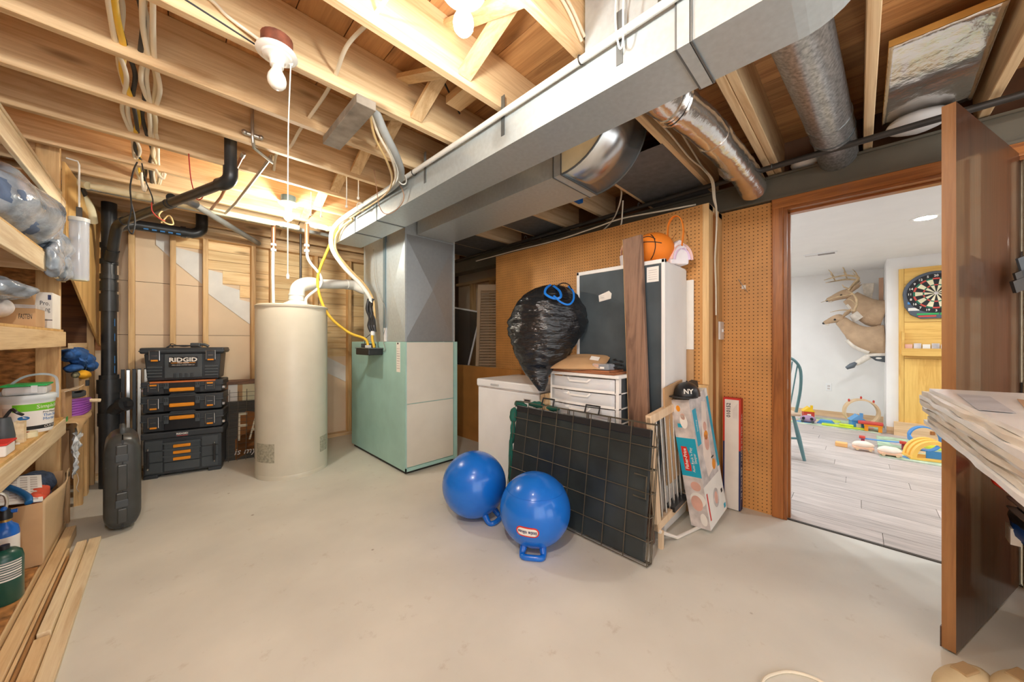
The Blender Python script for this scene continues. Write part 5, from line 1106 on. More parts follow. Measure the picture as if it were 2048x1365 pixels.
# bottom unit with three drawers
t = tb('drawer_toolbox', 'wide black rolling tool box with three orange-handled drawers, bottom of stack', 0.0)
MB().box(0.008, W_ - 0.008, 0.0, D_, 0.025, 0.335).build('body', BLK, t, bevel=0.01)
MB().box(-0.006, W_ + 0.006, -0.012, D_, 0.335, 0.392).build('top_deck', BLK, t, bevel=0.012)
for x0, x1 in ((0.01, 0.10), (0.43, W_ - 0.01)): MB().box(x0, x1, -0.006, 0.10, 0.0, 0.03).build('foot', BLK, t, bevel=0.006)
for x0, x1 in ((0.02, 0.13), (0.385, 0.50)):
    for k in range(3): MB().box(x0, x1, -0.006, 0.0, 0.045 + k * 0.095, 0.132 + k * 0.095).build('front_rib', BLKG, t, bevel=0.003)
for k in range(3):
    z = 0.285 - k * 0.056
    d = MB().box(0.14, 0.375, -0.016, 0.0, z - 0.044, z + 0.006).build('drawer', BLKG, t, bevel=0.004)
    MB().prism([(0.135, z + 0.016), (0.38, z + 0.016), (0.385, z + 0.004), (0.36, z - 0.004), (0.16, z - 0.004), (0.13, z + 0.004)], -0.024, 0.0, 1).build('drawer_lip', BLKG, d)
    MB().box(0.20, 0.315, -0.027, -0.012, z - 0.034, z - 0.008).build('orange_pull', ORANGE, d, bevel=0.004)
MB().box(0.14, 0.375, -0.012, 0.0, 0.05, 0.125).build('front_panel', BLKG, t, bevel=0.004)
pl = MB().box(0.215, 0.305, -0.022, -0.010, 0.345, 0.385).build('name_plate', BLKG, t, bevel=0.003)
text('RIDGID', 0.020, frame((0.26, -0.0225, 0.368), (1, 0, 0), (0, 0, 1)), PAPER, pl, 'lettering', 0.0003, bold=0.0006, sx=1.15)
MB().box(0.225, 0.295, -0.0228, -0.022, 0.350, 0.354).build('orange_line', TOYR, pl)
for x, sx in ((0.045, -1), (0.478, 1)):
    h = MB().tube([(x - 0.03 * sx * -1 * 0, -0.006, 0.08), (x, -0.03, 0.085), (x, -0.03, 0.265), (x, -0.006, 0.27)], 0.005, 8).build('side_bail', SILVER, t, True)
    MB().box(x - 0.009, x + 0.009, -0.042, -0.026, 0.10, 0.25).build('grip', BLKS, h, bevel=0.004)
# three flat organizers
def organizer(z, h, label, orange_rim, handle_h):
    t = tb('tool_case', label, z)
    MB().box(0.006, W_ - 0.006, 0.0, D_, 0.004, h * 0.58).build('base', BLK, t, bevel=0.01)
    MB().box(-0.006, W_ + 0.006, -0.008, D_, h * 0.58, h - 0.006).build('lid', ORANGE if orange_rim == 2 else BLK, t, bevel=0.010)
    MB().box(-0.008, W_ + 0.008, -0.010, D_, h * 0.56, h * 0.62).build('seam_rib', BLKG, t, bevel=0.002)
    if orange_rim: MB().box(0.05, W_ - 0.05, -0.012, 0.10, h - 0.018, h - 0.004).build('orange_rim', plain('rim_orange%d' % int(z * 100), C(206, 116, 60), 0.5), t, bevel=0.003)
    MB().box(0.14, 0.375, -0.012, 0.0, 0.012, h - 0.02).build('front_recess', BLKS, t, bevel=0.004)
    for x in (0.155, 0.36): 
        hg = MB().box(x - 0.016, x + 0.016, -0.022, -0.008, h * 0.42, h * 0.86).build('handle_hinge', BLKG, t, bevel=0.003)
        for q in (-0.007, 0.007): MB().box(x + q - 0.003, x + q + 0.003, -0.0235, -0.02, h * 0.62, h * 0.80).build('hinge_slot', BLKS, hg)
    MB().box(0.175, 0.34, -0.030, -0.010, handle_h, handle_h + 0.032).build('orange_handle', ORANGE, t, bevel=0.008, seg=3)
    for x in (0.075, 0.445): latch(t, x, h * 0.18, 0.072, h * 0.66, 0.0 if orange_rim == 0 else h * 0.45)
    MB().prism([(0.17, h - 0.006), (0.35, h - 0.006), (0.335, h + 0.010), (0.185, h + 0.010)], -0.006, 0.03, 1).build('top_stop', BLK, t) if not orange_rim else None
    for x in (0.0, W_): MB().box(x - 0.01, x + 0.01, 0.03, 0.06, 0.03, 0.05).build('side_clip', SILVER, t)
    return t
organizer(0.395, 0.162, 'black flat tool case directly on the drawer tool box', 0, 0.10)
organizer(0.560, 0.152, 'black flat tool case in the middle of the three flat cases', 0, 0.045)
organizer(0.714, 0.120, 'thin black tool case with orange trim under the big toolbox', 1, 0.025)
t = tb('tool_box', 'big black toolbox with printed nameplate on top of the stack', 0.836)
m = MB(); zs = (0.0, 0.235)
m.add([(0.03, 0.012, 0), (W_ - 0.03, 0.012, 0), (W_ - 0.03, D_, 0), (0.03, D_, 0), (0.012, 0.0, 0.235), (W_ - 0.012, 0.0, 0.235), (W_ - 0.012, D_, 0.235), (0.012, D_, 0.235)], [(3, 2, 1, 0), (4, 5, 6, 7), (0, 1, 5, 4), (1, 2, 6, 5), (2, 3, 7, 6), (3, 0, 4, 7)])
m.build('body', BLK, t, bevel=0.01)
MB().box(-0.012, W_ + 0.012, -0.014, D_ + 0.005, 0.235, 0.285).build('lid', BLK, t, bevel=0.012)
MB().box(-0.016, W_ + 0.016, -0.016, D_, 0.252, 0.262).build('lid_rib', BLKG, t, bevel=0.003)
MB().box(0.14, 0.39, -0.010, 0.01, 0.02, 0.23).build('front_panel', BLKG, t, bevel=0.006)
pl = MB().box(0.17, 0.36, -0.014, -0.008, 0.115, 0.205).build('name_plate', BLKS, t, bevel=0.003)
text('RIDGID', 0.050, frame((0.265, -0.0145, 0.178), (1, 0, 0), (0, 0, 1)), PAPER, pl, 'lettering', 0.0004, bold=0.0016, sx=1.12)
MB().box(0.185, 0.345, -0.0148, -0.014, 0.150, 0.1545).build('orange_line', ORANGE, pl)
text('PRO GEAR', 0.016, frame((0.265, -0.0147, 0.152), (1, 0, 0), (0, 0, 1)), PAPER, pl, 'lettering', 0.0004)
text('PRO GEAR SYSTEM GEN 2.0', 0.0105, frame((0.265, -0.0147, 0.133), (1, 0, 0), (0, 0, 1)), PAPER, pl, 'lettering', 0.0004, sx=1.15)
for k in range(4): MB().box(0.20 + k * 0.037, 0.222 + k * 0.037, -0.014, 0.0, 0.02, 0.062).build('front_tooth', BLK, t, bevel=0.003)
for x0, x1 in ((0.03, 0.125), (0.405, 0.50)):
    for k in range(4): MB().box(x0, x1, -0.001 + 0.0 * k, 0.012, 0.03 + k * 0.026, 0.046 + k * 0.026).build('side_rib', BLKG, t, bevel=0.003)
for x in (0.082, 0.45): latch(t, x, 0.165, 0.072, 0.10)
MB().tube([(0.15, 0.02, 0.285), (0.17, 0.02, 0.302), (0.36, 0.02, 0.302), (0.38, 0.02, 0.285)], 0.007, 8).build('top_handle', BLK, t, True)
t = thing('corded_tool', 'black plug and looped cord lying on the big toolbox', 'cord', (0.13, 4.27, 1.121), TR)
MB().tube([(-0.08, 0.0, 0.0035), (-0.10, 0.0, 0.02), (-0.085, -0.01, 0.035), (-0.04, 0.0, 0.012), (0.01, 0.01, 0.010), (0.05, 0.02, 0.02)], 0.0035, 6, curve=6).build('cord', WIREB, t, True)
MB().box(0.03, 0.10, 0.0, 0.035, 0.001, 0.042).build('plug_body', BLKG, t, bevel=0.008)
MB().tube([(0.09, 0.02, 0.03), (0.13, 0.02, 0.024), (0.155, 0.02, 0.008)], 0.012, 8, curve=4).build('strain_relief', BLKG, t, True)
# steel and black posts standing behind the stack
for k, (x, y, mt, lab) in enumerate(((-0.255, 4.46, BLKS, 'black post standing nearest the drain stack'), (-0.225, 4.47, SILVER, 'bright steel post beside the drain stack'), (-0.19, 4.48, BLKG, 'dark post in the row behind the toolboxes'), (-0.16, 4.49, SILVERP, 'dull steel post in the row behind the toolboxes'), (-0.12, 4.50, SILVERP, 'dull steel post nearest the toolboxes'))):
    t = thing('shelf_post', lab, 'post', (x, y, 0), group='metal posts standing behind the toolboxes')
    B(-0.011, 0.011, -0.011, 0.011, 0.0, 0.93).build('post', mt, t, bevel=0.002); B(-0.012, 0.012, -0.012, 0.012, 0.93, 0.936).build('end_cap', BLKS, t)
# ================================================================== SIGNS BEHIND THE HEATER
t = thing('picture_frame', 'rustic brown picture frame leaning behind the black sign', 'picture frame', (0.55, 4.42, 0))
M = frame((0.40, 4.44, 0.0), (0.97, -0.22, 0), (0.02, 0.08, 0.80)); FRW = wood('rustic_frame', C(150, 112, 84), C(92, 62, 44), 0)
for a in ((0.0, 0.55, 0.74, 0.79), (0.0, 0.55, 0.0, 0.05), (0.0, 0.035, 0.05, 0.74), (0.515, 0.55, 0.05, 0.74)): MB().box(a[0], a[1], a[2], a[3], -0.015, 0.015, M).build('frame_bar', FRW, t, world=True, bevel=0.003)
MB().box(0.035, 0.515, 0.05, 0.74, -0.012, -0.006, M).build('picture', PAPER, t, world=True); MB().box(0.11, 0.15, 0.05, 0.74, -0.006, -0.004, M).build('tan_stripe', KRAFT2, t, world=True); MB().box(0.15, 0.515, 0.05, 0.74, -0.006, -0.004, M).build('cream_field', PVCY, t, world=True)
t = thing('word_sign', 'dark wooden sign with large white block letters and script', 'sign', (0.55, 4.37, 0))
M = frame((0.415, 4.385, 0.0), (0.97, -0.22, 0), (0.02, 0.06, 0.58)); inv = BASE[t.name].inverted()
MB().box(0.0, 0.50, 0.0, 0.575, -0.02, 0.0, M).build('panel', plain('charcoal_wood', C(70, 66, 60), 0.7, var=0.12, stretch=(2, 2, 20)), t, world=True)
MB().prism([(0.06 + 0.02 * math.cos(a) + 0.30 * (0.5 - 0.5 * math.cos(a)) * 0 , 0) for a in (0,)] + [(0.075, 0.20), (0.10, 0.13), (0.30, 0.12), (0.44, 0.2), (0.44, 0.42), (0.16, 0.47), (0.10, 0.42)][:7], 0.0005, 0.001, 2, M).build('brown_field', plain('brown_field', C(146, 92, 40), 0.7), t, world=True)
text('FA', 0.42, inv @ M @ frame((0.20, 0.305, 0.0015), (1, 0, 0), (0, 1, 0)), plain('cream_paint', C(232, 222, 196), 0.7), t, 'block_letters', 0.0008, sx=0.5, bold=-0.006)
text('is my', 0.085, inv @ M @ frame((0.155, 0.075, 0.0015), (1, 0, 0), (0, 1, 0)), PAPER, t, 'script_letters', 0.0006, shear=0.3)
t = thing('wire_grid', 'black wire grid panel leaning in front of the word sign', 'wire grid', (0.5, 4.34, 0))
M = frame((0.435, 4.335, 0.0), (0.97, -0.22, 0), (0.0, 0.09, 0.70))
for k in range(6): MB().cyl(M @ Vector((k * 0.068, 0, 0)), M @ Vector((k * 0.068, 0.70 - 0.02 * (k % 2), 0)), 0.0022, n=6).build('wire', CRATEW, t, world=True)
for k in range(16): MB().cyl(M @ Vector((0, 0.04 + k * 0.042, 0.002)), M @ Vector((0.34, 0.04 + k * 0.042, 0.002)), 0.0018, n=6).build('wire', CRATEW, t, world=True)
t = thing('red_cloth', 'small red cloth wedged beside the picture frame', 'cloth', (0.405, 4.40, 0.60))
MB().ball((0.0, 0.0, 0.03), (0.016, 0.02, 0.055), 12, 10, rough_fn(0.3, 30)).build('cloth', RED, t, True)
B(-0.012, 0.012, -0.012, 0.012, -0.6, 0.0).build('stick', FRW, t)
# ================================================================== BLACK TOOL CASE ON EDGE
t = thing('plastic_case', 'scuffed dark grey power tool case standing on its edge', 'case', (-0.195, 3.38, 0), (0, 0, 0.06))
def shell(x0, x1, nm):
    m = MB(); poly = []
    for cy, cz, a0 in ((0.10, 0.52, 0), (-0.10, 0.52, 90), (-0.10, 0.08, 180), (0.10, 0.08, 270)):
        for k in range(6): a = math.radians(a0 + 18 * k); poly.append((cy + 0.08 * math.cos(a), cz + (0.08 if cz > 0.3 else 0.075) * math.sin(a)))
    n = len(poly); cen = (0.0, 0.30); vs = []
    for x, s in ((x0, 1.0), (x0 + (x1 - x0) * 0.55, 0.985), (x0 + (x1 - x0) * 0.85, 0.94), (x1, 0.84)):
        vs += [(x, cen[0] + (y - cen[0]) * s, cen[1] + (z - cen[1]) * s) for y, z in poly]
    fs = [(q * n + i, q * n + (i + 1) % n, (q + 1) * n + (i + 1) % n, (q + 1) * n + i) for q in range(3) for i in range(n)] + [tuple(range(n)), tuple(range(3 * n, 4 * n))]
    vs = [(x * (1 - 0.38 * min(1.0, abs((z - 0.30) / 0.30)) ** 5), y, z) for x, y, z in vs]
    m.add(vs, fs); return m.build(nm, CASEM, t, True, angle=0.9)
shell(0.004, 0.082, 'shell_half'); shell(-0.004, -0.082, 'shell_half')
MB().box(-0.005, 0.005, -0.175, 0.175, 0.03, 0.57).build('seam', BLKS, t)
for z0, z1 in ((0.44, 0.54), (0.16, 0.25)):
    l = MB().box(-0.028, 0.022, -0.190, -0.172, z0, z1).build('latch', CASEM, t, bevel=0.006); MB().box(-0.03, 0.024, -0.193, -0.186, z0, z0 + 0.045).build('latch_tab', BLKG, l, bevel=0.004)
MB().box(-0.022, 0.020, -0.187, -0.172, 0.26, 0.42).build('spine_rib', CASEM, t, bevel=0.006); MB().box(-0.022, 0.020, -0.186, -0.172, 0.06, 0.15).build('spine_rib', CASEM, t, bevel=0.006)
MB().box(-0.07, 0.07, -0.17, -0.12, 0.405, 0.418).build('belt_rib', CASEM, t, bevel=0.005)
MB().tube([(0, -0.10, 0.585), (0, -0.07, 0.625), (0, 0.05, 0.625), (0, 0.08, 0.59)], 0.013, 8, curve=4).build('carry_handle', BLKG, t, True)
# ================================================================== SHELVING UNIT
t = thing('shelving_unit', 'rough lumber shelving unit along the left side', 'shelves', (-0.65, 2.4, 0))
B(-0.532, -0.443, 3.37, 3.408, 0.0, 2.44).build('post', LUMZ, t, world=True, bevel=0.003)
B(-0.90, -0.82, 3.37, 3.408, 0.0, 2.44).build('post', LUMZ, t, world=True)
for i, (z0, z1, zt) in enumerate(((0.0, 0.089, 0.100), (0.622, 0.711, 0.724), (1.146, 1.235, 1.247), (1.535, 1.628, 1.640), (1.935, 2.03, None))):
    B(-0.443, -0.425, 0.9, 3.405, z0, z1).build('front_rail', LUMY if i in (0, 2) else LUMW, t, world=True, bevel=0.003)
    B(-0.90, -0.88, 0.9, 3.40, z0, z1).build('rear_rail', LUMY, t, world=True)
    if zt: B(-0.90, -0.43, 0.9, 3.369, z1 + 0.001, zt).build('shelf_board', OSB if i == 0 else PLY, t, world=True)
    for y in (2.3, 2.9): B(-0.88, -0.444, y, y + 0.038, z0 + 0.005, z1 - 0.003).build('cross_bearer', LUM, t, world=True)
B(-0.445, -0.423, 0.9, 3.28, 2.031, 2.046).build('capping_strip', LUMW, t, world=True)
e = B(-0.90, -0.535, 3.44, 3.455, 0.0, 2.1).build('end_panel', OSB, t, world=True)
# bag of fabric in clear film
def lump(c, r, amp, fr, seed, nm, mat, par, nu=40, nv=24):
    return MB().ball(c, r, nu, nv, rough_fn(amp, fr, seed)).build(nm, mat, par, True, world=True, angle=3)
t = thing('plastic_bag', 'clear plastic bag of blue grey fabric hanging over the upper shelf', 'plastic bag', (-0.5, 2.9, 1.64))
BGF = plain('blue_grey_fabric', C(92, 110, 140), 0.9, var=0.25, nscale=9)
FILMB = plain('crinkled_film', C(150, 162, 176), 0.16, var=0.25, nscale=9, bump=1.0, bscale=16, coat=0.5)
lump((-0.535, 2.80, 1.785), (0.16, 0.46, 0.14), 0.16, 6, 2, 'fabric_bundle', BGF, t); lump((-0.53, 2.80, 1.795), (0.165, 0.48, 0.155), 0.16, 6.5, 2, 'film', FILMB, t)
lump((-0.475, 3.14, 1.70), (0.09, 0.22, 0.12), 0.22, 12, 5, 'film_fold', FILMB, t); lump((-0.415, 3.24, 1.61), (0.035, 0.13, 0.075), 0.3, 16, 6, 'film_fold', FILMB, t); lump((-0.41, 2.98, 1.60), (0.035, 0.12, 0.08), 0.3, 16, 7, 'film_fold', FILMB, t)
t = thing('plastic_bag', 'crumpled clear plastic bag on the middle shelf beside the carton', 'plastic bag', (-0.5, 2.6, 1.25))
lump((-0.52, 2.62, 1.405), (0.10, 0.18, 0.045), 0.3, 14, 8, 'film', FILMB, t); lump((-0.54, 2.68, 1.33), (0.06, 0.08, 0.05), 0.2, 10, 9, 'paper_core', GREYP, t)
# cartons on the middle shelf
t = thing('cardboard_box', 'small tan box with handwriting on the middle shelf', 'box', (-0.53, 2.85, 1.248))
B(-0.62, -0.437, 2.78, 2.96, 1.249, 1.345).build('carton', KRAFT2, t, world=True)
MB().box(0, 0.18, 0, 0.075, -0.002, 0.002, frame((-0.62, 2.78, 1.345), (1, 0, 0), (0, 0.45, 0.9))).build('flap', KRAFT2, t, world=True)
B(-0.621, -0.436, 2.775, 2.965, 1.335, 1.352).build('grey_tape', GREYP, t, world=True)
text('FASTEN', 0.034, BASE[t.name].inverted() @ frame((-0.466, 2.779, 1.295), (1, 0, 0), (0, 0, 1)), INK, t, 'handwriting', 0.0003, sx=0.33, shear=0.1)
t = thing('paint_carton', 'white carton with green stripe and ceiling paint print', 'carton', (-0.5, 3.2, 1.248))
B(-0.66, -0.437, 3.13, 3.34, 1.249, 1.445).build('carton', PAPER, t, world=True)
inv = BASE[t.name].inverted()
text('Pro.', 0.034, inv @ frame((-0.462, 3.129, 1.385), (1, 0, 0), (0, 0, 1)), INK, t, 'lettering', 0.0002, sx=0.6)
text('ceiling', 0.036, inv @ frame((-0.466, 3.129, 1.352), (1, 0, 0), (0, 0, 1)), INK, t, 'lettering', 0.0002, sx=0.48)
B(-0.452, -0.441, 3.1288, 3.13, 1.405, 1.432).build('blue_logo', NAVY, t, world=True); B(-0.66, -0.437, 3.1288, 3.13, 1.293, 1.297).build('dark_line', INK, t, world=True)
B(-0.66, -0.475, 3.1286, 3.13, 1.297, 1.306).build('green_band', GREENL, t, world=True); B(-0.66, -0.47, 3.1286, 3.13, 1.280, 1.293).build('yellow_band', YELLOW, t, world=True); B(-0.66, -0.495, 3.1285, 3.1300, 1.306, 1.37).build('green_panel', plain('light_green', C(170, 220, 140), 0.6), t, world=True)
# mortar bucket
bx_, by_, bz_ = -0.487, 2.95, 0.725
t = thing('mortar_bucket', 'white mortar bucket with a green label and bail handle', 'bucket', (bx_, by_, bz_))
MB().lathe([(0.0, 0.0), (0.074, 0.0), (0.078, 0.01), (0.084, 0.165), (0.0, 0.165)], n=40).build('pail', WHITEM, t, True)
MB().lathe([(0.0, 0.188), (0.086, 0.188), (0.090, 0.182), (0.090, 0.165), (0.086, 0.160), (0.086, 0.15), (0.084, 0.15)], n=40).build('lid', plain('lid_white', C(214, 222, 226), 0.4), t, True)
def curl(o, R0, ang0, off=0.0008):
    for vv in o.data.vertices:
        x, y, z = vv.co; R = R0 + (y - 0.08) * 0.04 + off + max(z, 0); a = ang0 + x / R0; vv.co = (R * math.cos(a), R * math.sin(a), y)
    return o
fa = math.atan2(-by_, -bx_)      # side facing the room
def band(x0, x1, z0, z1, mat, nm, off=0.0006):
    m = MB(); m.grid(lambda u, v: (x0 + (x1 - x0) * u, z0 + (z1 - z0) * v, 0), 24, 2); return curl(m.build(nm, mat, t, True), 0.0805, fa, off)
band(-0.045, 0.14, 0.110, 0.145, GREENP, 'green_band'); band(-0.04, 0.14, 0.018, 0.036, INK, 'black_band')
band(-0.085, -0.055, 0.02, 0.13, GREYP, 'side_print')
for s, sz, x, z, mt, sx in (('SimpleSet', 0.026, 0.075, 0.128, PAPER, 1.0), ('Pre-Mixed', 0.013, 0.075, 0.099, INK, 1.1), ('Thin-Set', 0.020, 0.080, 0.083, plain('print_blue', C(30, 110, 180), 0.6), 1.0), ('Mortar', 0.020, 0.075, 0.065, MATS['print_blue'], 1.0), ('CUSTOM', 0.015, 0.088, 0.027, PAPER, 1.2)):
    curl(text(s, sz, Matrix.Translation((x, z, 0.0003)), mt, t, 'lettering', 0.0001, sx=sx), 0.0805, fa, 0.0014)
m = MB(); m.add([(-0.012 + 0.018 * math.cos(a), 0.078 + 0.010 * math.sin(a), 0) for a in [2 * PI * i / 20 for i in range(20)]], [tuple(range(20))]); curl(m.build('blue_oval', MATS['print_blue'], t), 0.0805, fa, 0.001)
sd = Vector((math.cos(fa + PI / 2), math.sin(fa + PI / 2), 0)); fd = Vector((math.cos(fa), math.sin(fa), 0))
MB().strip([-sd * 0.088 + Vector((0, 0, 0.15)), -sd * 0.075 + Vector((0, 0, 0.20)) - fd * 0.01, -sd * 0.02 + Vector((0, 0, 0.268)) - fd * 0.02, sd * 0.04 + Vector((0, 0, 0.285)) - fd * 0.025, sd * 0.082 + Vector((0, 0, 0.27)) - fd * 0.02, sd * 0.09 + Vector((0, 0, 0.23)), sd * 0.09 + Vector((0, 0, 0.16))], 0.010, 0.0035, up=fd, curve=6).build('bail_handle', plain('bail_grey', C(170, 178, 184), 0.4), t, True)
t = thing('food_container', 'clear container with a green lid on the mortar bucket', 'container', (bx_, by_, bz_ + 0.189))
B(-0.066, 0.066, -0.062, 0.062, 0.0, 0.042).build('tub', CLEARW, t, bevel=0.012); B(-0.070, 0.070, -0.066, 0.066, 0.042, 0.052).build('lid', GREENL, t, bevel=0.004); B(0.02, 0.04, -0.069, -0.064, 0.01, 0.046).build('clip', CLEARW, t)
t = thing('black_flashlight', 'black tool standing at the left edge of the shelf', 'tool', (-0.485, 2.56, 0.725))
MB().lathe([(0.0, 0.0), (0.030, 0.0), (0.032, 0.05), (0.026, 0.10), (0.02, 0.13), (0.0, 0.13)], n=20).build('body', BLKG, t, True); MB().tube([(0, 0, 0.12), (0.02, 0.01, 0.16), (0.035, -0.01, 0.15), (0.05, 0.0, 0.135)], 0.006, 6, curve=4).build('wire_head', BLKS, t, True)
t = thing('wood_block', 'small pale wood block standing beside the mortar bucket', 'wood block', (-0.46, 2.66, 0.725)); B(-0.014, 0.014, -0.02, 0.02, 0.0, 0.095).build('block', LUMW, t)
t = thing('masking_tape', 'roll of cream masking tape lying on the lower shelf', 'tape', (-0.475, 2.78, 0.725)); MB().lathe([(0.022, 0.0), (0.045, 0.0), (0.045, 0.024), (0.022, 0.024), (0.022, 0.0)], n=28, cap=False).build('tape_ring', PVCY, t, True); MB().lathe([(0.0195, 0.001), (0.0218, 0.001), (0.0218, 0.0235), (0.0195, 0.0235), (0.0195, 0.001)], n=28, cap=False).build('core', TOYR, t, True)
t = thing('paint_tray', 'white paint tray with red rim at the left shelf edge', 'tray', (-0.47, 2.45, 0.725)); B(-0.06, 0.03, -0.09, 0.03, 0.0, 0.045).build('tray', WHITEM, t, bevel=0.006); B(-0.064, 0.034, -0.094, 0.034, 0.045, 0.053).build('rim', RED, t, bevel=0.003)
for k, (y, lab) in enumerate(((2.60, 'thin white stick lying behind the paint tray'), (2.64, 'thin white stick lying before the masking tape'))):
    t = thing('paint_stick', lab, 'stick', (-0.50, y, 0.725), (0, 0, 0.5)); B(-0.09, 0.05, -0.008, 0.008, 0.0, 0.006).build('stick', PAPER, t)
# open carton on the bottom shelf
t = thing('open_carton', 'open tan cardboard box on the bottom shelf board', 'box', (-0.6, 3.0, 0.10))
x0, x1, y0, y1, z0, z1 = -0.80, -0.418, 2.79, 3.26, 0.101, 0.40
B(x0, x1, y0, y1, z0, z0 + 0.004).build('bottom', KRAFT2, t, world=True)
for nm, a in (('front_wall', (x0, x1, y0, y0 + 0.005, z0 + 0.004, z1)), ('rear_wall', (x0, x1, y1 - 0.005, y1, z0 + 0.004, z1 + 0.03)), ('inner_wall', (x0, x0 + 0.005, y0, y1, z0 + 0.004, z1))): B(*a).build(nm, KRAFT2, t, world=True)
m = MB(); m.grid(lambda u, v: (x1 + 0.035 * math.sin(PI * u) ** 2 * v ** 2 * 0.8 + 0.02 * v * v * u, y0 + (y1 - y0) * u + 0.02 * v * v * u, z0 + 0.004 + (z1 - z0 + 0.03 * u) * v), 16, 10); m.build('side_wall', plain('carton_side', C(206, 178, 140), 0.85, var=0.04), t, True, world=True, solid=0.005)
t = thing('towel', 'dark blue towel stuffed in the open carton', 'towel', (-0.55, 3.13, 0.30)); lump((-0.50, 3.16, 0.40), (0.07, 0.09, 0.075), 0.22, 12, 3, 'towel_fold', NAVYF, t); lump((-0.47, 3.06, 0.36), (0.045, 0.07, 0.05), 0.2, 12, 13, 'towel_fold', NAVYF, t)
t = thing('floor_register', 'white slotted vent register leaning in the open carton', 'vent cover', (-0.5, 2.92, 0.30))
M = frame((-0.60, 2.86, 0.36), (0.30, 0.10, 0.10), (-0.03, 0.28, 0.12)); M = frame((-0.565, 2.80, 0.428), (0.95, 0.22, -0.22), (-0.30, 0.85, 0.26))
MB().box(0, 0.15, 0, 0.28, -0.006, 0.0, M).build('plate', WHITEM, t, world=True, bevel=0.002)
for i in range(4):
    for k in range(10): MB().box(0.02 + i * 0.031, 0.042 + i * 0.031, 0.02 + k * 0.025, 0.034 + k * 0.025, 0.0, 0.001, M).build('slot', GREYP, t, world=True)
t = thing('blue_hose', 'short blue hose bent across the vent register', 'hose', (-0.5, 2.85, 0.41))
MB().tube([M @ Vector(p) for p in ((-0.02, 0.20, 0.016), (0.02, 0.16, 0.018), (0.07, 0.09, 0.018), (0.10, 0.02, 0.016), (0.105, -0.02, 0.008))], 0.013, 10, curve=6).build('hose', plain('hose_blue', C(36, 104, 164), 0.4), t, True, world=True)
t = thing('red_rag', 'crumpled orange red rag in the open carton', 'rag', (-0.45, 2.92, 0.38)); lump((-0.455, 2.95, 0.395), (0.035, 0.10, 0.035), 0.35, 20, 4, 'rag_fold', plain('rag_red', C(214, 88, 62), 0.9, var=0.12), t)
t = thing('hand_tools', 'yellow and red tool handles poking out of the carton', 'tool', (-0.60, 2.80, 0.36)); MB().tube([(-0.64, 2.77, 0.42), (-0.56, 2.775, 0.37)], 0.010, 8).build('yellow_grip', YELLOW, t, True, world=True); MB().tube([(-0.64, 2.765, 0.385), (-0.55, 2.77, 0.355)], 0.010, 8).build('red_grip', RED, t, True, world=True)
t = thing('torch_cylinder', 'blue propane torch cylinder with a brass burner tube', 'gas cylinder', (-0.497, 2.655, 0.10))
MB().lathe([(0.0, 0.0), (0.036, 0.0), (0.038, 0.008), (0.038, 0.24), (0.034, 0.262), (0.020, 0.277), (0.014, 0.29), (0.0, 0.29)], n=28).build('cylinder', BLUEC, t, True)
MB().lathe([(0.0386, 0.10), (0.0386, 0.225)], n=28, cap=False).build('label', PAPER, t, True)
MB().lathe([(0.0, 0.285), (0.016, 0.285), (0.016, 0.297), (0.0, 0.297)], n=16).build('brass_collar', plain('brass', C(196, 160, 90), 0.35, metal=0.8), t, True)
MB().lathe([(0.0, 0.297), (0.020, 0.297), (0.020, 0.32), (0.013, 0.34), (0.0, 0.345)], n=16).build('valve_body', BLKS, t, True); MB().ball((-0.002, -0.012, 0.345), 0.010, 10, 8).build('blue_button', BLUEC, t, True); MB().cyl((0.015, 0, 0.325), (0.032, 0, 0.325), 0.008, n=10).build('valve_knob', BLUEC, t, True)
MB().tube([(0, 0, 0.34), (0.004, 0.0, 0.37), (0.0, -0.003, 0.40), (-0.012, -0.006, 0.415)], 0.006, 8, curve=5).build('burner_tube', SILVERP, t, True)
t = thing('camp_cylinder', 'squat dark green camping gas cylinder in front of the torch', 'gas cylinder', (-0.470, 2.50, 0.10))
MB().lathe([(0.0, 0.0), (0.044, 0.0), (0.049, 0.010), (0.049, 0.175), (0.044, 0.20), (0.030, 0.214), (0.015, 0.218), (0.0, 0.218)], n=32).build('cylinder', DKGREEN, t, True)
MB().lathe([(0.0, 0.215), (0.014, 0.215), (0.014, 0.235), (0.0, 0.235)], n=16).build('valve_cap', BLKS, t, True)
for k in range(8):
    m = MB(); z = 0.10 + k * 0.010; m.grid(lambda u, v: (0.0495 * math.cos(-1.9 + 1.5 * u), 0.0495 * math.sin(-1.9 + 1.5 * u), z + 0.006 * v), 14, 1); m.build('label_line', GREYP if k % 3 else PAPER, t, True)
# ---- lumber on the floor
for nm, lab, a, mt in (('lumber_board', 'yellow pine board on edge beside the bottom shelf rail', (-0.421, -0.380, 1.2, 3.36, 0.0, 0.062), LUMY), ('lumber_strip', 'thin slat, left of two on the floor lumber pile', (-0.378, -0.368, 1.2, 3.05, 0.0, 0.05), LUMY), ('lumber_strip', 'thin dark slat, right of two on the floor lumber pile', (-0.366, -0.358, 1.2, 2.95, 0.0, 0.045), wood('dark_slat', C(196, 150, 96), C(140, 96, 50), 1)), ('lumber_stick', 'pale square stick with visible end grain on the floor', (-0.354, -0.318, 2.26, 3.14, 0.0, 0.038), LUMW), ('lumber_board', 'pale thin board outermost on the floor lumber pile', (-0.315, -0.268, 1.2, 3.19, 0.0, 0.020), LUMW), ('lumber_board', 'short yellow board on the floor nearest the camera', (-0.356, -0.317, 1.2, 2.235, 0.0, 0.034), LUMY)):
    t = thing(nm, lab, 'lumber', ((a[0] + a[1]) / 2, a[2], 0), group='lumber pieces on the floor'); B(*a).build('board', mt, t, world=True, bevel=0.002)
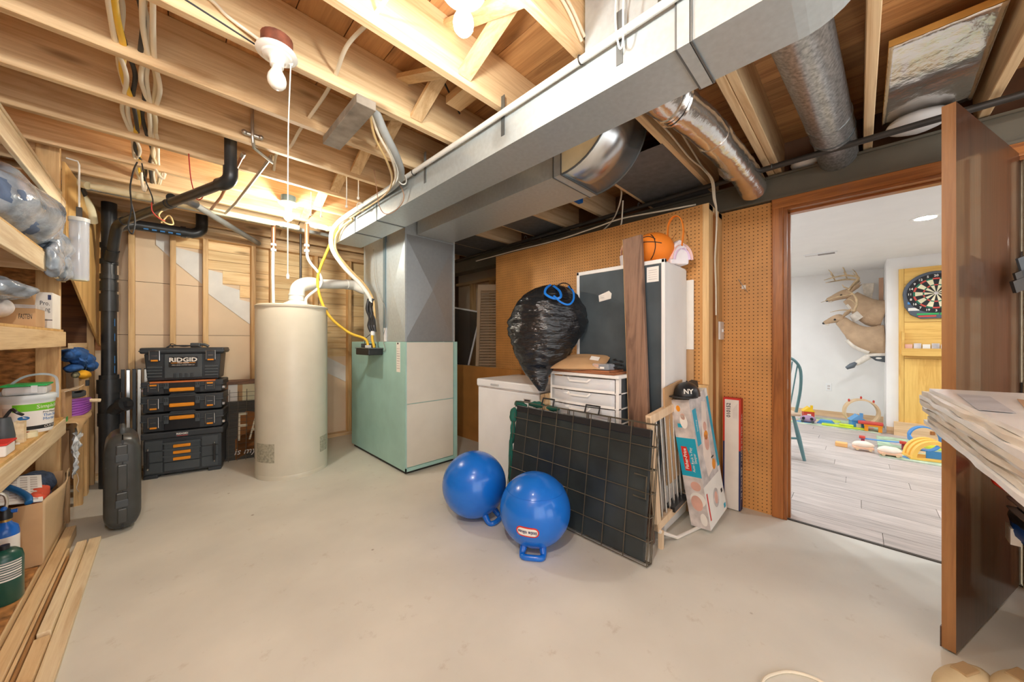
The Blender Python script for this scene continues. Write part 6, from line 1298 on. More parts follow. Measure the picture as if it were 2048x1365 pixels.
# ---- hanging clear canister
hx, hy = -0.372, 3.38
t = thing('clear_canister', 'clear plastic pump canister hanging from a wire rod', 'canister', (hx, hy, 1.55))
MB().lathe([(0.0, 0.002), (0.040, 0.002), (0.041, 0.006), (0.041, 0.36), (0.0395, 0.36), (0.0395, 0.006), (0.0, 0.006)], n=28).build('cylinder', GLASSY, t, True)
MB().lathe([(0.0, 0.36), (0.044, 0.36), (0.044, 0.383), (0.0, 0.385)], n=28).build('lid', plain('lid_grey', C(206, 208, 206), 0.4), t, True); MB().lathe([(0.0, 0.0), (0.034, 0.0), (0.034, 0.015), (0.0, 0.015)], n=24).build('base_plug', PVCY, t, True)
MB().cyl((0, 0, 0.26), (0, 0, 0.385), 0.006, n=10).build('pump_shaft', PVC, t, True); MB().lathe([(0.0, 0.25), (0.026, 0.252), (0.026, 0.262), (0.0, 0.268)], n=20).build('plunger', PVC, t, True)
MB().box(-0.012, 0.012, -0.008, 0.008, 0.385, 0.45).build('clip', BLKIRON, t, bevel=0.002); MB().tube([(0, 0, 0.44), (0, 0, 0.71), (-0.006, 0.0, 0.73), (-0.05, 0.0, 0.735)], 0.0045, 8).build('rod', PVC, t, True)
# ---- shelf beyond the post with odds and ends
t = thing('stair_shelf', 'small plank shelf behind the shelving post', 'shelf', (-0.6, 3.9, 0))
B(-0.88, -0.44, 3.47, 4.16, 0.630, 0.650).build('board', PLY, t, world=True); B(-0.88, -0.44, 3.75, 4.40, 1.105, 1.13).build('board', LUMY, t, world=True); B(-0.46, -0.42, 4.16, 4.25, 0, 1.104).build('post', LUMZ, t, world=True); B(-0.86, -0.80, 4.1, 4.16, 0, 1.104).build('post', LUMZ, t, world=True); B(-0.88, -0.86, 3.75, 3.79, 0.65, 1.104).build('post', LUMZ, t, world=True)
B(-0.46, -0.44, 3.75, 4.38, 1.131, 1.165).build('lip', LUMY, t, world=True); B(-0.86, -0.80, 3.48, 3.54, 0, 0.63).build('post', LUMZ, t, world=True); B(-0.46, -0.42, 3.95, 3.99, 0, 0.63).build('post', LUMZ, t, world=True)
t = thing('blue_tarp', 'bundle of folded blue fabric hanging below the plank shelf', 'fabric', (-0.43, 3.86, 1.0))
for k, (c, r) in enumerate((((-0.435, 3.80, 1.085), (0.05, 0.26, 0.05)), ((-0.415, 3.95, 1.04), (0.05, 0.20, 0.05)), ((-0.395, 4.02, 1.00), (0.04, 0.14, 0.04)), ((-0.43, 3.72, 1.0), (0.04, 0.10, 0.03)))): lump(c, r, 0.4, 18, k, 'fold', BLUEF, t, 28, 16)
for k in range(5): MB().strip([(-0.40, 3.65 + k * 0.09, 1.06 - 0.012 * k), (-0.385, 3.72 + k * 0.09, 1.04), (-0.39, 3.82 + k * 0.09, 1.0 - 0.01 * k), (-0.40, 3.85 + k * 0.085, 0.96)], 0.018, 0.003, up=(1, 0, 0.3), curve=5).build('strap', BLUEF, t, True, world=True)
t = thing('yellow_straps', 'yellow ratchet straps under the blue fabric', 'straps', (-0.41, 3.85, 0.93))
for k in range(4): lump((-0.405, 3.78 + k * 0.055, 0.955 - 0.008 * k), (0.03, 0.07, 0.026), 0.35, 20, k, 'strap_loop', plain('strap_yellow%d' % k, C(236, 172, 40), 0.7, var=0.15), t, 18, 10)
lump((-0.42, 3.68, 0.955), (0.02, 0.05, 0.02), 0.3, 20, 7, 'camo_fold', plain('camo', C(110, 108, 84), 0.9, var=0.5, nscale=30), t, 18, 10); MB().box(-0.40, -0.385, 3.88, 3.93, 0.86, 0.90).build('buckle', BLKS, t)
t['label'] = 'yellow ratchet straps under the blue fabric'
for o in list(t.children):
    if o.name.startswith('buckle'): o.location = -t.location
t = thing('shelf_carton', 'open tan carton with paper sleeves behind the shelving post', 'box', (-0.55, 3.62, 0.65))
B(-0.70, -0.44, 3.50, 3.72, 0.651, 0.86).build('carton', KRAFT2, t, world=True); MB().box(0, 0.22, 0, 0.06, -0.002, 0.002, frame((-0.445, 3.50, 0.862), (0, 1, 0), (0.08, 0, 0.03))).build('flap', KRAFT, t, world=True)
for k in range(6): MB().box(0.0, 0.10, 0, 0.10, -0.001, 0.001, frame((-0.50, 3.56 + k * 0.03, 0.86), (0.8, 0.5, 0), (0, 0.25, -0.06))).build('paper_sleeve', BEIGE, t, world=True)
B(-0.4398, -0.439, 3.52, 3.58, 0.67, 0.70).build('green_print', GREENL, t, world=True)
t = thing('wire_coil', 'black coiled cable lying on the plank shelf', 'cable', (-0.46, 3.93, 0.80))
MB().tube([(-0.47 + 0.06 * math.cos(a), 3.92 + 0.14 * math.sin(a), 0.795 + 0.006 * math.sin(3 * a) + a * 0.001) for a in [0.3 * i for i in range(64)]], 0.010, 6).build('coil', BLKG, t, True, world=True)
t = thing('purple_cord', 'bundle of purple cord under the black coiled cable', 'cord', (-0.45, 3.90, 0.66))
for k in range(7): MB().tube([(-0.52, 3.74, 0.668 + 0.017 * k), (-0.42, 3.80, 0.672 + 0.017 * k), (-0.39, 3.95, 0.69 + 0.012 * k), (-0.42, 4.06, 0.70 + 0.008 * k), (-0.52, 4.02, 0.69 + 0.01 * k)], 0.011, 8, curve=6).build('cord_loop', PURPLE, t, True, world=True)
t = thing('wooden_handle', 'round wooden tool handle sticking out over the purple cord', 'tool handle', (-0.40, 3.95, 0.78)); MB().tube([(-0.47, 3.88, 0.765), (-0.38, 3.92, 0.752), (-0.335, 3.935, 0.745)], 0.013, 10, scale=[0.9, 1.0, 1.0]).build('handle', LUMW, t, True, world=True)
t = thing('paper_sack', 'kraft paper sack draped over the lower plank shelf edge', 'paper sack', (-0.45, 3.7, 0.62))
m = MB(); m.grid(lambda u, v: (-0.56 + 0.17 * min(1, v * 1.6) + 0.02 * noise.noise(Vector((u * 4, v * 3, 0))), 3.48 + 0.60 * u, 0.668 - 0.11 * max(0, v - 0.55) * (1.6 - u) + 0.01 * noise.noise(Vector((u * 5, v * 5, 2)))), 20, 14); m.build('sack', plain('kraft_sack', C(204, 172, 128), 0.85, var=0.06), t, True, world=True, solid=0.004)
t = thing('plastic_film', 'torn white plastic film hanging below the paper sack', 'plastic film', (-0.42, 3.6, 0.5))
m = MB(); m.grid(lambda u, v: (-0.405 + 0.03 * noise.noise(Vector((u * 6, v * 6, 4))), 3.47 + 0.24 * u * (1 - 0.35 * v) + 0.02 * noise.noise(Vector((v * 7, u, 3))), 0.60 - 0.28 * v * (1 - 0.3 * u) ), 18, 18); m.build('film', plain('white_film', C(222, 228, 232), 0.25, var=0.08, bump=0.8, bscale=18), t, True, world=True, solid=0.002)
MB().tube([(-0.40, 3.55, 0.33), (-0.395, 3.57, 0.28), (-0.40, 3.54, 0.24), (-0.395, 3.58, 0.20)], 0.0015, 5, curve=5).build('loose_string', PAPER, t, True, world=True)
t = thing('flat_carton', 'tan flattened carton standing under the plank shelf', 'cardboard', (-0.55, 3.7, 0)); B(-0.60, -0.44, 3.62, 3.66, 0.0, 0.60).build('carton', KRAFT2, t, world=True); B(-0.455, -0.4395, 3.62, 3.64, 0.30, 0.33).build('print', INK, t, world=True)
# ================================================================== THINGS IN THE ROOM BEYOND
def loft(secs, n=20, up=Vector((0, 0, 1))):
    # secs: (centre, half width, half height); cross sections perpendicular to the path
    P = [Vector(s[0]) for s in secs]; vs = []; k = len(P)
    for i in range(k):
        t_ = (P[min(i + 1, k - 1)] - P[max(i - 1, 0)]).normalized(); a = t_.cross(up); a = a.normalized() if a.length > 1e-4 else Vector((1, 0, 0)); b = a.cross(t_)
        vs += [P[i] + a * (secs[i][1] * math.cos(q)) + b * (secs[i][2] * math.sin(q)) for q in [2 * PI * j / n for j in range(n)]]
    fs = [(i * n + j, i * n + (j + 1) % n, (i + 1) * n + (j + 1) % n, (i + 1) * n + j) for i in range(k - 1) for j in range(n)] + [tuple(range(n)), tuple(range((k - 1) * n, k * n))]
    return MB().add(vs, fs)
def sm(secs, k=4):
    out = []
    C3 = smooth([s[0] for s in secs], k)
    for i, c in enumerate(C3):
        f = i / k; a = min(int(f), len(secs) - 2); u_ = f - a; out.append((c, secs[a][1] * (1 - u_) + secs[a + 1][1] * u_, secs[a][2] * (1 - u_) + secs[a + 1][2] * u_))
    return out
DX = 6.95
def deer(label, X, buck, neck, head, base):
    t = thing('deer_mount', label, 'deer mount', base, group='deer shoulder mounts')
    loft(sm(neck, 4), 22).build('neck_and_shoulder', DEERF, t, True, world=True, angle=3)
    hb = loft(sm(head, 3), 18).build('head', DEERF, t, True, world=True, angle=3)
    h0, hn = Vector(head[0][0]), Vector(head[-1][0]); d = (hn - h0).normalized()
    MB().ball(hn + d * 0.004, (0.022, 0.022, 0.018), 12, 8).build('nose', BLKS, hb, True, world=True)
    loft([(hn - d * 0.05 - Vector((0, 0, 0.030)), 0.024, 0.014), (hn - d * 0.01 - Vector((0, 0, 0.022)), 0.020, 0.012)]).build('chin', DEERW, hb, True, world=True)
    e_ = h0.lerp(hn, 0.42) + Vector((-0.052, 0, 0.020)); MB().ball(e_, 0.014, 10, 8).build('eye', INK, hb, True, world=True)
    for s, tip in ((-1, (-0.10, -0.09, 0.10)), (1, (0.08, -0.10, 0.10))):
        b_ = h0 + Vector((0.045 * s, 0.0, 0.045)); tp = b_ + Vector(tip); 
        loft([(b_, 0.012, 0.012), (b_.lerp(tp, 0.5), 0.032, 0.014), (tp, 0.006, 0.004)], 10).build('ear', DEERF, hb, True, world=True)
    return t, h0, hn, hb
neck = [((6.95, -0.249, 1.20), 0.14, 0.20), ((6.95, -0.14, 1.20), 0.15, 0.20), ((6.95, -0.02, 1.25), 0.12, 0.155), ((6.95, 0.07, 1.335), 0.085, 0.105), ((6.95, 0.14, 1.42), 0.065, 0.08), ((6.95, 0.19, 1.48), 0.055, 0.07)]
head = [((6.95, 0.165, 1.49), 0.05, 0.055), ((6.95, 0.21, 1.51), 0.058, 0.064), ((6.95, 0.265, 1.495), 0.050, 0.052), ((6.95, 0.32, 1.47), 0.034, 0.036), ((6.95, 0.365, 1.445), 0.028, 0.028)]
t, h0, hn, hb = deer('tan doe shoulder mount, lower of the two on the wall', 6.95, False, neck, head, (6.95, -0.25, 1.2))
loft(sm([((6.945, -0.10, 1.02), 0.09, 0.03), ((6.945, 0.03, 1.09), 0.07, 0.03), ((6.945, 0.12, 1.20), 0.045, 0.03)], 3)).build('pale_throat', DEERW, t, True, world=True)
neck = [((7.05, -0.249, 1.55), 0.14, 0.20), ((7.05, -0.15, 1.58), 0.14, 0.19), ((7.05, -0.05, 1.66), 0.11, 0.15), ((7.05, 0.02, 1.74), 0.09, 0.12), ((7.05, 0.09, 1.82), 0.075, 0.10)]
head = [((7.05, 0.075, 1.86), 0.06, 0.062), ((7.05, 0.13, 1.87), 0.065, 0.072), ((7.05, 0.20, 1.85), 0.056, 0.060), ((7.05, 0.27, 1.82), 0.040, 0.044), ((7.05, 0.335, 1.79), 0.032, 0.034)]
t, h0, hn, hb = deer('antlered buck shoulder mount, upper of the two on the wall', 7.05, True, neck, head, (7.05, -0.25, 1.6))
loft(sm([((7.045, 0.05, 1.62), 0.06, 0.035), ((7.045, 0.11, 1.72), 0.05, 0.03)], 3)).build('pale_throat', DEERW, t, True, world=True)
loft(sm([((7.0, -0.02, 1.50), 0.05, 0.10), ((7.0, 0.05, 1.58), 0.05, 0.06)], 3)).build('pale_throat', DEERW, t, True, world=True)
for s in (-1, 1):
    b_ = h0 + Vector((0.035 * s, 0.03, 0.06)); beam = [b_, b_ + Vector((0.06 * s, -0.06, 0.09)), b_ + Vector((0.14 * s, -0.10, 0.15)), b_ + Vector((0.19 * s, 0.02, 0.19)), b_ + Vector((0.18 * s, 0.15, 0.18)), b_ + Vector((0.13 * s, 0.26, 0.16))]
    a_ = MB().tube(beam, 0.014, 8, curve=5, scale=[1.2, 1.1, 1.0, 0.9, 0.7, 0.3]).build('antler', ANTLER, t, True, world=True)
    for q, (i, ln) in enumerate(((2, 0.13), (3, 0.17), (4, 0.12))): p = beam[i]; MB().tube([p, p + Vector((0.01 * s, 0.03, ln * 0.6)), p + Vector((-0.01 * s, 0.06, ln))], 0.009, 6, scale=[1, 0.8, 0.3]).build('tine', ANTLER, a_, True, world=True)
    MB().tube([b_ + Vector((0.01 * s, 0.0, 0.02)), b_ + Vector((0.0, 0.05, 0.05)), b_ + Vector((0.0, 0.07, 0.09))], 0.008, 6, scale=[1, 0.8, 0.3]).build('tine', ANTLER, a_, True, world=True)
t = thing('shed_antler', 'loose antler lying across the buck mount in front', 'antler', (6.9, 0.1, 1.62))
MB().tube([(6.88, 0.05, 1.60), (6.86, 0.02, 1.72), (6.86, 0.05, 1.83), (6.87, 0.12, 1.90)], 0.014, 8, curve=5, scale=[1.2, 1.0, 0.8, 0.4]).build('beam', ANTLER, t, True, world=True)
for p, q in (((6.865, 0.03, 1.70), (6.87, 0.12, 1.78)), ((6.88, 0.05, 1.61), (6.87, 0.30, 1.60)), ((6.86, 0.06, 1.84), (6.87, 0.40, 1.75))): MB().tube([p, ((p[0] + q[0]) / 2, (p[1] + q[1]) / 2, (p[2] + q[2]) / 2 + 0.02), q], 0.010, 6, curve=4, scale=[1, 0.7, 0.3]).build('tine', ANTLER, t, True, world=True)
t = thing('skull_plaque', 'white skull plate with a brown board behind the buck', 'skull mount', (7.2, -0.2, 1.9))
MB().prism([(-0.16, 2.02), (-0.03, 2.02), (-0.05, 1.86), (-0.13, 1.76)], 7.22, 7.27, 0).build('skull', plain('bone', C(232, 222, 206), 0.7, var=0.1, nscale=20), t, world=True, bevel=0.01)
B(7.20, 7.24, -0.245, -0.20, 1.70, 2.08).build('board', plain('clay_board', C(206, 166, 140), 0.7), t, world=True)
t = thing('hoof_rack', 'white deer foot rack with a grey hoof below the doe', 'hoof rack', (6.9, -0.2, 0.95))
MB().tube([(6.93, -0.249, 0.99), (6.93, -0.12, 0.98), (6.93, 0.0, 0.88), (6.93, 0.05, 0.85)], 0.045, 12, curve=4, scale=[1.0, 0.9, 0.8, 0.6]).build('foreleg', DEERW, t, True, world=True)
MB().tube([(6.90, 0.03, 0.875), (6.90, 0.07, 0.83), (6.90, 0.13, 0.79)], 0.035, 12, scale=[0.5, 1.1, 0.6]).build('hoof', plain('hoof_grey', C(96, 104, 112), 0.4), t, True, world=True)
MB().prism([(-0.249, 0.98), (-0.10, 0.965), (-0.16, 0.91), (-0.249, 0.89)], 6.88, 6.90, 0).build('base_plate', BLKG, t, world=True)
MB().ball((6.878, -0.19, 0.945), (0.003, 0.03, 0.012), 12, 6).build('track_mark', PAPER, t, True, world=True)
# dart board panel
t = thing('pine_panelling', 'knotty pine plank panel on the chase wall', 'wall panel', (6.54, -0.7, 0.12))
B(6.522, 6.549, -1.15, -0.353, 0.12, 2.08).build('backing', PANELW, t, world=True)
B(6.505, 6.522, -0.395, -0.353, 0.12, 2.08).build('stile', PANELW, t, world=True)
PNY = wood('knotty_panel_y', C(236, 194, 108), C(204, 150, 66), 1, knots=0.5, objvar=0.10)
for z0, z1 in ((0.12, 0.96), (0.965, 1.12), (1.125, 1.41), (1.415, 1.88), (1.885, 2.08)): B(6.508, 6.522, -1.15, -0.398, z0, z1).build('panel_board', PNY if z1 - z0 < 0.5 else PANELW, t, world=True)
t = thing('plinth_board', 'pale wooden board standing under the pine panel', 'board', (6.5, -0.7, 0)); B(6.47, 6.505, -1.1, -0.31, 0.0, 0.17).build('board', MATS['pale_base'], t, world=True); B(6.465, 6.47, -0.64, -0.60, 0.06, 0.10).build('knot', OAK, t, world=True)
dc = Vector((6.50, -0.648, 1.75))
t = thing('dartboard', 'electronic dartboard with black surround on the pine panel', 'dartboard', dc)
def ydisc(r0, r1, a0, a1, x, mat, nm, par, n=6, z0=0):
    m = MB(); vs = [(x, -r * math.sin(a0 + (a1 - a0) * i / n) * 1.0, r * math.cos(a0 + (a1 - a0) * i / n)) for i in range(n + 1) for r in (r0, r1)]
    return vs, [(2 * i, 2 * i + 1, 2 * i + 3, 2 * i + 2) for i in range(n)]
MB().prism([(0.265 * math.cos(a), 0.265 * math.sin(a)) for a in [PI * i / 24 for i in range(25)]] + [(-0.25, -0.15), (-0.20, -0.25), (-0.12, -0.30), (0.12, -0.30), (0.20, -0.25), (0.25, -0.15)], 0.0, 0.035, 0, Matrix.Translation((-0.03, 0, 0))).build('housing', plain('dart_grey', C(84, 92, 104), 0.5), t, bevel=0.008)
MB().lathe([(0.0, 0.0), (0.232, 0.0), (0.232, 0.004), (0.0, 0.004)], n=48, M=Matrix.Translation((-0.031, 0, 0)) @ Matrix.Rotation(-PI / 2, 4, 'Y')).build('number_ring', INK, t, True)
rings = [(0.018, 0.092, 0), (0.092, 0.105, 1), (0.105, 0.165, 0), (0.165, 0.182, 1)]
byc = {}
for s in range(20):
    a0 = 2 * PI * (s - 0.5) / 20; a1 = 2 * PI * (s + 0.5) / 20
    for r0, r1, k in rings:
        key = ('black' if s % 2 == 0 else 'cream') if k == 0 else ('red' if s % 2 == 0 else 'green')
        vs, fs = ydisc(r0, r1, a0, a1, -0.0365, None, '', None, 4); byc.setdefault(key, MB()).add(vs, fs)
for key, mt in (('black', INK), ('cream', PVCY), ('red', TOYR), ('green', plain('dart_green', C(20, 110, 84), 0.5))): byc[key].build(key + '_segment', mt, t)['kind'] = 'stuff'
MB().ball((-0.037, 0, 0), (0.004, 0.018, 0.018), 14, 8).build('bullseye', GREYP, t, True)
for s, nlab in enumerate((20, 1, 18, 4, 13, 6, 10, 15, 2, 17, 3, 19, 7, 16, 8, 11, 14, 9, 12, 5)):
    a = 2 * PI * s / 20; text(str(nlab), 0.036, frame((-0.037, -0.208 * math.sin(a), 0.208 * math.cos(a)), (0, -1, 0), (0, 0, 1)), PAPER, t, 'number', 0.0002, bold=0.0008)
B(-0.033, -0.030, 0.13, 0.22, -0.20, -0.165).build('white_tab', PAPER, t); B(-0.033, -0.030, -0.02, 0.15, -0.255, -0.235).build('score_window', GREENL, t); B(-0.033, -0.030, 0.0, 0.14, -0.28, -0.262).build('score_window', TOYR, t); B(-0.034, -0.030, 0.19, 0.225, -0.12, -0.09).build('blue_darts', TOYB, t); B(-0.033, -0.030, -0.15, -0.03, -0.26, -0.235).build('score_window', GREENL, t)
t = thing('dart_shelf', 'pine box shelf with cards on the panel below the dartboard', 'shelf', (6.46, -0.7, 1.0))
B(6.42, 6.507, -0.395, -0.375, 1.01, 1.30).build('side', PNY, t, world=True); B(6.42, 6.507, -1.1, -0.395, 1.01, 1.03).build('bottom', PNY, t, world=True); B(6.405, 6.42, -1.1, -0.375, 1.0, 1.09).build('front_rail', PNY, t, world=True)
t = thing('card_stack', 'row of pink and white cards standing on the pine shelf', 'cards', (6.46, -0.6, 1.03))
for k in range(6): B(6.435, 6.44, -0.46 - k * 0.07, -0.40 - k * 0.07, 1.031, 1.14 + 0.012 * (k % 2)).build('card', (PINK, GREYP, PAPER, GREYP, PAPER, TOYR)[k], t, world=True)
t = thing('wall_outlet', 'white outlet plate on the far wall', 'outlet', (7.34, 0.33, 0.45)); B(7.342, 7.349, 0.30, 0.37, 0.40, 0.52).build('plate', WHITE, t, world=True, bevel=0.003)
for z in (0.435, 0.475): B(7.340, 7.342, 0.32, 0.35, z - 0.012, z + 0.012).build('socket', GREYP, t, world=True)
t = thing('ceiling_vent', 'white ceiling vent in the room through the doorway', 'vent', (5.57, 0.33, FC)); B(-0.06, 0.06, -0.15, 0.15, -0.012, 0.0).build('frame', WHITE, t)
for k in range(7): B(-0.045 + k * 0.013, -0.039 + k * 0.013, -0.13, 0.02 + 0.12 * (k % 2), -0.0135, -0.012).build('louver', GREYP if k % 2 else INK, t)
# windsor chair
t = thing('windsor_chair', 'teal painted spindle back chair just inside the doorway', 'chair', (4.50, 0.70, 0), (0, 0, -0.95))
MB().box(-0.22, 0.22, -0.21, 0.22, 0.43, 0.465).build('seat', plain('seat_wood', C(206, 178, 150), 0.5), t, bevel=0.02, seg=3)
for x, y, ex, ey in ((-0.17, -0.16, -0.06, -0.07), (0.17, -0.16, 0.06, -0.07), (-0.17, 0.17, -0.05, 0.06), (0.17, 0.17, 0.05, 0.06)): MB().tube([(x, y, 0.43), (x + ex * 0.5, y + ey * 0.5, 0.22), (x + ex, y + ey, 0.0)], 0.017, 10, scale=[0.8, 1.15, 0.8]).build('leg', TEALP, t, True)
MB().tube([(-0.20, -0.195, 0.21), (0.20, -0.195, 0.21)], 0.011, 8).build('stretcher', TEALP, t, True)
hoop = [(0.19 * 1.0, -0.17, 0.46), (0.20, -0.22, 0.70), (0.17, -0.27, 0.90), (0.09, -0.30, 1.0), (0.0, -0.305, 1.02), (-0.09, -0.30, 1.0), (-0.17, -0.27, 0.90), (-0.20, -0.22, 0.70), (-0.19, -0.17, 0.46)]
MB().tube(hoop, 0.013, 10, curve=6).build('back_hoop', TEALP, t, True)
for k in range(7): x = -0.135 + k * 0.045; MB().tube([(x * 0.9, -0.18, 0.46), (x * 1.1, -0.285 + 0.15 * abs(x) , 1.0 - 2.6 * x * x)], 0.006, 8).build('spindle', TEALP, t, True)
# rugs and toys
def rug(label, x0, x1, y0, y1):
    t = thing('play_rug', label, 'rug', ((x0 + x1) / 2, (y0 + y1) / 2, 0)); B(x0, x1, y0, y1, 0.0005, 0.008).build('rug', RUGM, t, world=True); B(x0, x0 + 0.012, y0, y1, 0.0082, 0.0092).build('border', GREYP, t, world=True)
    rr = random.Random(3)
    for k in range(14):
        cx = rr.uniform(x0 + 0.12, x1 - 0.12); cy_ = rr.uniform(y0 + 0.12, y1 - 0.12); r = rr.uniform(0.04, 0.10)
        MB().prism([(cx + r * 1.2 * math.cos(a), cy_ + r * math.sin(a)) for a in [2 * PI * i / 12 for i in range(12)]], 0.0083, 0.0090 + 0.0004 * k, 2).build('printed_patch', (GREYP, TOYL, TOYB, PINK, BEIGE)[k % 5], t, world=True)
    return t
rug('pale green play rug along the far wall', 6.43, 7.10, -0.20, 0.85)
rug('pale green play rug in front of the pine panel', 5.15, 6.25, -0.95, -0.15)
def at(px, py, z=0.009):
    S = 981.464 * (1.18 - z) / (py - 682.5); D = S * (px - 1024) / 694; return ((S + D) / 2, (S - D) / 2, z)
p = (6.85, -0.02, 0.0095)
t = thing('loop_tower', 'tan toy track loop standing on the far rug', 'toy', p, (0, 0, 0.25))
ring = [(0.0, 0.175 * math.cos(a), 0.18 + 0.175 * math.sin(a)) for a in [2 * PI * i / 36 for i in range(36)]]
MB().sweep(ring, [(-0.010, -0.05), (0.010, -0.05), (0.010, 0.05), (-0.010, 0.05)], True, up=(1, 0, 0)).build('loop', BEIGE, t, True)
for a in (0.9, PI / 2, 2.25): MB().ball((0, 0.20 * math.cos(a), 0.18 + 0.20 * math.sin(a)), (0.012, 0.012, 0.022), 8, 6).build('knob', TOYR, t, True)
def hut(nm, label, loc, s, wall, roof, post=None):
    t = thing(nm, label, 'toy', loc, (0, 0, 0.3)); B(-0.06 * s, 0.06 * s, -0.07 * s, 0.07 * s, 0, 0.11 * s).build('walls', wall, t); MB().prism([(-0.085 * s, 0.11 * s), (0.085 * s, 0.11 * s), (0.0, 0.19 * s)], -0.07 * s, 0.07 * s, 0).build('roof', roof, t)
    B(-0.062 * s, -0.06 * s, -0.025 * s, 0.025 * s, 0.0, 0.07 * s).build('door', PAPER, t); B(-0.02 * s, 0.01 * s, -0.06 * s, -0.03 * s, 0.15 * s, 0.21 * s).build('chimney', roof, t); return t
hut('toy_house', 'blue toy house in front of the tan track loop', (6.60, 0.02, 0.0095), 0.95, TOYB, plain('toy_blue_roof', C(100, 160, 210), 0.5))
hut('toy_house', 'yellow roofed toy house at the left of the far rug', (6.95, 0.55, 0.0095), 0.9, TOYR, YELLOW)
t = thing('toy_table', 'orange toy arch with a red top on the far rug', 'toy', (6.50, -0.13, 0.0095))
for y0, y1 in ((-0.08, -0.045), (0.045, 0.08)): B(-0.05, 0.05, y0, y1, 0, 0.065).build('leg', ORANGE, t)
B(-0.055, 0.055, -0.085, 0.085, 0.065, 0.085).build('slab', ORANGE, t); B(-0.06, 0.06, -0.09, 0.14, 0.086, 0.115).build('top', TOYR, t, bevel=0.006)
t = thing('lime_track', 'lime green toy slide lying flat on the far rug', 'toy', (6.53, 0.17, 0.0095)); MB().box(-0.06, 0.06, -0.24, 0.20, 0.0, 0.018).build('track', TOYL, t, bevel=0.006); B(-0.02, 0.02, -0.12, 0.02, 0.018, 0.045).build('ridge', TOYL, t, bevel=0.008)
t = thing('toy_car', 'mauve round toy car at the left of the far rug', 'toy', (6.55, 0.52, 0.0095)); MB().ball((0, 0, 0.05), (0.06, 0.09, 0.05), 20, 12, lambda p, d: Vector((p.x, p.y, max(p.z, -0.035)))).build('body', MAUVE, t, True)
for y in (-0.045, 0.045): MB().ball((-0.05, y, 0.06), (0.016, 0.02, 0.02), 10, 8).build('eye', INK, t, True)
for y in (-0.055, 0.055): MB().cyl((-0.045, y, 0.018), (-0.062, y, 0.018), 0.018, n=12).build('wheel', BLKG, t, True)
t = thing('blue_ramp', 'blue toy ramp on the yellow mat piece', 'toy', (6.62, 0.33, 0.0095)); MB().prism([(-0.10, 0.0), (0.10, 0.0), (0.06, 0.05), (-0.06, 0.05)], -0.05, 0.05, 0).build('ramp', TOYB, t, bevel=0.006)
# near rug toys
t = thing('blue_loop', 'blue race track loop standing on the nearer rug', 'toy', (5.75, -0.50, 0.0105), (0, 0, 0.2))
MB().sweep([(0.04 * math.cos(a * 0.5), 0.11 * math.cos(a), 0.125 + 0.12 * math.sin(a)) for a in [2 * PI * i / 32 for i in range(32)]], [(-0.005, -0.035), (0.005, -0.035), (0.005, 0.035), (-0.005, 0.035)], True, up=(1, 0, 0)).build('loop', TOYB, t, True); B(-0.03, 0.03, -0.015, 0.015, 0, 0.01).build('clip', TOYR, t)
t = thing('yellow_tunnel', 'yellow toy tunnel with round openings on the nearer rug', 'toy', (5.35, -0.50, 0.0105), (0, 0, 0.25))
for x in (-0.08, 0.0, 0.08): MB().sweep([(x, 0.145 * math.cos(a), 0.01 + 0.17 * math.sin(a)) for a in [PI * i / 20 for i in range(21)]], [(-0.016, -0.022), (0.016, -0.022), (0.016, 0.022), (-0.016, 0.022)], False, up=(1, 0, 0)).build('arch', TOYY, t, True)
MB().sweep([(0.0, 0.125 * math.cos(a), 0.03 + 0.13 * math.sin(a)) for a in [PI * i / 20 for i in range(21)]], [(-0.004, -0.03), (0.004, -0.03), (0.004, 0.03), (-0.004, 0.03)], False, up=(1, 0, 0)).build('tunnel_skin', TOYY, t, True); B(-0.10, 0.10, -0.17, 0.17, 0.0, 0.02).build('base', TOYY, t)
B(-0.06, -0.05, -0.06, 0.05, 0.02, 0.09).build('blue_car', TOYB, t)
for k, (x, y, lab) in enumerate(((5.30, -0.03, 'pink and white toy wagon, farther from the yellow tunnel'), (5.22, -0.22, 'pink and white toy wagon next to the yellow tunnel'))):
    t = thing('toy_wagon', lab, 'toy', (x, y, 0.0105), (0, 0, 0.15), group='toy wagons')
    MB().ball((0, 0, 0.055), (0.045, 0.085, 0.04), 18, 10, rough_fn(0.12, 30, k)).build('body', plain('wagon_cream%d' % k, C(244, 226, 208), 0.7), t, True); B(-0.042, 0.042, -0.08, 0.08, 0.014, 0.035).build('chassis', plain('wagon_pink%d' % k, C(236, 190, 160), 0.6), t, bevel=0.004)
    for yy in (-0.05, 0.05): MB().cyl((-0.046, yy, 0.014), (0.046, yy, 0.014), 0.014, n=12).build('wheel', BEIGE, t, True)
t = thing('orange_block', 'small orange block in front of the toy wagons', 'toy', (5.36, 0.14, 0.0)); B(-0.04, 0.04, -0.05, 0.05, 0.0, 0.045).build('block', plain('peach_block', C(240, 186, 120), 0.6), t, bevel=0.006)
t = thing('blue_track', 'straight blue race track on red supports across the rug', 'toy', (5.62, -0.2, 0.0105))
MB().strip([(0.0, 0.20, 0.06), (0.02, 0.0, 0.06), (0.05, -0.25, 0.075)], 0.045, 0.006, up=(0, 0, 1)).build('track', TOYB, t); 
for y in (0.17, -0.14): B(-0.02, 0.03, y - 0.015, y + 0.015, 0.0, 0.056).build('support', plain('track_red%d' % int(y * 100), C(150, 60, 80), 0.5), t); B(-0.03, 0.035, y - 0.02, y + 0.03, 0.064, 0.085).build('launcher', TOYR, t)
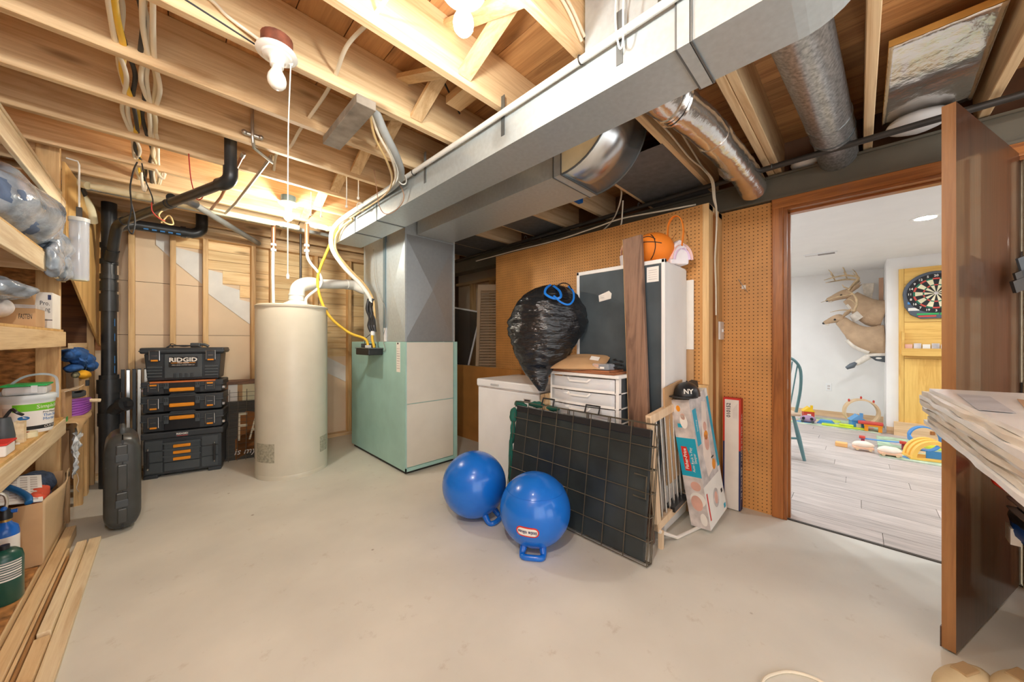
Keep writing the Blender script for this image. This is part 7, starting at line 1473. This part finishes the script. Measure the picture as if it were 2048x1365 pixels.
# ================================================================== RIGHT FOREGROUND
t = thing('work_bench', 'bench carrying the wrapped flat stack, beyond the right edge', 'bench', (1.5, -0.75, 0))
B(0.85, 1.95, -1.15, -0.54, 0.86, 0.90).build('top', LUM, t, world=True)
for x, y in ((0.9, -0.62), (1.85, -0.62), (0.9, -1.1), (1.85, -1.1)): B(x - 0.04, x + 0.04, y - 0.04, y + 0.04, 0, 0.86).build('leg', LUMZ, t, world=True)
t = thing('wrapped_stack', 'stack of flat plastic wrapped packages jutting in at the right', 'packages', (1.4, -0.4, 0.90))
def slab(corner, a, b, z0, z1, mat, nm, seed, wob=0.012, taper=0.0):
    ca = Vector((corner[0], corner[1], 0)); e1_ = Vector(a); e2_ = Vector(b)
    m = MB()
    def top(u, v): p = ca + e1_ * u + e2_ * v; return (p.x + wob * noise.noise(Vector((u * 5, v * 5, seed))), p.y + wob * noise.noise(Vector((u * 5, v * 5, seed + 9))), z1 + wob * 0.5 * noise.noise(Vector((u * 7, v * 7, seed + 3))) - taper * (1 - u))
    def bot(u, v): p = top(u, v); return (p[0], p[1], z0 + wob * 0.5 * noise.noise(Vector((u * 6, v * 6, seed + 5))))
    n1, n2 = 16, 12
    m.grid(top, n1, n2); m.grid(bot, n1, n2)
    for fn in (lambda u, v: tuple(Vector(top(u, 0)).lerp(Vector(bot(u, 0)), v)), lambda u, v: tuple(Vector(top(0, u)).lerp(Vector(bot(0, u)), v)), lambda u, v: tuple(Vector(top(u, 1)).lerp(Vector(bot(u, 1)), v)), lambda u, v: tuple(Vector(top(1, u)).lerp(Vector(bot(1, u)), v))): m.grid(fn, n1, 2)
    return m.build(nm, mat, t, True, world=True, angle=0.8)
A1 = Vector((-0.86, -0.045, 0)); A2 = Vector((0.14, -0.62, 0))
slab((1.795, -0.165), A1, A2, 1.010, 1.022, WRAP, 'top_package', 1, 0.003)
TANW = plain('wrapped_tan', C(214, 206, 192), 0.4, var=0.08, nscale=8, bump=0.3, bscale=14, coat=0.2)
lr = random.Random(5)
for k in range(8):
    z1 = 1.010 - k * 0.0135; ox = lr.uniform(-0.022, 0.022); oy = lr.uniform(-0.012, 0.012)
    slab((1.808 + ox, -0.156 + oy), A1 * 1.02, A2, z1 - 0.0125, z1, (TANW, WRAP)[k % 2], 'package', 2 + k, 0.010)
MB().prism([(1.62, -0.30), (1.40, -0.27), (1.15, -0.40), (1.25, -0.52)], 1.0240, 1.0246, 2).build('printed_area', plain('brown_print', C(176, 142, 112), 0.5), t, world=True); MB().prism([(1.66, -0.205), (1.30, -0.19), (1.30, -0.24), (1.64, -0.26)], 1.0240, 1.0246, 2).build('printed_area', plain('grey_blue_print', C(176, 178, 184), 0.4, var=0.1, nscale=14), t, world=True)
t = thing('floor_crate', 'low crate by the door, beyond the right edge', 'crate', (2.3, -0.75, 0)); B(1.95, 2.6, -1.0, -0.53, 0.0, 0.40).build('crate', LUM, t, world=True); B(1.95, 2.6, -1.0, -0.96, 0.4, 0.9).build('back_board', LUM, t, world=True)
t = thing('red_tool', 'red power tool with a dark grip under the wrapped stack', 'tool', (2.3, -0.45, 0.60))
M = frame((2.28, -0.395, 0.655), (0.55, -0.6, -0.55), (0.5, 0.2, 0.6)); MB().box(-0.03, 0.20, -0.04, 0.05, -0.03, 0.03, M).build('housing', plain('tool_red', C(232, 62, 36), 0.4), t, world=True, bevel=0.015, seg=3); MB().tube([M @ Vector(p) for p in ((0.04, -0.05, 0.01), (0.10, -0.075, 0.01), (0.18, -0.06, 0.01))], 0.026, 10, curve=4).build('grip', BLKG, t, True, world=True); MB().ball(M @ Vector((0.03, -0.075, 0.01)), 0.016, 10, 8).build('knob', BLKG, t, True, world=True)
B(2.33, 2.37, -0.60, -0.52, 0.401, 0.62).build('stand', BLKS, t, world=True)
t = thing('blue_tote', 'blue tote bag with brown straps at the right edge', 'bag', (2.3, -0.52, 0.40))
MB().ball((2.30, -0.505, 0.465), (0.15, 0.10, 0.085), 24, 14, rough_fn(0.18, 9, 2)).build('bag', plain('tote_blue', C(24, 74, 150), 0.5, var=0.2), t, True, world=True); MB().ball((2.27, -0.465, 0.51), (0.12, 0.06, 0.035), 20, 10, rough_fn(0.2, 12)).build('opening', BLKS, t, True, world=True)
for dz in (0.0, 0.035): MB().strip([(2.15, -0.47, 0.50), (2.14, -0.42, 0.545 + dz), (2.24, -0.405, 0.555 + dz), (2.34, -0.43, 0.53 + dz), (2.40, -0.48, 0.50)], 0.022, 0.004, up=(0, 0, 1), curve=6).build('strap', plain('strap_brown%d' % int(dz * 100), C(92, 76, 66), 0.8), t, True, world=True)
B(2.26, 2.33, -0.428, -0.405, 0.41, 0.47).build('paper_tag', PAPER, t, world=True)
t = thing('wall_clip', 'black metal clip bracket on the studs right of the door', 'bracket', (2.7, -0.55, 1.42))
M = frame((2.60, -0.475, 1.395), (0.55, -0.6, 0.35), (-0.2, 0.1, 0.9)); MB().box(0.0, 0.25, -0.008, 0.045, -0.006, 0.006, M).build('arm', BLKIRON, t, world=True); MB().box(0.05, 0.20, 0.05, 0.13, -0.004, 0.004, M).build('flap', BLKG, t, world=True); MB().box(0.02, 0.06, 0.045, 0.075, -0.004, 0.004, M).build('clip_jaw', BLKIRON, t, world=True); B(2.74, 2.834, -0.66, -0.635, 1.40, 1.56).build('mount', BLKIRON, t, world=True)
t = thing('wood_chips', 'brown bark splinters lying on the floor behind the door', 'wood chips', (2.62, -0.56, 0))
for k in range(4): MB().ball((2.58 + 0.02 * k, -0.535 - 0.012 * k, 0.006), (0.03, 0.012, 0.006), 8, 6, rough_fn(0.4, 40, k)).build('chip', plain('bark%d' % k, C(110 + 10 * k, 82, 58), 0.9), t, True, world=True)
for k, (px, lab) in enumerate((((1.895, -0.245), 'pale tan shoe toe at the bottom right corner, left one'), ((1.99, -0.37), 'pale tan shoe toe at the bottom right corner, right one'))):
    t = thing('shoe', lab, 'shoe', (px[0], px[1], 0), (0, 0, 2.6), group='shoes at the bottom edge'); MB().ball((0, 0, 0.034), (0.12, 0.046, 0.04), 24, 12, lambda p, d: Vector((p.x, p.y, max(p.z, -0.026)))).build('upper', plain('shoe_tan%d' % k, C(206, 184, 144), 0.8, var=0.1), t, True); MB().ball((0, 0, 0.010), (0.125, 0.05, 0.010), 24, 8).build('sole', BEIGE, t, True); B(-0.05, 0.02, -0.02, 0.02, 0.068, 0.077).build('tongue', plain('shoe_brown%d' % k, C(170, 140, 100), 0.8), t, bevel=0.003)
t = thing('floor_cable', 'white cable loop on the floor at the bottom edge', 'cable', (1.47, 0.19, 0.005)); MB().tube([(1.58, 0.02, 0.005), (1.60, 0.10, 0.005), (1.575, 0.165, 0.005), (1.53, 0.205, 0.005), (1.46, 0.235, 0.005), (1.36, 0.22, 0.005)], 0.005, 8, curve=6).build('cable', WIREW, t, True, world=True)
